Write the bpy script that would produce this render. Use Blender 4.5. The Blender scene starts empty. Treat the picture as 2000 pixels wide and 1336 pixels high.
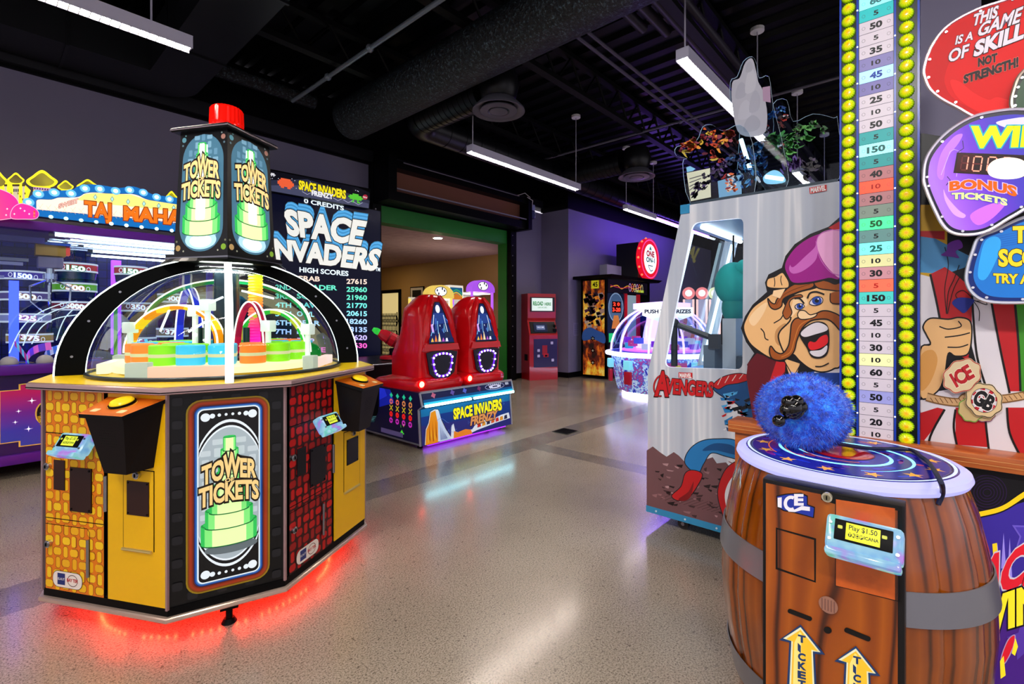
import bpy, bmesh, math, random
from mathutils import Vector, Matrix
random.seed(7)
R = math.radians
PI = math.pi

# ---------------------------------------------------------------- camera, world, exposure
FPX, CXP, HYP, CH = 939.0, 1000.0, 622.0, 1.35
FW = Vector((.7453, .6667, 0)).normalized()
RT = Vector((FW.y, -FW.x, 0))
UP = Vector((0, 0, 1))
CAM = Vector((0, 0, CH))
sc = bpy.context.scene
cd = bpy.data.cameras.new('camera')
cam = bpy.data.objects.new('camera', cd)
sc.collection.objects.link(cam)
cam.location = CAM
cam.rotation_euler = (R(90), 0, math.atan2(FW.y, FW.x) - R(90))
cd.sensor_width = 36
cd.lens = FPX / 2000 * 36
cd.shift_y = -(668 - HYP) / 2000
cd.clip_start = .05
cd.clip_end = 100
sc.camera = cam
w = bpy.data.worlds.new('world')
sc.world = w
w.use_nodes = True
w.node_tree.nodes['Background'].inputs[0].default_value = (.66, .62, .70, 1)
w.node_tree.nodes['Background'].inputs[1].default_value = 1.35
sc.view_settings.view_transform = 'Standard'
sc.view_settings.look = 'None'
sc.view_settings.gamma = 1
sc.view_settings.use_curve_mapping = False
sc.view_settings.exposure = 0.0
LAMP = 1.7          # strength of the pendant lamps


# ---------------------------------------------------------------- points of the room from picture points
def ray(px, py):
    return RT * ((px - CXP) / FPX) + FW + UP * ((HYP - py) / FPX)


def hit(px, py, P, N):
    d = ray(px, py)
    return CAM + d * ((Vector(P) - CAM).dot(N) / d.dot(N))


XN, YN, ZN = Vector((-1, 0, 0)), Vector((0, -1, 0)), Vector((0, 0, 1))


def onX(px, py, X): return hit(px, py, (X, 0, 0), XN)


def onY(px, py, Y): return hit(px, py, (0, Y, 0), YN)


def onZ(px, py, Z): return hit(px, py, (0, 0, Z), ZN)


def onD(px, py, D): return CAM + ray(px, py) * D


# ---------------------------------------------------------------- materials
def lin(c): return c / 12.92 if c <= .04045 else ((c + .055) / 1.055) ** 2.4


def hx(s):
    s = s.lstrip('#')
    return tuple(lin(int(s[i:i + 2], 16) / 255) for i in (0, 2, 4)) + (1,)


_mc = {}


def C(hexc, r=.45, e=0, m=0, eh=None, coat=0, spec=.3):
    """plain painted surface; e = how strongly it is lit from behind"""
    k = (hexc, r, e, m, eh, coat, spec)
    if k in _mc: return _mc[k]
    mt = bpy.data.materials.new(('glow_' if e else 'paint_') + hexc.strip('#'))
    mt.use_nodes = True
    b = mt.node_tree.nodes['Principled BSDF']
    bc = hx(hexc)
    if e >= .5:     # lit from behind: a dark translucent sheet that gives its own light
        bc = tuple(v * .3 for v in bc[:3]) + (1,)
        spec = min(spec, .15)
    b.inputs['Base Color'].default_value = bc
    b.inputs['Roughness'].default_value = r
    b.inputs['Metallic'].default_value = m
    b.inputs['Specular IOR Level'].default_value = spec
    b.inputs['Coat Weight'].default_value = coat
    b.inputs['Coat Roughness'].default_value = .06
    if e:
        b.inputs['Emission Color'].default_value = hx(eh or hexc)
        b.inputs['Emission Strength'].default_value = e
        if e < 1.6: mt.cycles.emission_sampling = 'NONE'
    _mc[k] = mt
    return mt


def nodes(name):
    mt = bpy.data.materials.new(name)
    mt.use_nodes = True
    nt = mt.node_tree
    return mt, nt, nt.nodes['Principled BSDF']


def ramp(nt, fac, stops, interp='LINEAR'):
    n = nt.nodes.new('ShaderNodeValToRGB')
    cr = n.color_ramp
    cr.interpolation = interp
    while len(cr.elements) > 1: cr.elements.remove(cr.elements[-1])
    cr.elements[0].position = stops[0][0]
    cr.elements[0].color = hx(stops[0][1])
    for p, h in stops[1:]:
        cr.elements.new(p).color = hx(h)
    nt.links.new(fac, n.inputs[0])
    return n.outputs[0]


def noise(nt, scale, detail=3, vec=None, rough=.5):
    n = nt.nodes.new('ShaderNodeTexNoise')
    n.inputs['Scale'].default_value = scale
    n.inputs['Detail'].default_value = detail
    n.inputs['Roughness'].default_value = rough
    if vec is not None: nt.links.new(vec, n.inputs['Vector'])
    return n


def mixc(nt, fac, a, b, blend='MIX'):
    n = nt.nodes.new('ShaderNodeMix')
    n.data_type = 'RGBA'
    n.blend_type = blend
    for s, v in ((n.inputs[0], fac), (n.inputs[6], a), (n.inputs[7], b)):
        if hasattr(v, 'is_linked'): nt.links.new(v, s)
        else: s.default_value = v
    return n.outputs[2]


def math_(nt, op, a, b=None, c=None):
    n = nt.nodes.new('ShaderNodeMath')
    n.operation = op
    for i, v in enumerate((a, b, c)):
        if v is None: continue
        if hasattr(v, 'is_linked'): nt.links.new(v, n.inputs[i])
        else: n.inputs[i].default_value = v
    return n.outputs[0]


def geo_pos(nt):
    return nt.nodes.new('ShaderNodeNewGeometry').outputs['Position']


def obj_co(nt):
    return nt.nodes.new('ShaderNodeTexCoord').outputs['Object']


def sepxyz(nt, v):
    n = nt.nodes.new('ShaderNodeSeparateXYZ')
    nt.links.new(v, n.inputs[0])
    return n.outputs


def scalev(nt, v, s):
    n = nt.nodes.new('ShaderNodeMapping')
    n.inputs['Scale'].default_value = s
    nt.links.new(v, n.inputs[0])
    return n.outputs[0]


def bump(nt, b, h, strength=.3, dist=.01):
    n = nt.nodes.new('ShaderNodeBump')
    n.inputs['Strength'].default_value = strength
    n.inputs['Distance'].default_value = dist
    nt.links.new(h, n.inputs['Height'])
    nt.links.new(n.outputs[0], b.inputs['Normal'])


def glass_mat(name, tint='#ffffff', refl=.07, tintfac=1.0):
    mt = bpy.data.materials.new(name)
    mt.use_nodes = True
    nt = mt.node_tree
    nt.nodes.clear()
    out = nt.nodes.new('ShaderNodeOutputMaterial')
    tr = nt.nodes.new('ShaderNodeBsdfTransparent')
    tr.inputs[0].default_value = hx(tint)
    gl = nt.nodes.new('ShaderNodeBsdfGlossy')
    gl.inputs['Roughness'].default_value = .02
    fr = nt.nodes.new('ShaderNodeLayerWeight')
    fr.inputs[0].default_value = .25
    mx = nt.nodes.new('ShaderNodeMixShader')
    f = math_(nt, 'MULTIPLY_ADD', fr.outputs['Fresnel'], .22, refl * .4)
    nt.links.new(f, mx.inputs[0])
    nt.links.new(tr.outputs[0], mx.inputs[1])
    nt.links.new(gl.outputs[0], mx.inputs[2])
    nt.links.new(mx.outputs[0], out.inputs[0])
    return mt


GLASS = glass_mat('clear_glass', '#f4fbff', .03)
ACRYL = glass_mat('clear_acrylic', '#e4eef4', .03)
BLACK = C('#050506', .45, spec=.08)
SATIN = C('#0a0a0c', .35, spec=.15)
CHROME = C('#c8c8d0', .18, m=1)
STEEL = C('#8f9096', .35, m=1)
WHITE = C('#f2f2f2', .4)


# ---------------------------------------------------------------- objects
COL = sc.collection.objects


def tag(o, label=None, cat=None, group=None, kind=None):
    if label: o['label'] = label
    if cat: o['category'] = cat
    if group: o['group'] = group
    if kind: o['kind'] = kind
    return o


def thing(name, label, cat, loc=(0, 0, 0), rotz=0, group=None):
    o = bpy.data.objects.new(name, None)
    COL.link(o)
    o.location = loc
    o.rotation_euler = (0, 0, rotz)
    o.empty_display_size = .1
    return tag(o, label, cat, group)


def world_m(o):
    m = Matrix.Translation(o.location) @ o.rotation_euler.to_matrix().to_4x4()
    return world_m(o.parent) @ m if o.parent else m


def copy_tree(o, parent=None):
    c = o.copy()
    COL.link(c)
    c.parent = parent
    for ch in list(o.children): copy_tree(ch, c)
    return c


class MB:
    """collects shapes; build() links them as one mesh object"""

    def __init__(s):
        s.bm = bmesh.new()
        s.mats = []

    def mi(s, m):
        if m not in s.mats: s.mats.append(m)
        return s.mats.index(m)

    def face(s, pts, m, N=None):
        vs = [s.bm.verts.new(p) for p in pts]
        try: f = s.bm.faces.new(vs)
        except ValueError: return None
        f.material_index = s.mi(m)
        if N is not None:
            f.normal_update()
            if f.normal.dot(N) < 0: f.normal_flip()
        return f

    def box(s, c, size, m, rot=None, bev=0, seg=2):
        M = Matrix.Translation(c)
        if rot is not None: M = M @ (rot if isinstance(rot, Matrix) else Matrix.Rotation(rot, 4, 'Z'))
        M = M @ Matrix.Diagonal((size[0], size[1], size[2], 1))
        r = bmesh.ops.create_cube(s.bm, size=1, matrix=M)
        vs = r['verts']
        fs = set(f for v in vs for f in v.link_faces)
        i = s.mi(m)
        for f in fs: f.material_index = i
        if bev:
            es = list(set(e for v in vs for e in v.link_edges))
            rr = bmesh.ops.bevel(s.bm, geom=es, offset=bev, segments=seg, affect='EDGES', profile=.6)
            for f in rr['faces']: f.material_index = i
        return s

    def bb(s, a, b, m, bev=0):
        a, b = Vector(a), Vector(b)
        d = b - a
        return s.box((a + b) / 2, (abs(d.x), abs(d.y), abs(d.z)), m, bev=bev)

    def loft(s, rings, m, cap=True, closed=True, mcap=None):
        """rings of equal length, skinned in order"""
        vr = [[s.bm.verts.new(p) for p in r] for r in rings]
        i = s.mi(m)
        n = len(vr[0])
        for a, b in zip(vr, vr[1:]):
            for k in range(n if closed else n - 1):
                try:
                    f = s.bm.faces.new((a[k], a[(k + 1) % n], b[(k + 1) % n], b[k]))
                    f.material_index = i
                except ValueError: pass
        if cap:
            j = s.mi(mcap or m)
            for r, rev in ((vr[0], True), (vr[-1], False)):
                try:
                    f = s.bm.faces.new(r[::-1] if rev else r)
                    f.material_index = j
                except ValueError: pass
        return vr

    def prism(s, pts, vec, m, mside=None):
        """pts: polygon in space, extruded by vec"""
        vec = Vector(vec)
        a = [Vector(p) for p in pts]
        s.loft([a, [p + vec for p in a]], mside or m, mcap=m)
        return s

    def cyl(s, p0, p1, r0, m, r1=None, n=24, cap=True, mcap=None):
        p0, p1 = Vector(p0), Vector(p1)
        r1 = r0 if r1 is None else r1
        d = (p1 - p0).normalized()
        a = d.orthogonal().normalized()
        b = d.cross(a)
        ring = lambda p, r: [p + (a * math.cos(2 * PI * k / n) + b * math.sin(2 * PI * k / n)) * r for k in range(n)]
        s.loft([ring(p0, r0), ring(p1, r1)], m, cap, mcap=mcap)
        return s

    def tube(s, pts, r, m, n=8, closed=False):
        pts = [Vector(p) for p in pts]
        L = len(pts)
        rings = []
        prev = None
        for k, p in enumerate(pts):
            if closed: t = pts[(k + 1) % L] - pts[k - 1]
            else: t = pts[min(k + 1, L - 1)] - pts[max(k - 1, 0)]
            t.normalize()
            if prev is None: a = t.orthogonal().normalized()
            else:
                a = prev - t * prev.dot(t)
                a.normalize()
            prev = a
            b = t.cross(a)
            rr = r[k] if isinstance(r, (list, tuple)) else r
            rings.append([p + (a * math.cos(2 * PI * j / n) + b * math.sin(2 * PI * j / n)) * rr for j in range(n)])
        if closed: rings.append(rings[0])
        s.loft(rings, m, cap=not closed)
        return s

    def lathe(s, prof, m, n=32, c=(0, 0, 0), M=None, cap=False):
        M = M or Matrix.Translation(c)
        rings = [[M @ Vector((r * math.cos(2 * PI * k / n), r * math.sin(2 * PI * k / n), z)) for k in range(n)] for r, z in prof]
        s.loft(rings, m, cap)
        return s

    def ball(s, c, r, m, n=12, sc=(1, 1, 1)):
        M = Matrix.Translation(c) @ Matrix.Diagonal((sc[0], sc[1], sc[2], 1))
        rr = bmesh.ops.create_uvsphere(s.bm, u_segments=n * 2 if n > 8 else n, v_segments=n, radius=r, matrix=M)
        i = s.mi(m)
        for f in set(f for v in rr['verts'] for f in v.link_faces): f.material_index = i
        return s

    def build(s, name, parent=None, world=True, smooth=35, loc=None, label=None, xf=None, weld=True):
        bm = s.bm
        if weld: bmesh.ops.remove_doubles(bm, verts=bm.verts, dist=1e-5)
        if xf is not None: bm.transform(xf)
        if parent is not None and world: bm.transform(world_m(parent).inverted())
        if loc is not None and world: bm.transform(Matrix.Translation(-Vector(loc)))
        if s.fixn: bmesh.ops.recalc_face_normals(bm, faces=bm.faces)
        me = bpy.data.meshes.new(name)
        bm.to_mesh(me)
        bm.free()
        for m in s.mats: me.materials.append(m)
        if smooth:
            me.shade_smooth()
            me.set_sharp_from_angle(angle=R(smooth))
        o = bpy.data.objects.new(name, me)
        COL.link(o)
        if parent is not None: o.parent = parent
        if loc is not None: o.location = loc
        if label: o['label'] = label
        return o

    fixn = True


def struct(name, mb, smooth=0):
    return tag(mb.build(name, smooth=smooth), kind='structure')


def solo(name, mb, label, cat, loc, group=None, smooth=35):
    return tag(mb.build(name, loc=loc, smooth=smooth), label, cat, group)


# ---------------------------------------------------------------- flat printed artwork and lettering
def spl(pts, n=6, closed=True):
    """a smooth curve through points"""
    P = [Vector((p[0], p[1])) for p in pts]
    L = len(P)
    out = []
    for k in range(L if closed else L - 1):
        if closed: a, b, c, d = P[k - 1], P[k], P[(k + 1) % L], P[(k + 2) % L]
        else: a, b, c, d = P[max(k - 1, 0)], P[k], P[k + 1], P[min(k + 2, L - 1)]
        for j in range(n):
            t = j / n
            out.append(.5 * ((2 * b) + (c - a) * t + (2 * a - 5 * b + 4 * c - d) * t * t + (3 * b - a - 3 * c + d) * t ** 3))
    if not closed: out.append(P[-1])
    return [(v.x, v.y) for v in out]


def ellp(cx, cy, rx, ry, rot=0, n=28, a0=0, a1=360):
    o = []
    full = abs(a1 - a0) >= 360
    for k in range(n if full else n + 1):
        a = R(a0 + (a1 - a0) * k / n)
        x, y = rx * math.cos(a), ry * math.sin(a)
        c, s_ = math.cos(R(rot)), math.sin(R(rot))
        o.append((cx + x * c - y * s_, cy + x * s_ + y * c))
    return o


def rrect(x0, y0, x1, y1, r, n=5):
    o = []
    for cx, cy, a in ((x1 - r, y1 - r, 0), (x0 + r, y1 - r, 90), (x0 + r, y0 + r, 180), (x1 - r, y0 + r, 270)):
        for k in range(n + 1):
            t = R(a + 90 * k / n)
            o.append((cx + r * math.cos(t), cy + r * math.sin(t)))
    return o


def star(cx, cy, r, k=5, inner=.42, rot=-90, sy=1):
    o = []
    for i in range(2 * k):
        a = R(rot + 180 * i / k)
        q = r if i % 2 == 0 else r * inner
        o.append((cx + q * math.cos(a), cy + q * math.sin(a) * sy))
    return o


_tc = {}


def glyphs(txt, bold=0.0):
    k = (txt, bold)
    if k in _tc: return _tc[k]
    cu = bpy.data.curves.new('lettering', 'FONT')
    cu.body = txt
    cu.size = 1
    cu.offset = bold
    cu.resolution_u = 3
    cu.fill_mode = 'BOTH'
    o = bpy.data.objects.new('lettering', cu)
    COL.link(o)
    dg = bpy.context.evaluated_depsgraph_get()
    me = o.evaluated_get(dg).to_mesh()
    vs = [(v.co.x, v.co.y) for v in me.vertices]
    fs = [tuple(p.vertices) for p in me.polygons]
    o.evaluated_get(dg).to_mesh_clear()
    bpy.data.objects.remove(o)
    bpy.data.curves.remove(cu)
    _tc[k] = (vs, fs)
    return _tc[k]


CAPH = max(v[1] for v in glyphs('H')[0])


class Art(MB):
    """layers of flat colour on a plane; coordinates go through mp(u, v) -> point"""
    fixn = False

    def __init__(s, P=None, N=None, mp=None, lift=.00015):
        MB.__init__(s)
        s.N = Vector(N).normalized()
        s.P = P
        s.lift = lift
        s.k = 1
        s.mp = mp or (lambda x, y: hit(x, y, s.P, s.N))

    def pt(s, u, v): return s.mp(u, v) + s.N * (s.lift * s.k)

    def fill(s, pts, m, sm=0, layer=True):
        if sm: pts = spl(pts, sm)
        s.face([s.pt(*p) for p in pts], m, s.N)
        if layer: s.k += 1
        return s

    def stroke(s, pts, wd, m, closed=False, sm=0, layer=True, taper=False):
        if sm: pts = spl(pts, sm, closed)
        P = [Vector(p) for p in pts]
        L = len(P)
        a, b = [], []
        for k in range(L):
            if closed: t = P[(k + 1) % L] - P[k - 1]
            else: t = P[min(k + 1, L - 1)] - P[max(k - 1, 0)]
            if t.length < 1e-9: t = Vector((1, 0))
            t.normalize()
            n = Vector((-t.y, t.x))
            ww = wd
            if taper: ww = wd * max(.12, math.sin(PI * k / (L - 1)))
            a.append(P[k] + n * ww / 2)
            b.append(P[k] - n * ww / 2)
        for k in range(L if closed else L - 1):
            j = (k + 1) % L
            s.face([s.pt(*q) for q in (a[k], a[j], b[j], b[k])], m, s.N)
        if layer: s.k += 1
        return s

    def blob(s, pts, m, wd, mo, sm=6):
        """filled shape with an outline"""
        q = spl(pts, sm) if sm else pts
        s.fill(q, m)
        s.stroke(q, wd, mo, closed=True)
        return s

    def text(s, txt, bl, br, h, m, bold=.012, hr=None, arch=0, ol=None, olb=.05, slant=0, tl=None, tr=None, wave=None, olm=0):
        """letters between two base-line ends; h = cap height at the start, hr = at the end"""
        bl, br = Vector(bl), Vector(br)
        up = Vector((0, -1)) if s.flip else Vector((0, 1))
        tl = Vector(tl) if tl else bl + up * h
        tr = Vector(tr) if tr else br + up * (h if hr is None else hr)
        base = glyphs(txt, 0)[0]
        if not base: return s
        x0 = min(v[0] for v in base)
        x1 = max(v[0] for v in base)
        for mm, bo in ((ol, olb), (m, bold)):
            if mm is None: continue
            vs, fs = glyphs(txt, bo)
            q = []
            for x, y in vs:
                u, v = (x - x0) / (x1 - x0), y / CAPH
                u += slant * v
                p = bl.lerp(br, u).lerp(tl.lerp(tr, u), v) if False else (bl * (1 - u) + br * u) * (1 - v) + (tl * (1 - u) + tr * u) * v
                p = p + up * (arch * (1 - (2 * u - 1) ** 2))
                if wave: p = p + up * wave(u, v)
                q.append(s.bm.verts.new(s.pt(p.x, p.y)))
            i = s.mi(mm)
            for f in fs:
                try:
                    ff = s.bm.faces.new([q[j] for j in f])
                    ff.material_index = i
                    ff.normal_update()
                    if ff.normal.dot(s.N) < 0: ff.normal_flip()
                except ValueError: pass
            s.k += 1
        return s

    flip = True     # picture rows grow downwards

    def build(s, name, parent=None, **kw):
        kw.setdefault('smooth', 0)
        kw.setdefault('weld', False)
        return MB.build(s, name, parent, **kw)


def plane_art(origin, U, V, lift=.00015):
    """artwork laid out in metres on a plane"""
    O, U, V = Vector(origin), Vector(U), Vector(V)
    a = Art(N=U.cross(V), mp=lambda x, y: O + U * x + V * y, lift=lift)
    a.flip = False
    return a


def bulbs_on(mb, pts, r, m, N, h=.5):
    for p in pts:
        mb.ball(Vector(p), r, m, 6)

# ================================================================ THE SETTING
def m_floor():
    mt, nt, b = nodes('polished_concrete')
    p = geo_pos(nt)
    x, y, z = sepxyz(nt, p)
    big = noise(nt, .9, 4, p).outputs[0]
    base = ramp(nt, big, [(.3, '#958b7e'), (.5, '#a59a8d'), (.7, '#b2a89c')])
    band = ramp(nt, noise(nt, 3, 3, p).outputs[0], [(.35, '#6f6a66'), (.65, '#827c77')])
    wob = math_(nt, 'MULTIPLY', math_(nt, 'SUBTRACT', noise(nt, 25, 2, p).outputs[0], .5), .03)
    yy = math_(nt, 'ADD', y, wob)
    xx = math_(nt, 'ADD', x, wob)
    a = math_(nt, 'COMPARE', yy, 3.335, .165)
    bb = math_(nt, 'MULTIPLY', math_(nt, 'COMPARE', xx, 3.97, .11), math_(nt, 'LESS_THAN', y, 3.3))
    f = math_(nt, 'MULTIPLY', math_(nt, 'MAXIMUM', a, bb), .85)
    c = mixc(nt, f, base, band)
    far = math_(nt, 'MULTIPLY', math_(nt, 'GREATER_THAN', yy, 3.87), .35)
    c = mixc(nt, far, c, hx('#948672'))
    sp = ramp(nt, noise(nt, 135, 3, p, .8).outputs[0], [(.36, '#221e1a'), (.46, '#cec9c0'), (.58, '#ffffff')])
    c = mixc(nt, .8, c, sp, 'MULTIPLY')
    sp2 = ramp(nt, noise(nt, 42, 2, p, .6).outputs[0], [(.30, '#6a6258'), (.36, '#ffffff')])
    c = mixc(nt, .6, c, sp2, 'MULTIPLY')
    nt.links.new(c, b.inputs['Base Color'])
    b.inputs['Roughness'].default_value = .26
    b.inputs['Specular IOR Level'].default_value = .6
    b.inputs['Coat Weight'].default_value = .4
    b.inputs['Coat Roughness'].default_value = .13
    bump(nt, b, noise(nt, 60, 2, p).outputs[0], .05, .004)
    return mt


def m_wall(name, a, b_, r=.6):
    mt, nt, b = nodes(name)
    p = geo_pos(nt)
    nt.links.new(ramp(nt, noise(nt, .8, 3, p).outputs[0], [(.3, a), (.7, b_)]), b.inputs['Base Color'])
    b.inputs['Roughness'].default_value = r
    bump(nt, b, noise(nt, 90, 2, p).outputs[0], .06, .004)
    return mt


WALLP = m_wall('lavender_grey_paint', '#6f6b84', '#77728a')
TAN = m_wall('tan_paint', '#b08a4c', '#b8935a')
GREEN = m_wall('green_paint', '#076a16', '#087219')
CEILB = C('#040405', .55, spec=.2)
DECK = C('#08090c', .36, spec=.15)
mb = MB(); mb.bb((-7, -7, -.1), (19, 7.1, 0), m_floor()); struct('floor', mb)
MF2 = C('#5b5148', .35)
mb = MB(); mb.bb((-1, 7.1, -.1), (9.1, 15, 0), MF2); struct('floor_back', mb)

# walls of the hall
mb = MB(); mb.bb((-7, 7.1, 0), (4.36, 7.3, 3.9), WALLP); struct('wall_left', mb)
mb = MB(); mb.bb((7.86, 7.1, 0), (8.98, 7.3, 3.84), WALLP); struct('wall_back', mb)
mb = MB(); mb.bb((8.98, 6.32, 0), (18, 7.3, 3.84), WALLP); struct('wall_right', mb)
mb = MB(); mb.bb((18, -7, 0), (18.2, 7.3, 4.9), C('#15141a', .7)); struct('wall_far', mb)
mb = MB(); mb.bb((3.9, -.17, 0), (4.4, .5, 4.75), WALLP); struct('wall_pillar', mb)
mb = MB(); mb.bb((-7, 7.05, 3.9), (4.36, 7.3, 4.76), BLACK); mb.bb((4.36, 7.05, 3.95), (18, 7.3, 4.76), BLACK)
mb.bb((8.9, 6.27, 3.84), (18, 7.05, 4.76), BLACK); mb.bb((-7, 6.98, 3.93), (18, 7.05, 4.1), C('#15151a', .5)); struct('trim_1', mb)
mb = MB(); mb.bb((-7, 7.085, 0), (4.36, 7.1, .12), BLACK); struct('baseboard_left', mb)
mb = MB(); mb.bb((7.96, 7.085, 0), (8.965, 7.1, .12), BLACK); mb.bb((8.965, 6.32, 0), (8.98, 7.1, .12), BLACK)
mb.bb((8.965, 6.305, 0), (18, 6.32, .12), BLACK); struct('baseboard_right', mb)

# roof deck: ribs run along Y
mb = MB()
prof, x = [], -6.0
while x < 18:
    prof += [(x, 4.80), (x + .06, 4.80), (x + .09, 4.74), (x + .21, 4.74), (x + .24, 4.80)]
    x += .30
mb.loft([[(px, -7, pz) for px, pz in prof], [(px, 7.3, pz) for px, pz in prof]], DECK, cap=False, closed=False)
mb.bb((-6, -7, 4.83), (18, 7.3, 4.86), BLACK)
MB.fixn = False
struct('ceiling', mb)
MB.fixn = True
for k, yy in enumerate((.2, 1.9, 3.55, 5.2)):
    mb = MB()
    for zz in (4.30, 4.70): mb.bb((-6, yy - .05, zz - .03), (18, yy + .05, zz + .03), CEILB)
    x = -6
    while x < 17.6:
        mb.tube([(x, yy, 4.31), (x + .3, yy, 4.69), (x + .6, yy, 4.31)], .018, CEILB, n=5)
        x += .6
    struct('trim_%d' % (k + 2), mb)

# archway: green header and jambs, dark steel guides
mb = MB()
mb.bb((4.36, 7.1, 3.27), (7.86, 7.34, 3.95), BLACK)
struct('trim_6', mb)
mb = MB(); mb.bb((4.55, 7.105, 2.99), (7.76, 7.36, 3.27), GREEN)
mb.bb((7.76, 7.105, 0), (7.86, 7.36, 3.27), GREEN); mb.bb((4.40, 7.105, 0), (4.55, 7.36, 3.27), GREEN); struct('trim_7', mb)
mb = MB(); mb.bb((7.775, 6.98, 0), (7.95, 7.1, 3.5), BLACK)
for k in range(14): mb.cyl((7.82, 6.98, .3 + k * .22), (7.82, 6.97, .3 + k * .22), .012, STEEL, n=8)
struct('trim_8', mb)
mb = MB(); mb.bb((4.37, 6.98, 0), (4.53, 7.1, 4.1), BLACK)
for k in range(16): mb.cyl((4.42, 6.98, .3 + k * .22), (4.42, 6.97, .3 + k * .22), .012, STEEL, n=8)
struct('trim_9', mb)

# room behind the arch
XW = 8.9
DY1, DY0 = onX(742, 600, XW).y, onX(781, 600, XW).y
DZ = onX(785, 568, XW).z
mb = MB(); mb.bb((8.9, 7.36, 0), (9.1, DY0, 3.0), TAN); mb.bb((8.9, DY0, DZ), (9.1, DY1, 3.0), TAN); mb.bb((8.9, DY1, 0), (9.1, 15, 3.0), TAN); struct('wall_tan', mb)
mb = MB(); mb.bb((-1, 15, 0), (9.1, 15.2, 3.0), TAN); struct('wall_tan_end', mb)
mb = MB(); mb.bb((-1.2, 7.36, 0), (-1, 15.2, 3.0), TAN); struct('wall_tan_side', mb)
mc, nt, b = nodes('ceiling_tile')
nt.links.new(ramp(nt, noise(nt, 6, 4, geo_pos(nt)).outputs[0], [(.3, '#b8958f'), (.7, '#caa8a2')]), b.inputs['Base Color'])
b.inputs['Roughness'].default_value = .8
mb = MB(); mb.bb((-1, 7.36, 2.99), (9.1, 15, 3.05), mc); struct('ceiling_back_room', mb)
mb = MB(); mb.bb((8.86, 7.4, 0), (8.9, DY0 - .07, 1.02), C('#1c1512', .5)); mb.bb((8.845, 7.4, 1.02), (8.9, DY0 - .07, 1.09), C('#2a1f18', .45)); struct('trim_10', mb)
mb = MB()
mb.bb((9.0, DY0, 0), (9.1, DY1, DZ), C('#e8cf8c', .5, e=.75))
mb.bb((8.86, DY0 - .08, 0), (8.96, DY0 + .03, DZ + .05), BLACK); mb.bb((8.86, DY1 - .03, 0), (8.96, DY1 + .08, DZ + .05), BLACK); mb.bb((8.86, DY0 - .08, DZ - .05), (8.96, DY1 + .08, DZ + .05), BLACK)
struct('door_1', mb)

# folding lattice gate across that door
g = thing('folding_gate', 'black folding lattice gate across the lit doorway of the tan room', 'gate', (8.83, DY0, 0))
mb = MB()
for k in range(13):
    y0 = DY0 + .06 + k * (DY1 - DY0 - .18) / 13
    for s in (1, -1):
        a, bq = (y0, .12), (y0 + .0725 * 3 * s, 1.5)
        n = 6
        for j in range(n):
            ya = y0 + s * .0725 * (j % 2) * 1
            yb = y0 + s * .0725 * ((j + 1) % 2)
            mb.tube([(8.83 + .006 * s, ya, .1 + j * .235), (8.83 + .006 * s, yb, .1 + (j + 1) * .235)], .009, BLACK, n=4)
mb.build('lattice', g)
mb = MB(); mb.tube([(8.83, DY0 + .05, 0), (8.83, DY0 + .05, 1.55)], .015, BLACK, n=6); mb.build('post', g)
mb = MB(); mb.tube([(8.83, DY1 - .05, 0), (8.83, DY1 - .05, 1.55)], .015, BLACK, n=6); mb.build('post', g)

PY1, PY0 = onX(803, 600, XW).y, onX(829, 600, XW).y
PZ1, PZ0 = onX(816, 560, XW).z, onX(816, 612, XW).z
g = thing('framed_picture', 'dark framed photograph with white mat on the tan wall', 'picture', (8.9, (PY0 + PY1) / 2, PZ0))
mb = MB(); mb.bb((8.865, PY0, PZ0), (8.9, PY1, PZ1), BLACK); mb.build('frame', g)
a = plane_art((8.864, PY1, PZ0), (0, -(PY1 - PY0), 0), (0, 0, PZ1 - PZ0), .0006)
a.N = Vector((-1, 0, 0))
a.fill([(.04, .04), (.96, .04), (.96, .96), (.04, .96)], C('#d9d4cc'))
a.fill([(.17, .13), (.83, .13), (.83, .87), (.17, .87)], C('#15171a'))
for k in range(9): a.fill([(.2 + k * .065, .16), (.23 + k * .065, .16), (.25 + k * .06, .4 + .35 * ((k * 7) % 5) / 5), (.22 + k * .065, .48)], C(['#3b3f42', '#565a5c', '#2b2e33'][k % 3]))
a.build('print', g)


# ---------------------------------------------------------------- pendant lamps
LOUV = C('#fff3df', .5, e=70 * LAMP, eh='#fff1e2')
FIX = C('#c9c6da', .45)


def pendant(x0, x1, y, label, cables, zb=3.5):
    t = thing('pendant_light', label, 'ceiling light', ((x0 + x1) / 2, y, zb), group='linear pendant lights')
    mb = MB()
    mb.bb((x0, y - .05, zb + .012), (x0 + .008, y + .05, zb + .10), FIX)
    mb.bb((x1 - .008, y - .05, zb + .012), (x1, y + .05, zb + .10), FIX)
    for s in (-1, 1): mb.bb((x0, y + s * .05 - .004, zb), (x1, y + s * .05 + .004, zb + .10), FIX)
    mb.bb((x0, y - .05, zb + .094), (x1, y + .05, zb + .10), FIX)
    mb.build('housing', t)
    mb = MB(); mb.bb((x0 + .01, y - .045, zb + .022), (x1 - .01, y + .045, zb + .028), LOUV); mb.build('diffuser', t)
    mb = MB()
    n = int((x1 - x0) / .055)
    for k in range(1, n): mb.bb((x0 + (x1 - x0) * k / n - .003, y - .046, zb), (x0 + (x1 - x0) * k / n + .003, y + .046, zb + .02), WHITE)
    mb.build('louver_grille', t)
    for cx in cables:
        mb = MB(); mb.tube([(cx, y, zb + .10), (cx, y, 4.72)], .007, C('#b9b6c6'), n=6); mb.build('cable', t)
        mb = MB(); mb.cyl((cx, y, 4.70), (cx, y, 4.74), .075, WHITE, n=20); mb.build('canopy', t)
    return t


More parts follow.
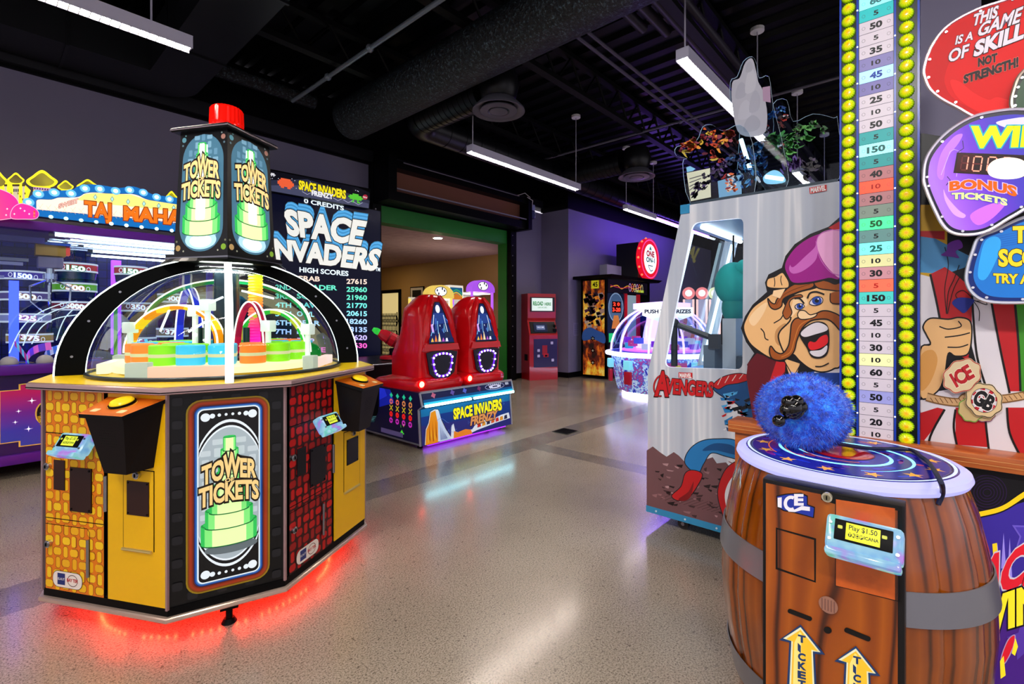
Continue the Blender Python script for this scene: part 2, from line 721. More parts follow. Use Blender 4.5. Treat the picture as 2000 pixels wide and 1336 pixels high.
pendant(-1.30, 1.16, 4.5, 'long pendant light hanging below the square air duct', (.9, -1.05))
pendant(4.27, 6.77, 4.56, 'long pendant light hanging over the red twin seats', (4.33, 6.7))
pendant(8.56, 9.85, 4.66, 'short pendant light hanging nearest the far wall', (8.6, 9.8))
pendant(3.92, 6.40, 1.61, 'long pendant light hanging beside the clear cut-out topper', (3.98, 6.1))
pendant(8.1, 10.5, 1.61, 'pendant light half hidden behind the clear cut-out topper', (8.18, 10.4))
pendant(-1.9, .6, 1.61, 'long pendant light hanging above the tower cabinet', (-1.8, .5))
pendant(.4, 2.9, -1.35, 'long pendant light hanging above the barrel game', (.5, 2.8))
pendant(-4.4, -1.9, -1.35, 'long pendant light hanging at the open end of the hall', (-4.3, -2))
pendant(4.5, 7.0, -1.35, 'long pendant light hanging behind the strength tester game', (4.6, 6.9))


t = thing('neon_tube', 'purple neon tube hanging along the far wall above the round red sign', 'neon light', (12.4, 5.15, 3.75))  # added tube that throws purple light on the far wall
mb = MB(); mb.cyl((10.2, 5.15, 3.75), (14.5, 5.15, 3.75), .03, C('#c8a8ff', .3, e=60, eh='#8458ff'), n=10); mb.build('tube', t)
mb = MB(); mb.bb((10.15, 5.11, 3.79), (14.55, 5.19, 3.83), SATIN)
for x in (11, 12.7, 14.4): mb.cyl((x, 5.15, 3.83), (x, 5.15, 4.74), .008, SATIN, n=6)
mb.build('holder', t)

# added spot lamps on an unseen track, put in to brighten the machines
def added_spot(p, aim, power, label):
    p, aim = Vector(p), Vector(aim)
    t = thing('track_spotlight', label, 'ceiling light', p, group='track spotlights over the open end of the hall')
    d = (aim - p).normalized()
    mb = MB(); mb.cyl(p - d * .09, p + d * .09, .055, SATIN, n=20); mb.build('can', t)
    mb = MB(); mb.cyl(p - d * .02, Vector((p.x, p.y, 3.96)), .012, SATIN, n=8); mb.build('arm', t)
    mb = MB(); mb.cyl(p + d * .082, p + d * .092, .048, C('#fff6e8', .3, e=40), n=20); mb.build('lens', t)
    ld = bpy.data.lights.new('spot_lamp', 'SPOT')
    ld.energy = power
    ld.spot_size = R(75)
    ld.spot_blend = .6
    ld.shadow_soft_size = .12
    ld.color = (1, .96, .92)
    lo = bpy.data.objects.new('spot_lamp', ld)
    COL.link(lo)
    lo.parent = t
    lo.location = d * .12
    lo.rotation_euler = d.to_track_quat('-Z', 'Y').to_euler()


mb = MB(); mb.bb((-1.42, -3.2, 3.94), (-1.38, 1.2, 3.98), SATIN)
for y in (-3, 1): mb.cyl((-1.4, y, 3.98), (-1.4, y, 4.74), .008, SATIN, n=6)
solo('light_track', mb, 'black lighting track hanging over the open end of the hall', 'light track', (-1.4, -1, 3.94))  # track made up to carry the added spots
for p, aim, pw, k in (((-1.4, .9, 3.75), (.6, 2.4, .9), 150, 'aimed at the ticket tower cabinet'), ((-1.4, .1, 3.75), (2.6, .6, 1.2), 230, 'aimed at the painted backboard'),
                      ((-1.4, -1.2, 3.75), (2.4, -.1, 1.3), 160, 'aimed at the number tower'), ((-1.4, -2.6, 3.75), (1.2, .6, .3), 170, 'aimed at the floor before the barrel')):
    added_spot(p, aim, pw, 'black track spotlight ' + k)

DLP = onZ(855, 464, 2.99)
t = thing('recessed_downlight', 'small bright downlight in the ceiling behind the green arch', 'ceiling light', DLP)
mb = MB(); mb.cyl(DLP - Vector((0, 0, .015)), DLP, .11, WHITE); mb.build('ring', t)
mb = MB(); mb.cyl(DLP - Vector((0, 0, .022)), DLP - Vector((0, 0, .016)), .08, C('#ffe6bd', e=110)); mb.build('lens', t)
for k, (lx, ly) in enumerate(((3.0, 9.5), (4.6, 12.6), (7.4, 12.2))):
    t = thing('recessed_downlight', 'downlight recessed in the pinkish ceiling, hidden by the score screen or red seats', 'ceiling light', (lx, ly, 2.99), group='downlights of the room behind the arch')
    mb = MB(); mb.cyl((lx, ly, 2.975), (lx, ly, 2.99), .13, WHITE); mb.build('ring', t)
    mb = MB(); mb.cyl((lx, ly, 2.968), (lx, ly, 2.974), .11, C('#ffe0ae', e=130)); mb.build('lens', t)
t = MB(); t.lathe([(.02, 2.985), (.14, 2.97), (.30, 2.975), (.32, 2.99)], C('#7a6661', .6), c=(5.3, 9.9, 0), n=4)
solo('ceiling_vent', t, 'grey square vent in the pinkish ceiling behind the arch', 'vent', (5.3, 9.9, 2.99))

# ---------------------------------------------------------------- ducts and pipes under the roof
DUCT = C('#0a0b0e', .36, spec=.35)
mins, nt, b = nodes('duct_insulation')
p = geo_pos(nt)
n1 = noise(nt, 38, 3, p, .8)
nt.links.new(ramp(nt, n1.outputs[0], [(.42, '#020303'), (.55, '#12181b'), (.66, '#5a7078')]), b.inputs['Base Color'])  # teal of the flecks is the tower's light painted in; speckle is real
b.inputs['Roughness'].default_value = .35
bump(nt, b, n1.outputs[0], .9, .03)
mb = MB()
z0, z1 = 4.0, 4.45
out, inn = [], []
for k in range(9):
    a = R(90 * k / 8)
    out.append((1.35 + .40 * math.cos(a), 6.53 + .40 * math.sin(a)))
poly = [(1.75, -3)] + out + [(-6, 6.93), (-6, 6.3), (1.25, 6.3), (1.25, -3)]
mb.prism([(px, py, z0) for px, py in poly], (0, 0, z1 - z0), C('#0b0c0f', .4, spec=.35))
for yy in (5.6, 4.1, 2.6): mb.bb((1.235, yy - .012, z0 - .015), (1.765, yy + .012, z1 + .01), DUCT)
for xx in (.6, -.9): mb.bb((xx - .012, 6.285, z0 - .015), (xx + .012, 6.945, z1 + .01), DUCT)
solo('air_duct', mb, 'black square sheet metal duct turning a corner under the roof', 'duct', (1.5, 4, 4.0))
mb = MB(); mb.cyl((3.5, 6.15, 4.12), (3.5, -2, 4.12), .27, mins, n=28, mcap=DUCT)
solo('insulated_duct', mb, 'round duct wrapped in rough speckled dark insulation', 'duct', (3.5, 6.15, 4.12))
mb = MB()
mb.cyl((3.15, 6.5, 4.35), (1.85, 6.5, 4.35), .09, mins, n=16)
solo('insulated_pipe', mb, 'short insulated pipe running from the square duct to the big speckled duct', 'pipe', (2.35, 6.5, 4.35))


def spiral(mb, p0, p1, r, step=.09):
    p0, p1 = Vector(p0), Vector(p1)
    L = (p1 - p0).length
    mb.cyl(p0, p1, r, DUCT, n=28)
    n = int(L / step)
    for k in range(1, n):
        c = p0.lerp(p1, k / n)
        d = (p1 - p0).normalized()
        mb.cyl(c - d * .006, c + d * .006, r + .006, DUCT, n=28)


mb = MB()
spiral(mb, (4.05, 4.08, 4.05), (4.05, 5.2, 4.05), .19)
arc = [(4.05 + .23 * (1 - math.cos(R(a))), 5.2 + .23 * math.sin(R(a)), 4.05) for a in range(0, 91, 15)]
mb.tube(arc, .193, DUCT, n=28)
spiral(mb, (4.28, 5.43, 4.05), (16, 5.43, 4.05), .19, .3)
spiral(mb, (7.5, 4.12, 4.05), (7.5, 5.3, 4.05), .19)
solo('spiral_duct', mb, 'long round black spiral duct running behind the hanging lights', 'duct', (4.05, 5, 4.05))


def diffuser(x, y, label):
    t = thing('air_diffuser', label, 'vent', (x, y, 3.75), group='round ceiling diffusers')
    mb = MB(); mb.lathe([(.16, 3.86), (.20, 3.90), (.24, 4.05), (.20, 4.22), (.0, 4.26)], DUCT, c=(x, y, 0), n=28); mb.build('plenum', t)
    G = C('#57565e', .4)
    mb = MB()
    mb.lathe([(.20, 3.87), (.30, 3.77), (.305, 3.75), (.285, 3.75), (.19, 3.80)], G, c=(x, y, 0), n=36)
    mb.build('flange', t)
    mb = MB(); mb.lathe([(.21, 3.765), (.215, 3.75), (.13, 3.745), (.10, 3.77)], G, c=(x, y, 0), n=36); mb.build('ring', t)
    mb = MB(); mb.lathe([(.10, 3.76), (.105, 3.742), (.04, 3.735), (0, 3.733)], G, c=(x, y, 0), n=32); mb.build('cone', t)
    return t


diffuser(4.05, 3.83, 'round grey air diffuser nearest the speckled duct')
diffuser(7.5, 3.87, 'smaller looking round air diffuser farther off, above the short pendant light')
PIPE = C('#5a5c66', .35, m=.4)
PURP = C('#2c2735', .4)


def pipe(name, pts, r, m, label, rings=()):
    mb = MB(); mb.tube(pts, r, m, n=12)
    for q in rings: mb.ball(q, r * 1.8, m, 8)
    return solo(name, mb, label, 'pipe', pts[0])


pipe('sprinkler_pipe', [(2.78, 6.35, 4.2), (2.78, 3.0, 4.2)], .024, C('#7a8690', .3, m=.3), 'thin grey pipe slanting beside the square duct', [(2.78, 5.4, 4.2), (2.78, 4.5, 4.2)])
pipe('sprinkler_pipe', [(3.85, 2.72, 4.3), (14, 2.72, 4.3)], .02, C('#4d4558', .4), 'upper of the two thin parallel pipes by the roof centre')
pipe('sprinkler_pipe', [(3.85, 2.82, 4.27), (14, 2.82, 4.27)], .02, C('#4d4558', .4), 'lower of the two thin parallel pipes by the roof centre')
pipe('sprinkler_pipe', [(7.0, -1, 4.28), (7.0, 6.2, 4.28)], .018, C('#5c5a66', .35), 'thin pipe crossing behind the clear topper and long light', [(7.0, 2.9, 4.28)])
for k, (yy, x1) in enumerate(((2.05, 13), (1.86, 13), (2.36, 4.72), (2.20, 4.95))):
    pipe('conduit_pipe', [(3.85, yy, 4.42), (x1, yy, 4.42)], .055, PURP,
         ['thick purple-grey pipe running above the louvered pendant light', 'thick purple-grey pipe nearest the number tower under the roof',
          'short thick pipe stub nearest the thin parallel pipes', 'short thick pipe stub between the other thick pipes'][k])

# roller shutter housing and its motor over the arch
t = thing('roller_shutter', 'black roller shutter box with brown steel face above the green arch', 'shutter', (5.6, 6.85, 3.3))
mb = MB()
mb.bb((4.53, 6.62, 3.27), (7.9, 6.98, 3.42), BLACK); mb.bb((4.53, 6.60, 3.80), (8.0, 6.98, 3.92), BLACK)
mb.bb((7.85, 6.55, 3.25), (7.97, 6.98, 3.95), BLACK); mb.bb((4.38, 6.55, 3.25), (4.54, 6.98, 4.0), BLACK)
mb.build('housing', t)
mb = MB(); mb.bb((4.54, 6.80, 3.42), (7.85, 6.84, 3.80), C('#8a5a46', .35, m=.3)); mb.build('cover', t)
mb = MB(); mb.bb((4.54, 6.60, 3.455), (7.85, 6.63, 3.475), C('#8a8790', .4)); mb.bb((4.7, 6.59, 3.90), (7.6, 6.60, 3.915), C('#77747c', .4)); mb.build('rail', t)
mb = MB()
mb.box((8.06, 6.72, 3.66), (.16, .22, .30), C('#1d2433', .4), bev=.02); mb.cyl((8.06, 6.60, 3.60), (8.06, 6.66, 3.60), .07, C('#394660', .35))
mb.box((8.06, 6.60, 3.75), (.10, .03, .12), C('#8f97b4', .35)); mb.box((8.15, 6.68, 3.62), (.03, .12, .14), C('#a9afc8', .35))
mb.build('motor', t)
mb = MB(); mb.tube([(8.0, 6.62, 3.8), (7.9, 6.55, 3.93), (7.7, 6.52, 3.98), (7.5, 6.55, 3.9)], .008, C('#b9b7a8'), n=6)
mb.tube([(8.02, 6.6, 3.72), (7.93, 6.5, 3.86), (7.75, 6.5, 3.9)], .007, C('#d8d5cc'), n=6); mb.build('wire', t)

# small wall fittings
t = MB(); t.box((8.35, 7.09, 1.22), (.08, .02, .12), C('#9a97ac'), bev=.004); t.box((8.35, 7.077, 1.22), (.02, .012, .04), WHITE)
solo('light_switch', t, 'small light switch on the lavender wall beside the red kiosk', 'switch', (8.35, 7.1, 1.22))
t = MB(); t.bb((9.18, 6.31, .95), (9.38, 6.32, 1.25), C('#8580a0'))
for k in range(6): t.bb((9.2, 6.305, .99 + k * .04), (9.36, 6.31, 1.0 + k * .04), C('#55516a'))
solo('wall_notice', t, 'small printed notice on the lavender wall left of the flame machine'.replace('left of', 'beside'), 'notice', (9.28, 6.32, .95))
t = MB(); t.box((9.6, 6.31, .42), (.07, .02, .12), WHITE, bev=.004); t.tube([(9.6, 6.29, .42), (9.62, 6.24, .25), (9.7, 6.22, .08)], .008, BLACK, n=6)
solo('wall_outlet', t, 'white wall outlet with black plug lead near the floor', 'outlet', (9.6, 6.32, .42))
t = thing('floor_drain', 'square black floor grate set in the grey floor band', 'drain', (4.7, 3.35, 0))
mb = MB(); mb.bb((4.58, 3.24, .0), (4.82, 3.46, .006), C('#2a2a2a', .5)); mb.build('frame', t)
mb = MB()
for k in range(9): mb.bb((4.595 + k * .025, 3.25, .006), (4.607 + k * .025, 3.45, .010), BLACK)
mb.build('grate', t)

# ================================================================ TICKET TOWER CABINET (octagon, clear dome, lit tower)
TOW = thing('ticket_tower_game', 'yellow octagonal ticket tower game with clear dome, lit box tower and red beacon', 'arcade game', (.941, 2.983, 0), R(-61.7))
TM = world_m(TOW)
TR_ = TM.to_3x3()
HA, HW = .342, .652          # half side, apothem


def octa(o=0.0, z=0.0):
    h, a = HW + o, HA + o * .414
    return [Vector(p) for p in ((-a, -h, z), (a, -h, z), (h, -a, z), (h, a, z), (a, h, z), (-a, h, z), (-h, a, z), (-h, -a, z))]


def tw(mb, name, parent=None, **kw):      # local coordinates of the tower
    return mb.build(name, parent or TOW, world=False, **kw)


def facepx(px, py):                       # picture point on the front face -> metres on that face
    q = TM.inverted() @ hit(px, py, TM @ Vector((0, -HW, 0)), TR_ @ Vector((0, -1, 0)))
    return q.x, q.z


YEL = C('#e9b40c', .35)
mb = MB()
mb.loft([octa(-.005, .15), octa(-.005, 1.04)], C('#060607', .35, spec=.3))
tw(mb, 'cabinet')
mb = MB()
mb.loft([octa(.012, .10), octa(.016, .105), octa(.016, .118), octa(.012, .122)], C('#c9b2a4', .3, m=.6)); mb.loft([octa(0, .122), octa(0, .155)], BLACK)
tw(mb, 'base_trim')
mb = MB()
TOPY = C('#f4cc10', .3, spec=.25)
mb.loft([octa(.045, 1.04), octa(.052, 1.044), octa(.052, 1.066), octa(.045, 1.072)], C('#b89a98', .3, m=.5), mcap=TOPY)
mb.loft([octa(.054, 1.048), octa(.054, 1.052)], BLACK)
tw(mb, 'countertop')
mb = MB(); mb.loft([octa(.0465, 1.0722), octa(.0, 1.0726)], TOPY, cap=True); tw(mb, 'counter_top_sheet')

# red light ring under the base
REDL = C('#ff2010', .4, e=9, eh='#ff1808')
mb = MB(); mb.lathe([(.52, .075), (.53, .075), (.53, .098), (.52, .098)], C('#a00804', .4, e=9, eh='#ff0200'), n=64)
tw(mb, 'light_strip')
mb = MB()
for k in range(96):
    if k % 24 in (0, 1, 7, 15): continue
    a = 2 * PI * k / 96
    mb.ball((.535 * math.cos(a), .535 * math.sin(a), .080), .006, C('#ff9a80', .4, e=260, eh='#ff2c14'), 5)
tw(mb, 'led_string')
for sx, sy in ((1, -1), (-1, -1), (1, 1), (-1, 1)):
    mb = MB()
    c = Vector((sx * .455, sy * .455, 0))
    mb.box(c + Vector((0, 0, .085)), (.07, .07, .03), BLACK, rot=R(45)); mb.cyl(c + Vector((0, 0, .07)), c + Vector((0, 0, .02)), .014, BLACK, n=10)
    mb.cyl(c, c + Vector((0, 0, .02)), .032, BLACK, r1=.02, n=14)
    tw(mb, 'leveling_foot')


def weave(a, x0, z0, x1, z1, back, tick, line, cell=.048, amp=.92):
    """basket of little tickets, alternately upright and lying"""
    a.fill([(x0, z0), (x1, z0), (x1, z1), (x0, z1)], back)
    nx, nz = int(round((x1 - x0) / cell)), int(round((z1 - z0) / cell))
    cx, cz = (x1 - x0) / nx, (z1 - z0) / nz
    rnd = random.Random(3)
    for pas in (0, 1):
        for i in range(nx):
            for j in range(nz):
                up = (i + j) % 2
                ww, hh = ((.27, .52) if up else (.50, .36))
                u = x0 + (i + .5) * cx + rnd.uniform(-.003, .003)
                v = z0 + (j + .5) * cz
                g = .003 if pas == 0 else 0
                uu0, uu1, vv0, vv1 = u - ww * cx * amp - g, u + ww * cx * amp + g, v - hh * cz * amp - g, v + hh * cz * amp + g
                uu0, uu1 = max(uu0, x0), min(uu1, x1)
                vv0, vv1 = max(vv0, z0), min(vv1, z1)
                m = line if pas == 0 else (tick[(i * 3 + j * 5) % len(tick)])
                q = .25 * min(uu1 - uu0, vv1 - vv0)
                a.fill([(uu0 + q, vv0), (uu1 - q, vv0), (uu1, vv0 + q), (uu1, vv1 - q), (uu1 - q, vv1), (uu0 + q, vv1), (uu0, vv1 - q), (uu0, vv0 + q)], m, layer=False)
        a.k += 1


def lock(par, xf, x, y, z, d=(0, -1, 0)):
    mb = MB()
    p, d = Vector((x, y, z)), Vector(d)
    mb.cyl(p, p + d * .012, .016, CHROME, n=18); mb.cyl(p + d * .012, p + d * .016, .012, STEEL, n=18)
    mb.box(p + d * .017, (.004, .004, .014), BLACK)
    return mb.build('lock', par, world=False, xf=xf)


READER = glass_mat('frosted_reader', '#bfe6ff', .10)


def m_lit_shell():
    mt, nt, b = nodes('lit_clear_plastic')
    c = obj_co(nt)
    col = ramp(nt, noise(nt, 14, 2, c).outputs[0], [(.32, '#c060f0'), (.42, '#70b8f0'), (.52, '#a8e4f8'), (.62, '#50e0c0'), (.70, '#7a80f0')])
    b.inputs['Base Color'].default_value = hx('#5a6c78')
    nt.links.new(col, b.inputs['Emission Color'])
    b.inputs['Emission Strength'].default_value = .62
    b.inputs['Roughness'].default_value = .12
    return mt


SHELL = m_lit_shell()


def card_reader(par, xf, x, y, z, s=1.0, scr='#d8e640', lines=('Play $1.50', 'TROPICANA')):
    """swipe reader: a clear lit wedge with a small screen; faces -y, tipped back"""
    M = xf @ Matrix.Translation((x, y, z)) @ Matrix.Rotation(R(-32), 4, 'X') @ Matrix.Scale(s, 4)
    mb = MB()
    mb.box((0, -.035, 0), (.155, .05, .085), SHELL, bev=.014, seg=3)
    mb.box((0, -.045, -.048), (.150, .055, .02), SHELL, bev=.008)
    o = mb.build('card_reader', par, world=False, xf=M)
    mb = MB(); mb.box((0, -.061, .006), (.116, .006, .05), BLACK, bev=.002); mb.build('bezel', o, world=False, xf=M)
    a = plane_art((-.034, -.0645, -.014), (1, 0, 0), (0, 0, 1), .00012)
    sm_ = C(scr, .3, e=1.0)
    a.fill([(0, 0), (.068, 0), (.068, .040), (0, .040)], sm_)
    dk = C('#2c3208', .5)
    a.text(lines[0], (.006, .0245), (.062, .0245), .0115, dk, bold=.02)
    for k in range(4): a.fill(ellp(.009 + k * .0075, .0125, .0042, .0055, n=12), dk, layer=False)
    a.k += 1
    a.text(lines[1][:4], (.0055, .0095), (.0345, .0095), .0065, sm_, bold=.03)
    a.text(lines[1][4:], (.037, .0095), (.065, .0095), .0075, dk, bold=.03)
    for q in (-.012, .076): a.fill(rrect(q - .005, .022, q + .005, .030, .002), C('#b8c040', .4), layer=False)
    a.build('screen', o, world=False, xf=M)
    mb = MB()
    for sx in (-1, 1):
        for zz in (.02, -.02): mb.cyl((sx * .067, -.058, zz), (sx * .067, -.063, zz), .004, STEEL, n=10)
    mb.build('screw', o, world=False, xf=M)
    return o


def bay(rz, back, ticks, line, frameside, xdoor):
    """one player side: patterned door, yellow ticket door, control box"""
    xf = Matrix.Rotation(rz, 4, 'Z')
    y = -HW
    mk = lambda: plane_art((0, y - .0062, 0), (1, 0, 0), (0, 0, 1), .00012)
    x0, xm = -HA + .022, .012
    mb = MB(); mb.bb((x0, y - .006, .16), (xm, y, 1.035), BLACK)
    d = mb.build('door', TOW, world=False, xf=xf)
    a = mk()
    weave(a, x0, .16, xm, 1.035, back, ticks, line)
    for zz in (.845, .47): a.fill([(x0, zz), (xm, zz - .0), (xm, zz + .004), (x0, zz + .004)], BLACK, layer=False)
    a.k += 1
    a.stroke([(x0, .445), (-.08, .445), (-.066, .43), (-.066, .21)], .003, BLACK)
    a.build('door_print', d, world=False, xf=xf)
    mb = MB()
    mb.bb((-.268, y - .010, .60), (-.205, y - .006, .73), frameside); mb.build('coin_plate', d, world=False, xf=xf)
    mb = MB()
    mb.bb((-.172, y - .012, .515), (-.052, y - .006, .705), frameside)
    for ux in (-.162, -.062):
        for uz in (.525, .695): mb.cyl((ux, y - .012, uz), (ux, y - .014, uz), .005, BLACK, n=8)
    mb.build('bill_plate', d, world=False, xf=xf)
    lock(d, xf, -.300, y - .006, .70); lock(d, xf, -.295, y - .006, .36)
    mb = MB(); mb.cyl((-.070, y - .012, .24), (-.070, y - .012, .40), .006, STEEL, n=8); mb.build('hinge', d, world=False, xf=xf)
    mb = MB(); mb.cyl((xm + .010, y - .008, .53), (xm + .010, y - .008, .68), .007, STEEL, n=8); mb.build('hinge', d, world=False, xf=xf)
    a = plane_art((-.275, y - .0085, .175), (1, 0, 0), (0, 0, 1), .00012)
    a.fill(rrect(0, 0, .17, .072, .03), C('#3a2a20'))
    a.fill(rrect(.002, .002, .168, .070, .029), C('#e8dfd4'))
    a.fill([(.028, .012), (.072, .012), (.072, .062), (.028, .062)], C('#1b2c6e'))
    a.text('ELAUT', (.031, .032), (.069, .032), .010, C('#e8e4dc'), bold=.01)
    a.stroke(ellp(.115, .036, .028, .024), .003, C('#5a3a34'), closed=True)
    a.text('BAY TEK', (.084, .031), (.146, .031), .013, C('#b81d1d'), bold=.04)
    a.build('maker_sticker', d, world=False, xf=xf)
    # yellow half
    mb = MB(); mb.bb((xm + .022, y - .006, .16), (HA - .004, y, 1.035), YEL)
    yp = mb.build('side_panel', TOW, world=False, xf=xf)
    mb = MB()
    q0, q1 = .118, .282
    for u0, u1, v0, v1 in ((q0, q0 + .003, .385, .72), (q1 - .003, q1, .385, .72), (q0, q1, .717, .72)): mb.bb((u0, y - .0072, v0), (u1, y - .006, v1), BLACK)
    mb.bb((q0 + .004, y - .0085, .386), (q1 - .004, y - .006, .716), YEL)
    td = mb.build('ticket_door', yp, world=False, xf=xf)
    mb = MB()
    mb.bb((.143, y - .012, .53), (.258, y - .0085, .672), frameside)
    for ux in (.15, .25):
        for uz in (.538, .664): mb.cyl((ux, y - .012, uz), (ux, y - .014, uz), .004, BLACK, n=8)
    mb.build('ticket_window', td, world=False, xf=xf)
    mb = MB(); mb.cyl((q0, y - .010, .384), (q1 - .01, y - .010, .384), .007, C('#d9c27a', .3, m=.7), n=10); mb.build('hinge', td, world=False, xf=xf)
    lock(td, xf, .200, y - .0085, .70)
    # control box: a dark bucket hung on the panel
    X0, X1 = .045, .330
    mb = MB()
    DK = C('#100a0b', .42, spec=.15)
    top = [(X0 + .045, y - .135, .962), (X1 - .045, y - .135, .962), (X1, y - .002, 1.002), (X0, y - .002, 1.002)]
    bot = [(X0 + .085, y - .092, .728), (X1 - .085, y - .092, .728), (X1 - .05, y - .002, .735), (X0 + .05, y - .002, .735)]
    mb.loft([[Vector(p) for p in bot], [Vector(p) for p in top]], DK)
    cb = mb.build('control_box', TOW, world=False, xf=xf)
    mb = MB()
    e = .012
    lid = [(X0 + .045 - e, y - .135 - e, .958), (X1 - .045 + e, y - .135 - e, .958), (X1 + e * .6, y - .002, 1.002), (X0 - e * .6, y - .002, 1.002)]
    mb.loft([[Vector(p) for p in lid], [Vector(p) + Vector((0, -.003, .016)) for p in lid]], SATIN, mcap=C('#c8641a', .35))
    mb.build('box_lid', cb, world=False, xf=xf)
    sl = math.atan2(.044, .145)
    Mx = xf @ Matrix.Translation(((X0 + X1) / 2, y - .072, .9985)) @ Matrix.Rotation(sl, 4, 'X')
    a = plane_art((0, 0, .0), (1, 0, 0), (0, 1, 0), .0002)
    a.fill([(-.094, -.066), (.094, -.066), (.132, .062), (-.132, .062)], C('#d06a18', .35))
    a.fill(ellp(0, .01, .058, .048), C('#a8461a', .35))
    a.stroke(ellp(0, .01, .054, .044), .004, C('#e8c030', .3), closed=True)
    a.fill(rrect(-.085, -.06, -.05, -.035, .006), C('#e6cf9a', .4)); a.fill(rrect(.05, -.06, .085, -.035, .006), C('#e6cf9a', .4))
    a.build('lid_print', cb, world=False, xf=Mx)
    mb = MB(); mb.lathe([(.042, 0), (.042, .014), (.036, .021), (.0, .021)], C('#e8c81c', .25, e=.25), n=28)
    bt = mb.build('button', cb, world=False, xf=Mx @ Matrix.Translation((0, .01, 0)))
    mb = MB(); mb.lathe([(.0425, 0), (.047, .003), (.047, .008), (.0425, .010)], BLACK, n=28); mb.build('button_ring', bt, world=False, xf=Mx @ Matrix.Translation((0, .01, 0)))
    # speaker holes on the box front
    mb = MB()
    fx = Vector((1, 0, 0))
    p0, p1 = Vector(((X0 + X1) / 2, y - .092, .728)), Vector(((X0 + X1) / 2, y - .135, .962))
    up = (p1 - p0).normalized()
    nn = fx.cross(up)
    if nn.y > 0: nn = -nn
    cc = p0 + up * .15
    for j in range(7):
        for i in range(9):
            if abs(i - 4) + abs(j - 3) > 6: continue
            c0 = cc + fx * (i - 4) * .0095 + up * (j - 3) * .011 + nn * .0005
            mb.face([c0 + fx * (.0026 * math.cos(q)) + up * (.0026 * math.sin(q)) for q in [k * PI / 3 for k in range(6)]], C('#050505', .8), nn)
    MB.fixn = False
    mb.build('speaker_holes', cb, world=False, xf=xf, smooth=0)
    MB.fixn = True
    card_reader(TOW, xf, -.085, y - .02, .80)


bay(0, C('#e0770f', .4), [C('#f0bc12', .35), C('#eab010', .35), C('#f4c81c', .35)], C('#a85608', .5), C('#2a0e06', .4), 1)
bay(R(90), C('#2a0406', .4), [C('#b00c0c', .35), C('#980a0c', .35), C('#c01010', .35)], C('#5a0608', .5), C('#0c0a12', .35), 1)
for rz in (R(180), R(270)):
    mb = MB(); mb.bb((-HA + .022, -HW - .006, .16), (.012, -HW, 1.035), C('#e0770f')); mb.bb((.034, -HW - .006, .16), (HA - .004, -HW, 1.035), YEL)
    mb.build('side_panel', TOW, world=False, xf=Matrix.Rotation(rz, 4, 'Z'))
# silver corner mouldings
for p in octa(.002, 0):
    mb = MB(); mb.bb((p.x - .005, p.y - .005, .15), (p.x + .005, p.y + .005, 1.04), C('#a88a8c', .3, m=.5)); tw(mb, 'corner_trim')


def tower_picture(a, x, z, s, lit, sx=1.0, sz=1.0):
    """the stacked green tiers with the two-line title; (x, z) = middle of the foot"""
    g = ['#0e8a3c', '#35c25a', '#86ee80', '#e2ffae']
    tiers = [(.150, 0, .085), (.128, .075, .075), (.106, .140, .068), (.088, .200, .06), (.070, .255, .062), (.060, .312, .058), (.048, .365, .055), (.034, .415, .060)]
    for w_, b0, h in tiers:
        w_, b0, h = w_ * s * sx, z + b0 * s * sz, h * s * sz
        r_ = w_ * .20
        low = ellp(x, b0, w_, r_, n=24, a0=180, a1=360)
        topc = ellp(x, b0 + h, w_, r_, n=24, a0=0, a1=180)
        body = low + [(x + w_, b0 + h), (x - w_, b0 + h)]
        a.fill(low + [(p[0], p[1] + h) for p in low[::-1]], C(g[2], .4, e=lit))
        mid = [p for p in low if abs(p[0] - x) < w_ * .62]
        a.fill(mid + [(p[0], p[1] + h) for p in mid[::-1]], C(g[3], .4, e=lit * 1.15))
        for q in (-1, 1):
            ed = [p for p in low if .86 * w_ <= q * (p[0] - x) <= w_]
            if len(ed) > 1: a.fill(ed + [(p[0], p[1] + h) for p in ed[::-1]], C(g[1], .4, e=lit))
        a.stroke(low, .003 * s * 2, C('#0c6a34', .4, e=lit * .8))
        a.fill(ellp(x, b0 + h, w_, r_, n=28), C('#1f9a48', .4, e=lit))
        a.fill(ellp(x, b0 + h + .004 * s, w_ * .93, r_ * .85, n=28), C(g[1], .4, e=lit))


def tower_title(a, x, z, s, lit, hk=1.0):
    dk = C('#1c1208', .5)
    gd = C('#f4d089', .4, e=lit)
    a.text('TOWER', (x - .150 * s, z + .075 * s), (x + .150 * s, z + .075 * s), .085 * s * hk, gd, bold=.04, ol=dk, olb=.12, arch=.028 * s, wave=lambda u, v: (.05 * s * v * max(0, 1 - abs(u - .5) * 5)))
    a.text('TICKETS', (x - .165 * s, z - .048 * s * hk), (x + .165 * s, z - .048 * s * hk), .085 * s * hk, gd, bold=.04, ol=dk, olb=.12, arch=.022 * s)
    a.text('OF', (x - .024 * s, z + (.026 + .037 * hk) * s), (x + .024 * s, z + (.026 + .037 * hk) * s), .022 * s, gd, bold=.04, ol=dk, olb=.1)


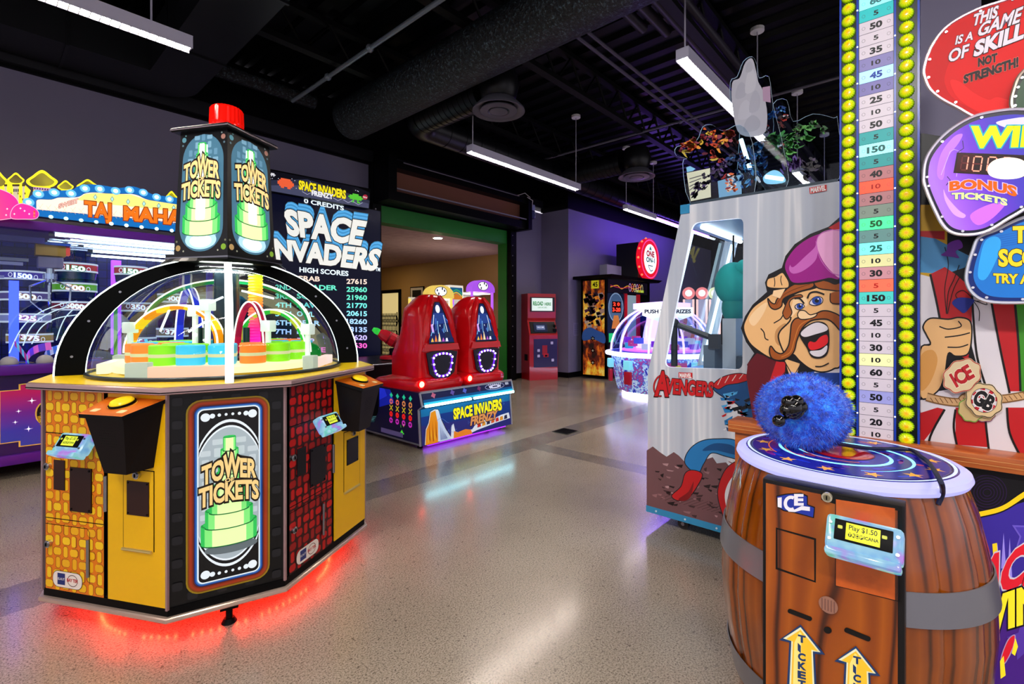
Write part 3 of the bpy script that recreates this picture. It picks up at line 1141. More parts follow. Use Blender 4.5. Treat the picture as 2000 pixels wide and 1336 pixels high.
# front diagonal panel with the lit picture
u = Vector((1, 1, 0)).normalized()
n_ = Vector((1, -1, 0)).normalized()
c0 = n_ * .7025
a = plane_art(c0 + Vector((0, 0, 0)), u, (0, 0, 1), .0004)
rnd = random.Random(5)
for i in range(8):
    for j in range(18):
        if (i + j) % 2: a.fill(rrect(-.205 + i * .053, .17 + j * .048, -.168 + i * .053, .205 + j * .048, .008, 2), C('#1b1b1f', .35), layer=False)
a.k += 1
L, Rr, B, T = -.157, .157, .185, 1.005
for k, (ins, hexc) in enumerate(((0, '#8a7412'), (.006, '#7a3d10'), (.012, '#9a3416'), (.019, '#8a2c14'), (.024, '#5a2014'), (.029, '#1d3a8a'), (.033, '#3f7bd0'), (.038, '#8ac0ee'))):
    a.fill(rrect(L + ins, B + ins, Rr - ins, T - ins, .055 - ins * .8), C(hexc, .35, e=(.15 if k < 5 else .5)))
tw(a, 'panel_print')
a = plane_art(c0 + Vector((0, 0, 0)), u, (0, 0, 1), .0004)
a.k = 12
L, Rr, B, T = L + .040, Rr - .040, B + .040, T - .040
LIT = .80
wl = C('#dfe8ee', .3, e=.9)
a.fill(rrect(L, B, Rr, T, .024), wl)
a.fill(rrect(L + .005, B + .005, Rr - .005, T - .005, .020), C('#101012', .4))
for sgn in (1, -1):
    zc = T - .030 if sgn > 0 else B + .030
    for k in range(8):
        t = (k - 3.5) / 3.5
        a.fill(ellp(t * .088, zc - sgn * abs(t) ** 3 * .006, .0055 + .012 * abs(t) ** 3, .006 + .012 * abs(t) ** 3, n=16), wl, layer=False)
a.k += 1
mid = (B + T) / 2
clp = lambda q: [(max(-.111, min(.111, p[0])), p[1]) for p in q]
a.fill(clp(ellp(0, mid, .150, .318, n=72)), wl)
a.fill(clp(ellp(0, mid, .146, .306, n=72)), C('#15161a', .4))
a.fill(clp(ellp(0, mid, .142, .292, n=72)), wl)
grey = C('#a7b4bc', .4, e=LIT)
a.fill([(max(-.111, min(.111, p[0])), p[1]) for p in ellp(0, mid, .138, .284, n=72)], grey)
for i in range(5):
    for j in range(13):
        uu, vv = -.088 + i * .044, mid - .27 + j * .045
        if (uu / .14) ** 2 + ((vv - mid) / .28) ** 2 > .86: continue
        ww, hh = ((.013, .019) if (i + j) % 2 else (.019, .012))
        a.fill(rrect(uu - ww, vv - hh, uu + ww, vv + hh, .004, 2), C('#c3ced4', .4, e=LIT), layer=False)
a.k += 1
a.fill(ellp(.008, mid - .235, .100, .025), C('#5d6a70', .4, e=.3))
tower_picture(a, 0, mid - .205, .70, LIT, 1.0, 1.36)
tower_title(a, 0, mid + .005, .66, LIT, 1.35)
tw(a, 'lit_picture')

# two crossing arch plates with white lit rims
def arch_curve(a_, b_, n=40):
    return [(a_ * math.cos(PI * k / n), b_ * math.sin(PI * k / n)) for k in range(n + 1)]


RIM = C('#f2fffa', .3, e=2.6)
for ang in (R(45), R(-45)):
    xf = Matrix.Rotation(ang, 4, 'Z')
    out, inn = arch_curve(.715, .612), arch_curve(.600, .552)
    mb = MB()
    z0 = 1.0728
    th = .013
    P = lambda q, y: Vector((q[0], y, z0 + q[1]))
    for y_ in (-th, th):
        for k in range(40):
            mb.face([P(out[k], y_), P(out[k + 1], y_), P(inn[k + 1], y_), P(inn[k], y_)], C('#030404', .45, spec=.05), Vector((0, y_, 0)))
    for cv in (out, inn):
        for k in range(40): mb.face([P(cv[k], -th), P(cv[k + 1], -th), P(cv[k + 1], th), P(cv[k], th)], RIM)
    MB.fixn = False
    o = mb.build('arch_plate', TOW, world=False, xf=xf, weld=False, smooth=0)
    MB.fixn = True
    mb = MB()
    for y_ in (-th, th): mb.tube([P(q, y_) for q in out], .0035, RIM, n=6)
    mb.build('rim_light', o, world=False, xf=xf)
    for k in (2, 6, 10, 30, 34, 38):
        q = ((out[k][0] + inn[k][0]) / 2, (out[k][1] + inn[k][1]) / 2)
        mb = MB(); mb.cyl(P(q, -th - .003), P(q, th + .003), .006, STEEL, n=8); mb.build('bolt', o, world=False, xf=xf)

# clear dome and its foot ring
mb = MB(); mb.lathe([(.592 * math.cos(R(t)), 1.074 + .545 * math.sin(R(t))) for t in range(0, 91, 5)], GLASS, n=64)
MB.fixn = False
tw(mb, 'dome', smooth=60)
MB.fixn = True
mb = MB(); mb.lathe([(.600, 1.0735), (.600, 1.085), (.588, 1.090), (.584, 1.0735)], C('#20242a', .3), n=64); tw(mb, 'dome_ring')

# play field inside the dome
mb = MB()
FLD = C('#e8c81c', .35)
mb.lathe([(.585, 1.0745), (.585, 1.078), (0, 1.078)], FLD, n=48); tw(mb, 'play_field')
GLOWT = C('#fff6b8', .35, e=1.0)
mb = MB(); mb.lathe([(.49, 1.090), (.50, 1.090), (.50, 1.120), (.49, 1.125), (0, 1.125)], GLOWT, n=56)
mb.lathe([(.47, 1.078), (.47, 1.090), (.3, 1.090)], C('#caa80c', .4), n=40)
tw(mb, 'turntable')
mb = MB(); mb.lathe([(.20, 1.125), (.20, 1.140), (.07, 1.150), (.06, 1.62), (0, 1.62)], C('#22303a', .25), n=28)
for k in range(8):
    t = 2 * PI * k / 8
    mb.cyl((.13 * math.cos(t), .13 * math.sin(t), 1.14), (.13 * math.cos(t), .13 * math.sin(t), 1.30), .018, C('#1b3a36', .15), n=10)
tw(mb, 'centre_column')
for k, (t0, hexc) in enumerate(((222, '#fff6c8'), (296, '#ffc0a0'), (20, '#ffd8c8'), (110, '#fff2c0'))):
    mb = MB()
    t = R(t0)
    M = Matrix.Translation((.505 * math.cos(t), .505 * math.sin(t), 0)) @ Matrix.Rotation(t, 4, 'Z')
    mb.box((0, 0, 1.108), (.05, .34, .05), C(hexc, .35, e=1.0), bev=.006); mb.box((0, -.19, 1.115), (.055, .09, .075), C('#dfe8d0', .35, e=.5), bev=.006)
    for q in (-.1, .05, .13): mb.box((0, q, 1.083), (.03, .02, .014), C('#d8c020', .4))
    mb.build('gate_rail', TOW, world=False, xf=M)


def hoop(p0, p1, h, c1, c2, nseg, name, glow=.9, wide=.045):
    """ribbon arch standing on the field, in alternate colours"""
    p0, p1 = Vector(p0), Vector(p1)
    mb = MB()
    d = (p1 - p0)
    s = Vector((-d.y, d.x, 0)).normalized() * wide / 2
    n = nseg * 3
    cm = lambda k: p0.lerp(p1, .5 - .5 * math.cos(PI * k / n)) + Vector((0, 0, h * math.sin(PI * k / n)))
    for k in range(n):
        m = (c1, c2)[(k // 3) % 2]
        a_, b_ = cm(k), cm(k + 1)
        o_ = (Vector((p0.x + d.x / 2, p0.y + d.y / 2, p0.z)) - a_).normalized() * .022
        o2 = (Vector((p0.x + d.x / 2, p0.y + d.y / 2, p0.z)) - b_).normalized() * .022
        mb.loft([[a_ - s, a_ + s, a_ + s + o_, a_ - s + o_], [b_ - s, b_ + s, b_ + s + o2, b_ - s + o2]], m)
    W_ = C('#fffbe8', .3, e=1.4)
    for q in (-1, 1): mb.tube([cm(k) + s * q * 1.1 for k in range(n + 1)], .005, W_, n=5)
    return tw(mb, name, smooth=0)


g2 = lambda r_, t_, z_: (r_ * math.cos(R(t_)), r_ * math.sin(R(t_)), z_)
cm_ = TM.inverted() @ CAM
camang = math.degrees(math.atan2(cm_.y, cm_.x))
rt_ = (TR_.inverted() @ RT)


def df(rx, dz, z=1.13):     # rx to the picture's right of the column, dz towards the camera
    to = Vector((cm_.x, cm_.y, 0)).normalized()
    return rt_.to_3d() * rx + to * dz + Vector((0, 0, z))


YA, YB = C('#ffd21c', .4, e=.9), C('#ff9a10', .4, e=.8)
hoop(df(-.55, .02, 1.16), df(-.03, .16, 1.22), .23, YA, YB, 10, 'ticket_arch')
hoop(df(.06, -.08, 1.16), df(.46, -.02, 1.16), .24, C('#2fc43c', .4, e=.7), C('#c8d838', .4, e=.7), 10, 'ticket_arch')
hoop(df(.05, .06, 1.16), df(.21, .14, 1.18), .27, C('#d01448', .4, e=.6), C('#b01040', .4, e=.6), 8, 'ticket_arch', wide=.03)
hoop(df(-.30, -.32, 1.12), df(-.16, -.28, 1.12), .42, C('#2a3ce0', .4, e=.7), C('#2030c8', .4, e=.7), 6, 'ticket_arch')
hoop(df(-.50, -.20, 1.30), df(.50, -.20, 1.30), .28, C('#0a8a48', .4, e=.35), C('#0a7a40', .4, e=.3), 8, 'glow_arch', wide=.02)  # glowing arch stands in for the green reflection of the dome edges
mt, nt, b = nodes('rainbow_tube')
zc = sepxyz(nt, obj_co(nt))[2]
col = ramp(nt, math_(nt, 'MULTIPLY_ADD', zc, 2.0, -2.24), [(0, '#ff18d0'), (.35, '#f01878'), (.6, '#ff7030'), (.85, '#ffd020'), (1, '#a8f030')])
nt.links.new(col, b.inputs['Base Color']); nt.links.new(col, b.inputs['Emission Color'])
b.inputs['Emission Strength'].default_value = 1.0
mb = MB()
c_ = df(.165, -.08, 0)
z_ = 1.125
pr = []
while z_ < 1.60:
    pr += [(.034, z_), (.040, z_ + .008), (.034, z_ + .016)]
    z_ += .017
mb.lathe(pr, mt, c=c_, n=18); tw(mb, 'light_tube')
WP = C('#e8f4e8', .3, e=.35)
for q, hh in ((df(-.53, .06, 0), 1.33), (df(.22, .16, 0), 1.34), (df(.45, .02, 0), 1.32), (df(-.10, .20, 0), 1.45), (df(-.17, .12, 0), 1.42)):
    mb = MB(); mb.cyl(q + Vector((0, 0, 1.09)), q + Vector((0, 0, hh)), .014, WP, n=10); mb.box(q + Vector((0, 0, hh - .03)), (.06, .05, .06), WP, bev=.006); mb.box(q + Vector((0, 0, 1.12)), (.05, .05, .05), WP, bev=.006)
    tw(mb, 'ticket_post')
mb = MB()
for q0, q1 in (((-.16, .2, 1.40), (-.02, .24, 1.46)), ((.08, .1, 1.50), (.26, .05, 1.46)), ((-.36, .1, 1.28), (-.31, .1, 1.40)), ((-.20, .2, 1.28), (-.10, .2, 1.34))):
    mb.tube([df(*q0), df(*q1)], .006, C('#f4ffff', .3, e=1.2), n=6)
tw(mb, 'wire_arm')
mb = MB()
for q0, q1 in (((-.24, .50), (-.14, .52)), ((-.10, .525), (.0, .53)), ((-.3, .46), (-.22, .50))):
    p_ = df(q0[0], q0[1], 1.088); r_ = df(q1[0], q1[1], 1.088)
    mb.tube([p_, p_.lerp(r_, .5) + Vector((0, 0, .012)), r_], [.008, .014, .006], C('#173a20', .15), n=7)
tw(mb, 'cable_loom')
mb = MB()
mb.ball(df(-.47, .16, 1.155), .05, C('#ffd8c8', .4, e=.9), 10, (1, 1, .8)); mb.ball(df(.47, -.12, 1.15), .07, C('#0c8a30', .3, e=.5), 10, (1.2, .8, .9))
tw(mb, 'lamp_globe')
# dome lamp under the box
mb = MB(); mb.lathe([(.13, 1.628), (.13, 1.634), (0, 1.634)], C('#f6fff0', .3, e=26, eh='#f4fff0'), n=24); mb.lathe([(.15, 1.626), (.15, 1.636), (.13, 1.636), (.13, 1.626)], STEEL, n=24); tw(mb, 'dome_lamp')

# box tower
mb = MB()
BK = C('#050607', .3, spec=.35)
sq = lambda h, z: [Vector(p) for p in ((-h, -h, z), (h, -h, z), (h, h, z), (-h, h, z))]
mb.loft([sq(.172, 1.688), sq(.150, 2.340)], BK); tb = tw(mb, 'tower_box', smooth=0)
mb = MB(); mb.loft([sq(.198, 1.652), sq(.198, 1.688)], BK); mb.loft([sq(.200, 1.664), sq(.200, 1.672)], STEEL)
mb.lathe([(.30, 1.636), (.28, 1.655), (0, 1.655)], BK, n=40); tw(mb, 'tower_foot', smooth=0)
mb = MB()
mb.loft([sq(.178, 2.340), sq(.182, 2.346), sq(.182, 2.358), sq(.176, 2.364)], BK); mb.loft([sq(.184, 2.347), sq(.184, 2.353)], C('#a89aa0', .25, m=.7)); tw(mb, 'tower_cap', smooth=0)
for rz in (0, 90, 180, 270):
    xf = Matrix.Rotation(R(rz), 4, 'Z')
    tilt = math.atan2(.022, .652)
    P0 = Vector((0, -.1722, 1.688))
    V = Vector((0, .022, .652)).normalized()
    a = plane_art(P0, (1, 0, 0), V, .00012)
    for ux, uz, hexc, rr in ((-.145, .035, '#d8b070', .016), (.145, .035, '#9ac840', .016), (-.125, .615, '#70b0c0', .014), (.125, .615, '#c89080', .014), (-.155, .07, '#8a8a70', .006), (.155, .07, '#8a8a70', .006), (-.115, .637, '#70a0a0', .005), (.115, .637, '#90a0a0', .005), (-.11, .018, '#c8c8b0', .005), (.11, .018, '#c8c8b0', .005), (-.132, .585, '#7090a0', .006), (.132, .585, '#7090a0', .006)):
        a.fill(ellp(ux, uz, rr, rr, n=14), C(hexc, .4, e=.5), layer=False)
    a.k += 1
    body = [(p[0] * (1 - .10 * (p[1] / .65)), p[1]) for p in rrect(-.142, .014, .142, .636, .135, 10)]
    a.fill(body, C('#4f7f98', .35, e=.8))
    for i in range(7):
        for j in range(15):
            uu, vv = -.12 + i * .04, .06 + j * .04
            if abs(uu) > .128 - .01 or (vv < .10 and abs(uu) > .10) or (vv > .56 and abs(uu) > .07): continue
            ww, hh = ((.011, .017) if (i + j) % 2 else (.017, .011))
            a.fill(rrect(uu - ww, vv - hh, uu + ww, vv + hh, .004, 2), C('#86b4cc' if (i * j) % 3 else '#6c9cb8', .4, e=.8), layer=False)
    a.k += 1
    a.fill(ellp(0, .075, .10, .050), C('#b8e4f4', .4, e=1.0)); a.fill(ellp(0, .07, .07, .035), C('#e8fbff', .4, e=1.5))
    a.fill([(-.05, .30), (.05, .30), (.028, .58), (-.028, .58)], C('#d8fff0', .4, e=1.6))
    tower_picture(a, 0, .12, .80, 1.0, 1.0, 1.22)
    a.fill([(-.022, .36), (.022, .36), (.014, .585), (-.014, .585)], C('#fbfff4', .4, e=2.2))
    a.fill(rrect(-.030, .18, .030, .33, .01), C('#fbffe8', .4, e=2.0))
    tower_title(a, 0, .335, .74, 1.15, 1.3)
    a.build('lit_picture', tb, world=False, xf=xf)
# red beacon
mr, nt, b = nodes('red_lens')
b.inputs['Base Color'].default_value = hx('#e01208'); b.inputs['Roughness'].default_value = .1
b.inputs['Emission Color'].default_value = hx('#ff1206'); b.inputs['Emission Strength'].default_value = .45
mb = MB()
rings = []
for z_, rr in ((2.362, .080), (2.37, .083), (2.42, .083), (2.425, .080), (2.43, .083), (2.51, .080), (2.522, .070)):
    rings.append([Vector(((rr + (.003 if k % 2 else 0)) * math.cos(2 * PI * k / 48), (rr + (.003 if k % 2 else 0)) * math.sin(2 * PI * k / 48), z_)) for k in range(48)])
mb.loft(rings, mr); bc = tw(mb, 'beacon', smooth=20)
mb = MB(); mb.lathe([(.088, 2.358), (.088, 2.364), (.08, 2.368)], BLACK, n=32); mb.build('beacon_base', bc, world=False)

# ticket rolls riding on the turntable
COLS = [('#7fd010', 'green'), ('#f07a20', 'orange'), ('#38b4d8', 'blue')]
proto = {}
k = 0
for rad, nn in ((.385, 18), (.255, 12)):
    for i in range(nn):
        hexc, cn = COLS[(i * 2 + (i // 3)) % 3]
        t = 2 * PI * i / nn + .2
        loc = TM @ Vector((rad * math.cos(t), rad * math.sin(t), 1.126))
        if cn not in proto:
            r_ = thing('ticket_roll', '%s banded ticket roll standing on the glowing turntable under the clear dome' % cn, 'ticket roll', loc, 0, cn + ' ticket rolls under the dome')
            mb = MB(); mb.lathe([(.056, 0), (.060, .004), (.060, .040), (.056, .044), (.056, .048), (.060, .052), (.060, .092), (.056, .096), (.018, .096), (.018, .08)], C(hexc, .4, e=.45), n=22, c=loc); mb.build('roll', r_)
            mb = MB(); mb.lathe([(.0606, .038), (.0606, .054), (.0595, .054)], C('#f4f0b0', .4, e=.6), n=22, c=loc); mb.build('band', r_)
            proto[cn] = r_
        else:
            c = copy_tree(proto[cn])
            c.location = loc
            c.rotation_euler = (0, 0, t)

# ================================================================ TWO-SEAT ALIEN SHOOTER WITH TALL SCORE SCREEN
SH = thing('twin_seat_shooter_game', 'two seat shooting game with red pod seats and tall black high score screen', 'arcade game', (3.7, 4.5, 0))
XS0, XS1, YB = 3.02, 4.40, 4.00
# seat platform: side profile traced on its near side, run across the width
prof_px = [(722, 850), (730, 765), (760, 764), (816, 764), (822, 797), (811, 806), (818, 868), (790, 866)]
pr = []
for px, py in ((816, 764), (823, 797), (811, 806), (818, 872)):
    q = onX(px, py, XS0)
    pr.append((q.y, q.z))
front = [(3.955, .59), (3.915, .455), (3.975, .415), (3.945, .05)]
back = [(5.15, .05), (5.15, .14), (4.80, .17), (4.72, .30), (4.70, .59)]
NAVY = C('#101236', .35, coat=.3)
mb = MB()
mb.prism([(XS0, y, z) for y, z in front + back], (XS1 - XS0, 0, 0), NAVY)
mb.build('platform', SH, smooth=0)
mb = MB()
for xx in (XS0 - .004, XS1 + .004):
    mb.tube([(xx, y, z) for y, z in front], .012, C('#9a9aa8', .3, m=.5), n=6)
mb.tube([(XS0, 3.952, .592), (XS1, 3.952, .592)], .014, C('#a89aa8', .3, m=.5), n=6)
mb.tube([(XS0 - .004, 3.95, .06), (XS0 - .004, 5.15, .06)], .010, C('#55555f', .4), n=6)
mb.build('edge_trim', SH)
mb = MB()
for xx in (XS0 + .08, XS1 - .32, XS1 - .10): mb.cyl((xx, 4.06, 0), (xx, 4.06, .05), .03, BLACK, n=12); mb.cyl((xx, 5.0, 0), (xx, 5.0, .05), .03, BLACK, n=12)
mb.build('foot', SH)
# lit bars on the rear of the platform
LED = C('#d8fbff', .3, e=16, eh='#a8f2ff')
for x0, x1 in ((XS0 + .03, 3.68), (3.73, XS1 - .01)):
    mb = MB(); mb.bb((x0, 3.895, .445), (x1, 3.914, .468), LED); mb.build('light_bar', SH)
mb = MB(); mb.bb((XS0 + .1, 3.95, .035), (XS1 - .1, 4.1, .045), C('#9a2aff', .4, e=2)); mb.build('underglow_strip', SH)

# artwork of the upper and lower rear panels
P0, P1 = Vector((XS0, 3.955, .59)), Vector((XS0, 3.915, .47))
a = plane_art(P1, (1, 0, 0), (P0 - P1).normalized(), .0002)
W = XS1 - XS0
a.fill([(.02, .0), (W - .01, 0), (W - .01, .125), (.02, .125)], C('#0e1440', .35, e=.25))
a.fill([(.02, .0), (W - .01, 0), (W - .01, .05), (.02, .05)], C('#0c5a9a', .35, e=.5))
a.fill([(.02, .0), (W - .01, 0), (W - .01, .022), (.02, .022)], C('#35b4d8', .35, e=.7))
for x, hexc in ((.16, '#b45a78'), (.42, '#5a4a9a'), (.60, '#4a5ab8'), (.82, '#6a2a5a')):
    a.fill(star(x, .085, .035, 4, .6, 10), C(hexc, .4, e=.3))
a.fill(ellp(1.08, .082, .10, .022), C('#c8c8e0', .4, e=.3)); a.stroke(ellp(1.08, .082, .16, .034), .006, C('#9aa0c8', .4, e=.3), closed=True)
for k in range(7): a.stroke([(1.0 + k * .028, .06), (.98 + k * .034, .118)], .006, C('#d8d8ee', .4, e=.3))
a.fill(rrect(1.04, .074, 1.12, .090, .005), C('#2a2a60', .4)); a.fill(rrect(W - .12, .08, W - .06, .11, .006), C('#b8c0d8', .4))
a.build('upper_rear_print', SH)
P0, P1 = Vector((XS0, 3.975, .415)), Vector((XS0, 3.945, .05))
V = (P0 - P1).normalized()
a = plane_art(P1, (1, 0, 0), V, .0002)
a.fill([(.02, 0), (W - .01, 0), (W - .01, .37), (.02, .37)], C('#1a1c66', .35, e=.4))
a.fill([(.02, .20), (W - .01, .14), (W - .01, .37), (.02, .37)], C('#14388a', .35, e=.5))
a.fill([(.02, .29), (W - .01, .29), (W - .01, .37), (.02, .37)], C('#1470a8', .35, e=.5))
OR, ORD, ICE_ = C('#f09018', .4, e=.6), C('#5a2a08', .4), C('#c8d8f4', .4, e=.6)
bl = C('#0c0c24', .4)
a.blob([(.05, .0), (.07, .16), (.11, .22), (.14, .33), (.20, .35), (.25, .34), (.29, .22), (.34, .12), (.42, .0)], C('#e8e8f4', .4, e=.5), .008, bl, 0)
a.fill([(.06, .0), (.08, .15), (.12, .21), (.15, .32), (.21, .335), (.235, .2), (.225, .0)], OR)
a.fill([(.245, .0), (.235, .14), (.255, .33), (.29, .20), (.34, .11), (.40, .0)], ICE_)
for k in range(6): a.fill([(.09 + k * .022, .02 + (k % 3) * .03), (.10 + k * .022, .16 + (k % 2) * .08), (.105 + k * .022, .02)], C('#b85a08' if k % 2 else '#ffc030', .4, e=.5), layer=False)
for k in range(5): a.fill([(.26 + k * .02, .01), (.265 + k * .014, .20 - k * .03), (.275 + k * .02, .02)], C('#7a88c0', .4, e=.5), layer=False)
a.k += 1
a.fill([(.40, 0), (.42, .14), (.45, .16), (.47, .07), (.53, .045), (.62, .06), (.72, .05), (.78, .10), (.95, .13), (1.10, .12), (1.2, .14), (W - .04, .15), (W - .02, .08), (1.1, .06), (.8, .03), (.62, 0)], C('#e8ecf8', .4, e=.6))
a.fill([(.44, 0), (.45, .08), (.50, .055), (.62, .07), (.70, .05), (.72, .0)], C('#f08828', .4, e=.6))
for k in range(7): a.fill([(.80 + k * .075, .055 + k * .004), (.86 + k * .075, .06 + k * .004), (.855 + k * .075, .105 + k * .004), (.81 + k * .075, .10 + k * .004)], C(['#d82a20', '#f0a030', '#2a2a50', '#f06828'][k % 4], .4, e=.5), layer=False)
a.k += 1
rnd = random.Random(2)
for k in range(16):
    x, z = rnd.uniform(.36, 1.3), rnd.uniform(.08, .34)
    pts = [(x, z)]
    for q in range(4): x += rnd.uniform(-.05, .05); z += rnd.uniform(-.04, .04); pts.append((max(.05, min(W - .05, x)), max(.02, min(.35, z))))
    a.stroke(pts, .003, C('#6a8ae8', .4, e=.5), layer=False)
a.k += 1
tdk = C('#181830', .5)
a.text('SPACE INVADERS', (.46, .205), (1.22, .205), .105, C('#f4e418', .4, e=.8), bold=.05, ol=tdk, olb=.10, hr=.12)
a.text('FRENZY', (.70, .10), (1.12, .115), .085, C('#e89a5a', .4, e=.6), bold=.05, ol=C('#4a1a20', .5), olb=.11, slant=.05)
a.build('lower_rear_print', SH)


def blob_art(a, x, z, s, m, rows):
    """plain chunky pixel badge"""
    for j, row in enumerate(rows):
        for i, ch in enumerate(row):
            if ch == '#':
                u, v = x + (i - len(row) / 2) * s, z - j * s
                a.fill([(u, v), (u + s, v), (u + s, v + s), (u, v + s)], m, layer=False)
    a.k += 1


DIAM = ['..#..', '.###.', '#####', '.###.', '..#..']
RING = ['.###.', '##.##', '#...#', '##.##', '.###.']
CROSS = ['#...#', '.#.#.', '..#..', '.#.#.', '#...#']
BLOCK = ['.###.', '#####', '##.##', '#####', '.###.']
a = plane_art((XS0 - .001, 4.70, 0), (0, -1, 0), (0, 0, 1), .0002)
a.fill([(.01, .08), (.72, .08), (.715, .40), (.76, .45), (.74, .575), (.01, .575)], C('#0c0a30', .35, e=.2))
a.fill([(.01, .36), (.30, .44), (.22, .575), (.01, .575)], C('#1420a0', .35, e=.4))
a.fill([(.01, .44), (.16, .50), (.11, .575), (.01, .575)], C('#2030d0', .35, e=.4))
for j, (hexc, bad) in enumerate((('#28c898', DIAM), ('#f0705a', RING), ('#f0d020', CROSS), ('#e82020', BLOCK), ('#d030c0', RING))):
    for i in range(4):
        blob_art(a, .24 + i * .115, .535 - j * .068, .0115, C('#e08a50' if (j == 1 and i > 1) else hexc, .4, e=.7), bad)
blob_art(a, .44, .155, .014, C('#48d838', .4, e=.8), ['..#..', '.###.', '#####'])
blob_art(a, .42, .215, .008, C('#48a838', .4, e=.6), ['#', '.#', '#', '.#']); blob_art(a, .47, .23, .008, C('#c8c838', .4, e=.6), ['#', '#', '#', '#'])
a.fill([(.05, .09), (.46, .09), (.46, .14), (.05, .14)], C('#6a64a0', .4))
a.build('side_print', SH)
mb = MB(); mb.bb((XS0 + .02, 4.74, .16), (XS0 + .30, 5.1, .175), C('#3a7078', .35, m=.4))
for k in range(5):
    for i in range(4): mb.box((XS0 + .05 + i * .06, 4.78 + k * .07, .178), (.035, .012, .006), C('#8ad0d8', .3, m=.6), rot=R(45 if (i + k) % 2 else -45))
mb.build('tread_plate', SH)


# the two red seats: shells lofted from plan sections
RED = C('#c00812', .25, coat=.35)


def seat(cx, first=None):
    cz = lambda y, z: Vector((0, y, z))
    st = None
    secs = [  # z, back half width, front half width, back y, front y, back roundness
        (.590, .320, .30, 4.01, 5.02, .08), (.630, .330, .30, 4.00, 5.00, .08), (.675, .330, .28, 4.00, 4.90, .08), (.700, .305, .27, 4.02, 4.74, .06),
        (.725, .268, .27, 4.06, 4.62, .045), (.88, .272, .28, 4.06, 4.60, .04), (.97, .275, .285, 4.055, 4.58, .04),
        (1.06, .262, .275, 4.05, 4.53, .035), (1.18, .246, .265, 4.07, 4.46, .035), (1.36, .236, .255, 4.10, 4.43, .035), (1.46, .230, .245, 4.12, 4.42, .035),
        (1.50, .195, .21, 4.13, 4.40, .035), (1.56, .150, .16, 4.15, 4.37, .03), (1.60, .105, .11, 4.18, 4.34, .03), (1.615, .06, .07, 4.21, 4.31, .02)]
    mb = MB()
    rings = []
    for z, hb, hf, yb, yf, ro in secs:
        ro = min(ro, hb * .6)
        half = [(0, yb - .0), (hb - ro * 1.6, yb), (hb - ro * .45, yb + ro * .35), (hb, yb + ro * 1.3), (max(hb, hf) * 1.0, (yb + yf) / 2), (hf, yf - ro), (hf - ro * .5, yf - ro * .2), (hf * .45, yf)]
        full = half + [(0, yf)] + [(-x, y) for x, y in half[:0:-1]]
        rings.append([Vector((cx + x, y, z)) for x, y in full])
    mb.loft(rings, RED)
    shell = mb.build('seat_shell', SH, smooth=42)
    # ridges down both sides of the back
    for s in (-1, 1):
        mb = MB()
        mb.tube([(cx + s * .205, 4.10, 1.04), (cx + s * .185, 4.07, 1.16), (cx + s * .150, 4.09, 1.36), (cx + s * .095, 4.12, 1.52), (cx + s * .05, 4.15, 1.60)], [.03, .040, .040, .035, .02], RED, n=10)
        mb.build('back_ridge', shell)
    mb = MB()
    mb.loft([[Vector((cx + x, y, z)) for x, z in ((-.25, 1.005), (.25, 1.005), (.225, 1.075), (-.225, 1.075))] for y in (4.075, 4.03)], RED)
    mb.build('back_ledge', shell, smooth=30)
    mb = MB()
    a0, a1 = Vector((cx - .19, 4.028, 1.085)), Vector((cx, 4.135, 1.56))
    V_ = Vector((0, .09, .47)).normalized()
    a = plane_art((cx, 4.035, 1.085), (1, 0, 0), V_, .0003)
    pts = [(-.175, 0), (.175, 0), (.15, .13), (.085, .33), (.03, .45), (-.03, .45), (-.085, .33), (-.15, .13)]
    a.fill(pts, C('#1a2a70', .3, e=.5))
    a.stroke(pts, .014, C('#08080c', .3), closed=True)
    a.fill([(-.13, .20), (.12, .22), (.07, .33), (-.07, .33)], C('#2a4aa0', .3, e=.6))
    a.fill(ellp(-.005, .375, .03, .045), C('#e8f4ff', .3, e=1.1))
    for k in range(9): a.stroke([(-.14 + k * .035, .08 + (k * 5 % 7) * .02), (-.12 + k * .03, .12 + (k * 3 % 5) * .03), (-.09 + k * .022, .11 + (k * 5 % 6) * .04)], .008, C(['#8ad0ff', '#e8f4ff', '#4a7ad8'][k % 3], .3, e=.9), layer=False)
    a.k += 1
    for k in range(5): a.fill([(-.15 + k * .05, .015), (-.11 + k * .05, .015), (-.125 + k * .05, .06 + .03 * (k % 3))], C(['#ffc850', '#f08840', '#ffe8b0', '#c060c8', '#f0f0ff'][k], .3, e=.8), layer=False)
    a.k += 1
    a.fill([(-.12, .12), (-.09, .12), (-.10, .21), (-.125, .2)], C('#d8b0ff', .3, e=.8)); a.fill([(.05, .05), (.14, .06), (.12, .12), (.06, .12)], C('#20305a', .3))
    a.build('back_print', shell)
    # lit port at the foot of the back
    mb = MB()
    hexp = [(-.215, .985), (-.12, 1.0), (.12, 1.0), (.215, .985), (.17, .76), (.08, .70), (-.08, .70), (-.17, .76)]
    mb.prism([(cx + x, 4.04, z) for x, z in hexp], (0, -.012, 0), C('#0b0a1e', .25))
    port = mb.build('back_port', shell, smooth=0)
    loop = spl([(-.13, .93), (-.05, .968), (.05, .968), (.13, .93), (.105, .79), (.055, .735), (-.055, .735), (-.105, .79)], 4)
    mb = MB()
    mb.tube([(cx + x, 4.026, z) for x, z in loop], .012, C('#6a28d8', .3, e=1.3), n=6, closed=True)
    mb.build('glow_ring', port)
    mb = MB()
    for x, z in loop[::2]: mb.ball((cx + x, 4.014, z), .011, C('#f0e4ff', .3, e=8, eh='#d8c0ff'), 6)
    mb.build('ring_leds', port)
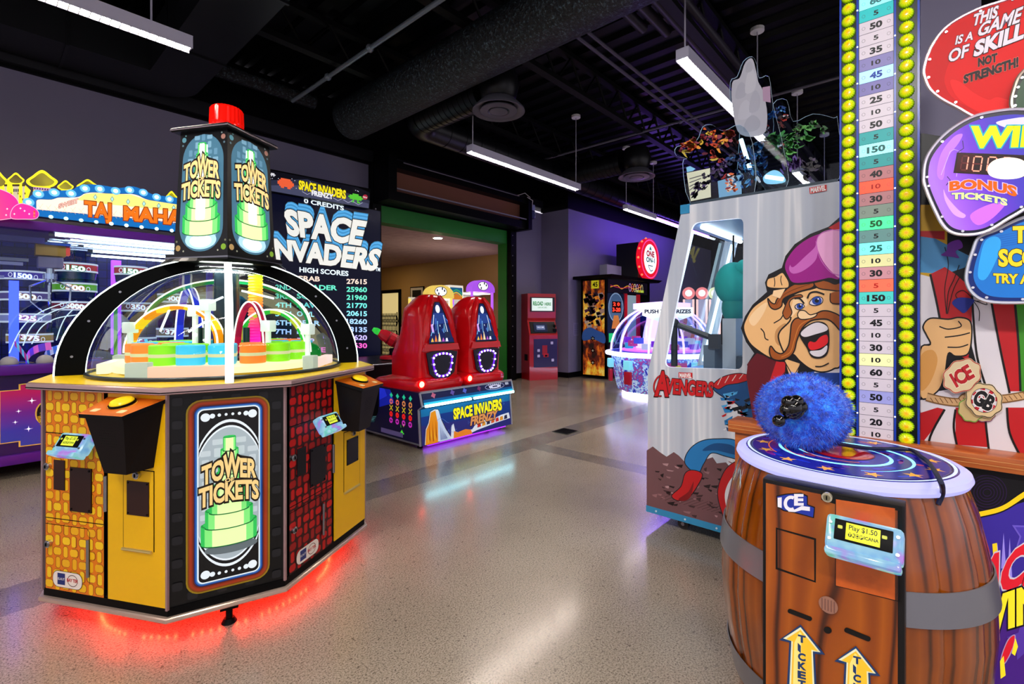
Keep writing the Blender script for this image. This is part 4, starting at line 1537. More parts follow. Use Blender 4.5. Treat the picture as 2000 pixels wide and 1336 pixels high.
    mb = MB(); mb.ball((cx - .285, 4.02, .665), .032, C('#ffd8c8', .3, e=20, eh='#ff5038'), 10, (1, .55, 1)); mb.lathe([(.045, -.012), (.05, 0), (.034, .006)], C('#d81010', .2, e=1.2), n=20, M=Matrix.Translation((cx - .285, 4.02, .665)) @ Matrix.Rotation(R(90), 4, 'X'))
    mb.build('tail_lamp', shell)


seat(3.375)
seat(4.055)

# gun console and guns
mb = MB()
mb.bb((2.5, 5.45, .05), (4.45, 6.55, .78), C('#0b0b10', .35)); mb.prism([(2.45, 5.35, .74), (2.45, 5.35, .78), (2.45, 6.2, .80), (2.45, 6.2, .74)], (2.05, 0, 0), C('#15151c', .3))
mb.build('console', SH, smooth=0)
mb = MB(); mb.tube([(2.45, 5.345, .76), (4.5, 5.345, .76)], .010, C('#8a8a98', .3, m=.6), n=6); mb.build('console_trim', SH)


def gun(cx, cy, yaw):
    M = Matrix.Translation((cx, cy, .80)) @ Matrix.Rotation(yaw, 4, 'Z')
    RP = C('#d01830', .3, coat=.3)
    GN = C('#38d848', .3, e=.7)
    mb = MB(); mb.lathe([(.20, 0), (.20, .03), (.13, .05), (.11, .05)], C('#c01824', .3), n=20); mb.lathe([(.08, .05), (.07, .14), (0, .15)], BLACK, n=16)
    b0 = mb.build('gun_mount', SH, world=True, xf=None) if False else MB.build(mb, 'gun_mount', SH, xf=M)
    T = M @ Matrix.Translation((0, 0, .24)) @ Matrix.Scale(.8, 4) @ Matrix.Rotation(R(-30), 4, 'Y')
    mb = MB()
    secs = [(-.30, .05, .06), (-.22, .085, .10), (-.05, .10, .12), (.10, .085, .105), (.22, .06, .075), (.27, .05, .06)]
    mb.loft([[Vector((-x, h * math.cos(2 * PI * k / 10), v * math.sin(2 * PI * k / 10))) for k in range(10)] for x, h, v in secs], RP)
    MB.build(mb, 'gun_body', b0, xf=T, smooth=25)
    mb = MB(); mb.cyl((.30, 0, 0), (.36, 0, 0), .055, GN, n=14); mb.cyl((.36, 0, 0), (.42, 0, 0), .055, GN, r1=.03, n=14); MB.build(mb, 'muzzle', b0, xf=T)
    mb = MB()
    for q in (-.02, .10): mb.cyl((q, 0, 0), (q + .03, 0, 0), .115, C('#8a1020', .3), n=14)
    MB.build(mb, 'gun_band', b0, xf=T)
    mb = MB(); mb.loft([[Vector((-.22 + x, y, z)) for x, y, z in ((-.04, -.03, 0), (.04, -.03, 0), (.04, .03, 0), (-.04, .03, 0))], [Vector((-.26 + x, y, z - .22)) for x, y, z in ((-.035, -.025, 0), (.035, -.025, 0), (.035, .025, 0), (-.035, .025, 0))]], C('#1c2a4a', .3)); MB.build(mb, 'grip', b0, xf=T)


gun(3.86, 5.62, R(150))
gun(4.40, 5.64, R(165))

# tall score screen
YSC = 6.60
qr = onY(743, 412, YSC)
ZT = qr.z
mb = MB(); mb.bb((2.44, YSC + .002, .05), (qr.x, YSC + .20, ZT), C('#0a0a14', .3)); mb.build('screen_cabinet', SH, smooth=0)
a = Art((0, YSC, 0), YN)
a.fill([(470, 363), (743, 413), (743, 700), (470, 716)], C('#050820', .25, e=.9))
GW, GB = C('#ecebe4', .3, e=1.0), C('#3f8fc8', .3, e=1.0)
GB2 = C('#5fb4e8', .3, e=1.0)
OLK = C('#050818', .3)
CY = C('#e6f6ff', .3, e=1.1)


def pix_text(s, x, y, h, m, wd, dy=0):
    a.text(s, (x, y), (x + wd, y + dy), h, m, bold=.03)


# big title: white faces with stepped blue tops
for wd, bl_, br_, tl_, tr_, hh in (('INVADERS', (530, 503), (733, 527), (524, 467), (744, 490), 46), ('SPACE', (564, 457), (703, 477), (556, 411), (714, 435), 50)):
    for k in range(7, -1, -1):
        m = GW if k == 0 else (GB if k % 3 else GB2)
        dx, dy = k * .3, -k * 2.1
        sh = lambda p: (p[0] + dx, p[1] + dy)
        a.text(wd, sh(bl_), sh(br_), hh, m, bold=.05, ol=OLK if k in (0, 7) else None, olb=.075, tl=sh(tl_), tr=sh(tr_))
pix_text('TM', 733, 529, 7, CY, 9, 1)
pix_text('0 CREDITS', 594, 396, 8, CY, 77, 15)
pix_text('HIGH SCORES', 585, 531, 9, CY, 95, 8)
rows = [('1ST', 'CRAB', '27615', '#f0d8c8'), ('2ND', 'INVADER', '25960', '#68e8c8'), ('3RD', 'SQUID', '21960', '#68e8c8'), ('4TH', 'DAVE', '21770', '#70e8e0'), ('5TH', 'OWL', '20615', '#90e8f8'), ('6TH', 'BEAR', '18260', '#a8d8ff'), ('7TH', 'DOT', '18135', '#a8c8ff'), ('8TH', 'ZAP', '17620', '#c8b8ff'), ('9TH', 'MAZIE', '16630', '#f060c8')]
for k, (r_, n_2, sc_, hexc) in enumerate(rows):
    m = C(hexc, .3, e=1.1)
    y = 545 + k * 15.6
    yl = 540 + k * 17.3
    pix_text(sc_, 677, y + 9, 9, m, 39, 1)
    pix_text(n_2, 580, yl + 8, 9, m, 11 * len(n_2), 1.5)
    pix_text(r_, 538, yl + 8, 9, m, 30, 1)
a.build('score_screen', SH)
# marquee over the screen
YM = 6.50
a0 = onY(520, 333, YM); a1 = onY(722, 372, YM); a2 = onY(720, 407, YM); a3 = onY(519, 371, YM)
mb = MB(); mb.prism([a0 + Vector((-.02, .002, .03)), a1 + Vector((.02, .002, .03)), a2 + Vector((.02, .002, -.004)), a3 + Vector((-.02, .002, -.004))], (0, .12, 0), BLACK)
mq = mb.build('marquee', SH, smooth=0)
a = Art((0, YM, 0), YN)
pts = [(524, 332), (700, 366), (722, 377), (720, 407), (519, 371)]
a.fill(pts, C('#12121e', .3, e=.5))
a.fill([(519, 352), (600, 350), (722, 392), (720, 407), (519, 371)], C('#3a3e58', .3, e=.5))
a.fill([(519, 362), (600, 362), (720, 398), (720, 407), (519, 371)], C('#5a5e80', .3, e=.5))
rnd = random.Random(9)
for k in range(24):
    x = rnd.uniform(524, 718); y = 336 + (x - 524) * .19 + rnd.uniform(2, 26)
    a.fill(ellp(x, y, .8, .8, n=6), C('#e8e8ff', .3, e=1), layer=False)
a.k += 1


def blob_px(a, x, y, s, m, rows, sl=.19):
    for j, row in enumerate(rows):
        for i, ch in enumerate(row):
            if ch == '#':
                u, v = x + i * s, y + j * s + i * s * sl
                a.fill([(u, v), (u + s, v + s * sl), (u + s, v + s + s * sl), (u, v + s)], m, layer=False)
    a.k += 1


blob_px(a, 542, 346, 3.2, C('#f0623a', .3, e=.9), ['..######..', '.########.', '##########', '##########', '.########.', '..##..##..'])
blob_px(a, 680, 376, 2.9, C('#58c838', .3, e=.9), ['...####...', '.########.', '##########', '.########.', '...#..#...', '..##..##..'])
blob_px(a, 527, 337, 2.2, C('#e8e8f0', .3, e=.8), ['.###.', '#####', '.#.#.'])
a.fill(ellp(713, 385, 5, 5), C('#c83048', .3, e=.6)); a.text('NEW', (709, 386), (717, 388), 3, GW)
a.text('SPACE INVADERS', (584, 369), (675, 388), 16, C('#f4e020', .3, e=1), bold=.05, ol=C('#202010', .3), olb=.1, hr=15)
a.text('FRENZY', (609, 381), (650, 389), 9, C('#f0f0f8', .3, e=1), bold=.05, ol=C('#20203a', .3), olb=.1)
for k in range(6): a.stroke([(590 + k * 20, 374 + k * 4), (600 + k * 20, 380 + k * 4), (608 + k * 20, 376 + k * 4)], .8, C('#c8c8e8', .3, e=.8), layer=False)
a.build('marquee_print', mq)

# ================================================================ PALACE CRANE GAME (far side of the tower cabinet)
YC = 5.85
CR = thing('palace_crane_game', 'wide purple crane game with lit palace sign, golden onion domes and ticket shelves', 'arcade game', (0, 6.4, 0))
CX0, CX1, CYB = -3.0, 1.72, 7.0
PUR = C('#541488', .35, spec=.3)
PURD = C('#2c1258', .35)
mb = MB(); mb.bb((CX0, YC + .01, .12), (CX1, CYB, .87), PURD); mb.build('base_cabinet', CR, smooth=0)
mb = MB(); mb.bb((CX0, YC - .03, .115), (CX1 + .02, YC + .02, .20), PUR, bev=.01); mb.build('plinth', CR)
mb = MB(); mb.bb((CX0, YC - .05, .872), (CX1 + .03, YC + .10, .955), PUR, bev=.012); mb.build('ledge', CR)
for x in (.05, -1.4, -2.8, 1.5):
    mb = MB(); mb.bb((x - .05, YC + .05, .05), (x + .05, YC + .17, .115), STEEL); mb.cyl((x - .018, YC + .10, .045), (x + .018, YC + .10, .045), .045, BLACK, n=16); mb.build('caster', CR)

# front art: night sky gradient panel with coin oval, repeated along the base
mg, nt, b = nodes('dusk_print')
z_ = sepxyz(nt, geo_pos(nt))[2]
nt.links.new(ramp(nt, math_(nt, 'MULTIPLY_ADD', z_, 1.6, -.36), [(0, '#1a3a9a'), (.28, '#2a30a0'), (.52, '#6a1c8a'), (.78, '#b0105a'), (1, '#c00c50')]), b.inputs['Base Color'])
nt.links.new(b.inputs['Base Color'].links[0].from_socket, b.inputs['Emission Color'])
b.inputs['Emission Strength'].default_value = .25
b.inputs['Roughness'].default_value = .3
GOLD = C('#d8a848', .35, e=.3)
for x0 in (.13, -1.55, -3.2):
    a = plane_art((x0, YC + .008, 0), (1, 0, 0), (0, 0, 1), .0002)
    o = [(0, .30), (.12, .30), (.12, .255), (.35, .25), (.62, .205), (1.1, .205), (1.35, .25), (1.5, .25), (1.5, .78), (1.35, .79), (1.35, .84), (1.0, .868), (.55, .868), (.25, .80), (.12, .79), (.12, .745), (0, .745)]
    a.fill(o, GOLD)
    cx_, cz_ = .75, .53
    a.fill([(cx_ + (x - cx_) * .982, cz_ + (z - cz_) * .972) for x, z in o], mg)
    for sx, sz, r_ in ((.2, .64, .03), (.36, .70, .035), (.12, .56, .02), (.42, .33, .07), (.18, .40, .028), (.10, .47, .02), (1.2, .7, .03), (1.3, .5, .04), (.9, .80, .02)):
        a.fill(star(sx, sz, r_, 4, .16, 0), C('#f4e8ff', .4, e=.9), layer=False)
        a.fill(ellp(sx, sz, r_ * .28, r_ * .28), C('#ffffff', .4, e=1.2), layer=False)
    a.k += 2
    a.fill(rrect(.22, .40, 1.05, .645, .11), GOLD); a.fill(rrect(.23, .41, 1.04, .635, .10), C('#0a0710', .4))
    a.fill([(.235, .50), (.45, .52), (.62, .56), (.85, .54), (1.03, .50), (1.03, .46), (.98, .415), (.30, .415), (.24, .45)], C('#c89a20', .35))
    for k in range(26): a.fill(ellp(.27 + (k * 37 % 74) * .01, .425 + (k * 13 % 9) * .012, .022, .011, rot=k * 31 % 60 - 30, n=12), C(['#e0b83a', '#a87a18', '#f0d060'][k % 3], .3), layer=False)
    a.k += 1
    a.fill(ellp(.52, .58, .10, .055), C('#9ab0c8', .4)); a.fill(ellp(.62, .50, .05, .06, 20), C('#d8b8c8', .4)); a.stroke(ellp(.62, .50, .03, .04, 20), .008, C('#7a1a30', .4), closed=True)
    a.build('base_print', CR)

# glass house with frame
mb = MB(); mb.bb((CX0, YC + .03, .955), (CX1 - .03, YC + .036, 2.12), GLASS); mb.bb((CX1 - .036, YC + .03, .955), (CX1 - .03, CYB, 2.12), GLASS)
MB.fixn = False
mb.build('window_glass', CR, smooth=0)
MB.fixn = True
mb = MB()
for x in (CX1 - .03, -.12, -2.0): mb.bb((x - .025, YC + .02, .95), (x + .025, YC + .07, 2.14), C('#3a2a9a', .3, e=.25))
mb.bb((CX1 - .05, CYB - .06, .95), (CX1, CYB, 2.14), PUR)
mb.build('frame_post', CR, smooth=0)
mgr, nt, b = nodes('grid_back')
br = nt.nodes.new('ShaderNodeTexBrick')
br.offset = 0
br.inputs['Color1'].default_value = hx('#0a0c3c'); br.inputs['Color2'].default_value = hx('#0e1048'); br.inputs['Mortar'].default_value = hx('#06081c')
br.inputs['Scale'].default_value = 1; br.inputs['Mortar Size'].default_value = .004; br.inputs['Brick Width'].default_value = .09; br.inputs['Row Height'].default_value = .09
mp = nt.nodes.new('ShaderNodeMapping'); mp.inputs['Rotation'].default_value = (R(90), 0, 0)
nt.links.new(geo_pos(nt), mp.inputs[0]); nt.links.new(mp.outputs[0], br.inputs['Vector']); nt.links.new(br.outputs[0], b.inputs['Base Color'])
b.inputs['Roughness'].default_value = .4
b.inputs['Specular IOR Level'].default_value = .15
nt.links.new(br.outputs[0], b.inputs['Emission Color'])
b.inputs['Emission Strength'].default_value = .8  # own glow added to brighten the back wall, which is no lamp
mb = MB(); mb.bb((CX0, CYB - .02, .87), (CX1, CYB, 2.2), mgr); mb.build('back_wall', CR, smooth=0)
mb = MB()
for x, hexc in ((.23, '#2a3aff'), (-1.0, '#2a3aff')): mb.bb((x - .03, 6.05, .95), (x + .03, 6.10, 1.68), C(hexc, .3, e=5))
mb.bb((1.02, 6.88, .95), (1.10, 6.96, 2.0), C('#8a3af0', .3, e=3.0)); mb.bb((.98, 6.5, .95), (1.01, 6.53, 1.7), C('#28b848', .3, e=.5))
mb.build('neon_column', CR, smooth=0)
mb = MB(); mb.bb((CX0, YC + .02, .86), (CX1, CYB, .90), C('#1c1436', .3)); mb.build('prize_floor', CR, smooth=0)
mb = MB(); mb.bb((CX0, YC - .03, 2.115), (CX1 + .03, CYB, 2.19), PUR, bev=.008); mb.build('header', CR)
TUBE = C('#f2fbff', .3, e=12, eh='#e8f6ff')
for k, (y, z, x0, x1) in enumerate(((5.93, 2.10, .46, 1.66), (6.10, 2.085, .58, 1.66), (6.32, 2.07, .70, 1.62), (6.58, 2.05, .80, 1.6), (6.85, 2.03, .82, 1.58))):
    mb = MB(); mb.cyl((x0, y, z), (x1, y, z), .012, TUBE, n=10)
    for q in (x0, x1): mb.cyl((q - .02, y, z), (q + .02, y, z), .015, STEEL, n=10)
    mb.build('light_tube', CR)
mb = MB()
for y in (6.05, 6.2, 6.37, 6.55, 6.75): mb.bb((.45, y - .025, 2.06), (1.68, y + .025, 2.075), C('#b8c0cc', .2, m=.8))
mb.bb((-2.8, 6.0, 2.02), (.42, 6.04, 2.07), C('#3a2a88', .3)); mb.bb((-2.8, 6.5, 1.96), (.5, 6.54, 2.02), C('#2a2468', .3))
mb.bb((.0, 6.35, 1.84), (.30, 6.38, 1.87), C('#c8c8d8', .3)); mb.bb((-.05, 6.4, 1.72), (.28, 6.42, 1.745), C('#c8c8d8', .3)); mb.bb((.1, 6.6, 1.9), (.35, 6.62, 1.93), C('#c8c8d8', .3))
mb.build('gantry_rail', CR, smooth=0)
# claw
cc = onY(98, 505, 6.15)
mb = MB(); mb.box((cc.x, 6.15, cc.z + .07), (.20, .16, .10), C('#b88a3a', .4)); mb.box((cc.x + .09, 6.13, cc.z + .07), (.08, .10, .07), C('#d8483a', .4, e=.4)); mb.box((cc.x + .02, 6.10, cc.z + .125), (.22, .12, .02), C('#2a4a9a', .4)); ct = mb.build('claw_carriage', CR, smooth=0)
mb = MB(); mb.box((cc.x, 6.15, cc.z - .04), (.17, .14, .10), C('#8a80a0', .4), bev=.01); mb.cyl((cc.x, 6.15, cc.z - .09), (cc.x, 6.15, cc.z - .22), .03, CHROME, n=14); mb.cyl((cc.x, 6.15, cc.z - .14), (cc.x, 6.15, cc.z - .19), .05, C('#c8d0e8', .2, m=.8), n=14); mb.build('claw_head', ct)
for k in range(3):
    t = 2 * PI * k / 3 + .4
    d = Vector((math.cos(t), math.sin(t), 0))
    c0_ = Vector((cc.x, 6.15, cc.z - .2))
    mb = MB(); mb.tube([c0_ + d * .03, c0_ + d * .16 + Vector((0, 0, -.06)), c0_ + d * .15 + Vector((0, 0, -.2)), c0_ + d * .05 + Vector((0, 0, -.30))], [.008, .009, .009, .006], CHROME, n=6); mb.build('claw_prong', ct)
# glowing arcs in front of the shelves, standing in for LED reflections
mb = MB()
AR = C('#e8f8ff', .2, e=.9)
for pts in ([(18, 690), (40, 645), (70, 615), (115, 595), (150, 588)], [(45, 675), (60, 640), (90, 615), (130, 600), (165, 597)], [(62, 672), (80, 640), (110, 622), (150, 615)], [(110, 665), (118, 640), (128, 620), (142, 605)]):
    mb.tube([onY(px, py, 6.02) for px, py in spl(pts, 5, False)], .0045, AR, n=5)
mb.build('wire_arc', CR)


# sign
YS = YC - .06
a = Art((0, YS, 0), YN, lift=.0003)
top = spl([(46, 408), (50, 395), (62, 381), (85, 373), (120, 372), (142, 370), (152, 364), (172, 360), (200, 362), (232, 367), (258, 364), (278, 370), (300, 380), (330, 384), (368, 390), (420, 398)], 4, False)
outl = top + [(430, 462), (43, 419)]
BLU = C('#0f74c8', .3, e=.75)
mb = MB()
mb.prism([hit(px, py, (0, YS + .0005, 0), YN) for px, py in outl], (0, .10, 0), C('#0a3a7a', .3))
sg = mb.build('sign', CR, smooth=0)
a.fill(outl, BLU)
inn = spl([(71, 398), (74, 390), (100, 390), (115, 386), (140, 386), (155, 384), (166, 378), (185, 376), (220, 379), (255, 379), (270, 382), (285, 389), (310, 395), (345, 400), (420, 410)], 4, False) + [(430, 446), (300, 430), (150, 416), (71, 409)]
a.stroke(inn, 2, C('#3a5a9a', .3, e=.5), closed=True)
a.fill(inn, C('#ffe9d8', .3, e=1.05))
a.fill([(150, 390), (166, 379), (185, 377), (255, 380), (285, 390), (420, 411), (420, 425), (300, 408), (200, 398)], C('#ffe680', .3, e=1.05))
for k in range(22): a.stroke([(74 + k * 16, 400 + k * 1.5), (84 + k * 16, 412 + k * 1.6)], .6, C('#f0c8b0', .3, e=.9), layer=False)
for k in range(22): a.stroke([(84 + k * 16, 398 + k * 1.5), (74 + k * 16, 410 + k * 1.6)], .6, C('#f0c8b0', .3, e=.9), layer=False)
a.k += 1
for k, (x, y) in enumerate(((186, 385), (219, 389), (250, 394), (281, 398), (310, 402), (339, 406), (368, 411), (396, 415))):
    a.fill([(x, y - 6), (x + 4, y), (x, y + 6), (x - 4, y)], C('#60a8a0', .3, e=.8)); a.fill([(x, y - 4), (x + 2.5, y), (x, y + 4), (x - 2.5, y)], C('#b8f0e8', .3, e=1), layer=False)
a.k += 1
OT, OD = C('#f07818', .3, e=.9), C('#a83008', .3, e=.5)
a.text('SWEET', (115, 407), (152, 396), 8, C('#f8c8b8', .3, e=.9), bold=.03, ol=C('#b83828', .3, e=.5), olb=.08)
a.text('TAJ', (166, 421), (216, 426), 27, OT, bold=.045, ol=OD, olb=.085)
a.text('MAHAL', (243, 429), (374, 441), 25, OT, bold=.045, ol=OD, olb=.085, hr=27)
a.build('sign_face', sg)
SB = C('#f6fcff', .3, e=4, eh='#e8f8ff')
topb = ((56, 395), (75, 379), (106, 376), (139, 378), (166, 368), (195, 369), (226, 373), (253, 371), (280, 376), (306, 385), (331, 389), (358, 394))
for x, y in topb:
    mb = MB(); mb.ball(hit(x, y, (0, YS - .012, 0), YN), .017, SB, 8); mb.build('sign_bulb', sg)
for k in range(11):
    mb = MB(); mb.ball(hit(99.5 + k * 29.5, 423.5 + k * 3.35, (0, YS - .012, 0), YN), .016, C('#c8fff4', .3, e=1.3 + (k > 3) * 2), 8); mb.build('sign_bulb', sg)
for x, y in topb:
    mb = MB(); mb.lathe([(.017, 0), (.030, .004), (.036, .0)], C('#6ac0ff', .3, e=.9), n=16, M=Matrix.Translation(hit(x, y, (0, YS - .004, 0), YN)) @ Matrix.Rotation(R(90), 4, 'X')); mb.build('bulb_socket', sg)
# pink clouds between the signs
mcl, nt, b = nodes('cloud_print')
px_ = sepxyz(nt, geo_pos(nt))
f = math_(nt, 'ADD', math_(nt, 'MULTIPLY', px_[0], 1.4), math_(nt, 'MULTIPLY_ADD', px_[2], .5, -.95))
nt.links.new(ramp(nt, f, [(.0, '#ff8a68'), (.28, '#ff4a78'), (.5, '#f0108a'), (.75, '#b80ca8'), (1, '#7a0a98')]), b.inputs['Emission Color'])
b.inputs['Emission Strength'].default_value = .9
b.inputs['Base Color'].default_value = hx('#c01070')
YP = YS - .05
for pts, nm in (([(-60, 428), (-60, 372), (-20, 366), (12, 374), (32, 388), (37, 405), (30, 425)], 0), ([(22, 426), (24, 408), (38, 398), (55, 400), (70, 408), (76, 418), (70, 427), (50, 428)], 1)):
    q = spl(pts, 6)
    mb = MB(); yy = YP - .03 * nm
    mb.prism([hit(x, y, (0, yy, 0), YN) for x, y in q], (0, .025, 0), mcl)
    cl = mb.build('cloud_panel', sg, smooth=0)
    a = Art((0, yy, 0), YN)
    a.stroke(q, 1.2, C('#ffc8e8', .3, e=.8), closed=True)
    for x, y in ((14, 408), (28, 418), (12, 420), (40, 407), (57, 418), (48, 412)): a.fill(star(x, y, 2.5, 4, .3), C('#ffffff', .3, e=1.2), layer=False)
    a.build('sparkle', cl)
mb = MB()
for k in range(4): mb.ball(hit(67, 413 + k * 3.4, (0, YP - .035, 0), YN), .008, C('#ff5a50', .3, e=2 if k % 2 else .4), 6)
mb.build('cloud_led', sg)
# golden palace cut-out behind the sign
YD = YC + .25
YLW = C('#fff02a', .3, e=1.1)
pal = MB()
a = Art((0, YD - .001, 0), YN, lift=.0003)


def onion(cx_, cy_, rx, ry):
    return spl([(cx_ - rx * .55, cy_ + ry * .62), (cx_ - rx, cy_ + ry * .1), (cx_ - rx * .62, cy_ - ry * .42), (cx_, cy_ - ry), (cx_ + rx * .62, cy_ - ry * .36), (cx_ + rx, cy_ + ry * .16), (cx_ + rx * .55, cy_ + ry * .66)], 6)


mgd, nt, b = nodes('gold_dome_print')
n1 = noise(nt, 3.2, 1, geo_pos(nt))
nt.links.new(ramp(nt, n1.outputs[0], [(.35, '#2a2606'), (.5, '#8a8210'), (.65, '#e8dc30')]), b.inputs['Emission Color'])
b.inputs['Emission Strength'].default_value = .9
b.inputs['Base Color'].default_value = hx('#6a6010')
doms = [(-8, 352, 24, 22), (31, 350, 17, 13), (82, 352, 31, 20), (128, 363, 16, 11), (171, 362, 21, 12), (-60, 345, 30, 26), (335, 385, 12, 12)]
base = [(-90, 375), (-30, 350), (20, 356), (48, 360), (60, 372), (52, 395), (40, 412), (-90, 410)]
pal.prism([hit(x, y, (0, YD, 0), YN) for x, y in base], (0, .02, 0), YLW)
for i, (x, y, rx, ry) in enumerate(doms):
    pal.prism([hit(u_, v_, (0, YD + .0 + .0005 * i, 0), YN) for u_, v_ in onion(x, y, rx, ry)], (0, .02, 0), YLW)
    if i < 5 or i == 6:
        pal.prism([hit(u_, v_, (0, YD + .001, 0), YN) for u_, v_ in ((x - rx * .5, y), (x + rx * .5, y), (x + rx * .6, 415 if x < 60 else 400 + (x > 300) * 10), (x - rx * .6, 415 if x < 60 else 400 + (x > 300) * 10))], (0, .02, 0), YLW)
    a.fill(onion(x, y + 1, rx * .78, ry * .76), mgd)
for x, w_ in ((31, 9), (11, 4), (46, 4)):
    a.fill([(x - w_ * .6, 362), (x + w_ * .6, 362), (x + w_ * .6, 400), (x - w_ * .6, 400)], C('#e8dcb8', .4, e=.7))
    a.fill([(x - w_ * .8, 360), (x + w_ * .8, 360), (x + w_ * .8, 364), (x - w_ * .8, 364)], C('#5a4a10', .4))
for k in range(3): a.fill(rrect(26 + k * 4, 369, 28.6 + k * 4, 375, 1), C('#2a2450', .4), layer=False)
a.k += 1
a.fill([(65, 365), (100, 368), (100, 374), (65, 371)], C('#d8a8d8', .4, e=.6))
for k in range(7): a.fill(ellp(68 + k * 5, 368 + k * .5, 1.2, 1.8, n=8), C('#2a1a40', .4), layer=False)
a.k += 1
for k in range(16): a.fill(rrect(-20 + k * 4.5, 376 + (k % 3) * 6, -17.5 + k * 4.5, 380 + (k % 3) * 6, .8), C('#8a7a10', .4, e=.3), layer=False)
pp = pal.build('palace_topper', CR, smooth=0)
a.build('palace_print', pp)


# ticket drums on the shelves inside, each with its own value
def drum(px, py, wpx, Y, val, hexc, hex2, label):
    c = onY(px, py, Y)
    d = (c - CAM).dot(FW)
    r_ = wpx / 2 * d / FPX
    h = 17 * d / FPX
    t = thing('ticket_drum', label, 'ticket drum', (c.x, Y, c.z), group='ticket drums inside the palace crane game')
    mb = MB(); mb.lathe([(r_ * .9, c.z - h * 1.3), (r_ * .95, c.z - h * .5), (r_ * .95, c.z + h * .5), (0, c.z + h * .5)], C('#16245a', .25), n=28, c=(c.x, Y, 0))
    mb.lathe([(0, c.z - h * 1.3), (r_ * .9, c.z - h * 1.3)], C('#16245a', .25), n=28, c=(c.x, Y, 0)); mb.build('drum', t)
    mb = MB(); mb.lathe([(r_ * 1.0, c.z - h * .52), (r_ * 1.0, c.z + h * .52)], C(hexc, .3, e=.5), n=28, c=(c.x, Y, 0))
    for q in (-.42, .42): mb.lathe([(r_ * 1.005, c.z + h * (q - .1)), (r_ * 1.005, c.z + h * (q + .1))], C('#dfe6f4', .3, e=.6), n=28, c=(c.x, Y, 0))
    MB.fixn = True
    bd = mb.build('band', t)
    a = Art((0, Y - r_ * 1.004, 0), YN)
    sl = .115
    k_ = 1.0
    a.text(val, (px - wpx * .26, py + 4.5 - wpx * .26 * sl), (px + wpx * .26, py + 4.5 + wpx * .26 * sl), 9, C('#ffffff', .3, e=1.1), bold=.05, ol=C(hex2, .3, e=.4), olb=.1)
    for s in (-1, 1): a.stroke(ellp(px + s * wpx * .38, py + s * wpx * .38 * sl, 3.6, 4, n=14), 1.1, C('#f0f0ff', .3, e=.9), closed=True)
    a.build('value', bd)


D = [(45, 539, 66, 6.5, '1500', '#4a3aa8', '#3a6ad8'), (51, 579, 70, 6.5, '600', '#5a4a90', '#c88a2a'), (51, 621, 72, 6.5, '225', '#8a90c8', '#d02890'), (59, 660, 66, 6.45, '375', '#a88850', '#9a1a60'),
     (148, 524, 66, 6.6, '150', '#c03a48', '#2a8a3a'), (147, 562, 66, 6.6, '500', '#6ab83a', '#d85a2a'), (146, 598, 66, 6.55, '5000', '#7a1a3a', '#b01a30'),
     (256, 530, 52, 6.65, '150', '#b83a48', '#2a9a4a'), (338, 583, 50, 6.6, '400', '#2a8a78', '#c84a3a'), (270, 600, 52, 6.6, '350', '#7a4a5a', '#b03a3a'), (337, 649, 52, 6.55, '375', '#8a7a6a', '#a01a50'), (275, 667, 50, 6.4, '200', '#4a4a88', '#7a2a8a')]
W_ = {'1500': 'blue and violet', '600': 'violet and gold', '225': 'pink and lilac', '5000': 'dark red', '500': 'lime green', '400': 'teal', '350': 'dusty rose', '200': 'dark violet'}
for px, py, wp, Y, val, h1, h2 in D:
    if val in W_: lb = 'ticket drum with a %s band reading %s inside the palace crane game' % (W_[val], val)
    elif val == '150': lb = 'red banded ticket drum reading 150 ' + ('stacked above the 500 and 5000 drums' if px < 200 else 'nearest the black dome arch')
    else: lb = 'tan banded ticket drum reading 375 ' + ('under the 225 drum' if px < 100 else 'seen through the clear dome under the 400 drum')
    drum(px, py, wp, Y, val, h1, h2, lb)

# loose ribbons of tickets at the bottom of the crane game
RB = [('#b02a78', '#5ac8e0'), ('#6a3ab0', '#e060a8'), ('#3a6ac8', '#c8d0f0')]
rib = [([(28, 668), (38, 680), (47, 692), (56, 704)], 0), ([(50, 706), (58, 690), (75, 680), (100, 675)], 1), ([(86, 702), (92, 690), (104, 684), (118, 680)], 2), ([(252, 700), (262, 685), (275, 672), (290, 668)], 0), ([(285, 672), (310, 678), (335, 686), (365, 690)], 1), ([(300, 700), (312, 690), (330, 688)], 2)]
for k, (pts, ci) in enumerate(rib):
    P_ = [onY(x, y, 6.0 + .04 * (k % 3)) for x, y in spl(pts, 4, False)]
    dz = max(0, .95 - min(p.z for p in P_))
    P_ = [p + Vector((0, 0, dz)) for p in P_]
    mb = MB()
    up = Vector((0, .05, .03))
    for j in range(len(P_) - 1):
        mb.loft([[P_[j] - up, P_[j] + up, P_[j] + up * .96 + Vector((0, 0, -.004)), P_[j] - up + Vector((0, 0, -.004))], [P_[j + 1] - up, P_[j + 1] + up, P_[j + 1] + up * .96 + Vector((0, 0, -.004)), P_[j + 1] - up + Vector((0, 0, -.004))]], C(RB[ci][j // 2 % 2], .4, e=.35))
    solo('ticket_ribbon', mb, 'loose curling ribbon of pink and blue tickets at the bottom of the palace crane game', 'ticket ribbon', P_[0], 'loose ticket ribbons in the crane game', smooth=0)
mb = MB()
rnd = random.Random(4)
for k in range(60):
    x = rnd.uniform(.0, 1.6); y = rnd.uniform(5.95, 6.8)
    mb.box((x, y, .925 + rnd.uniform(0, .03)), (.09, .045, .004), C(['#c8a878', '#4a5ac8', '#c8c8e0', '#8a3a90', '#2a2a58'][k % 5], .4, e=.1), rot=Matrix.Rotation(rnd.uniform(0, 6), 4, 'Z') @ Matrix.Rotation(rnd.uniform(-.4, .4), 4, 'X'))
tag(solo('ticket_litter', mb, 'scattered loose tickets heaped on the floor of the palace crane game', 'tickets', (.8, 6.3, .90), smooth=0), kind='stuff')
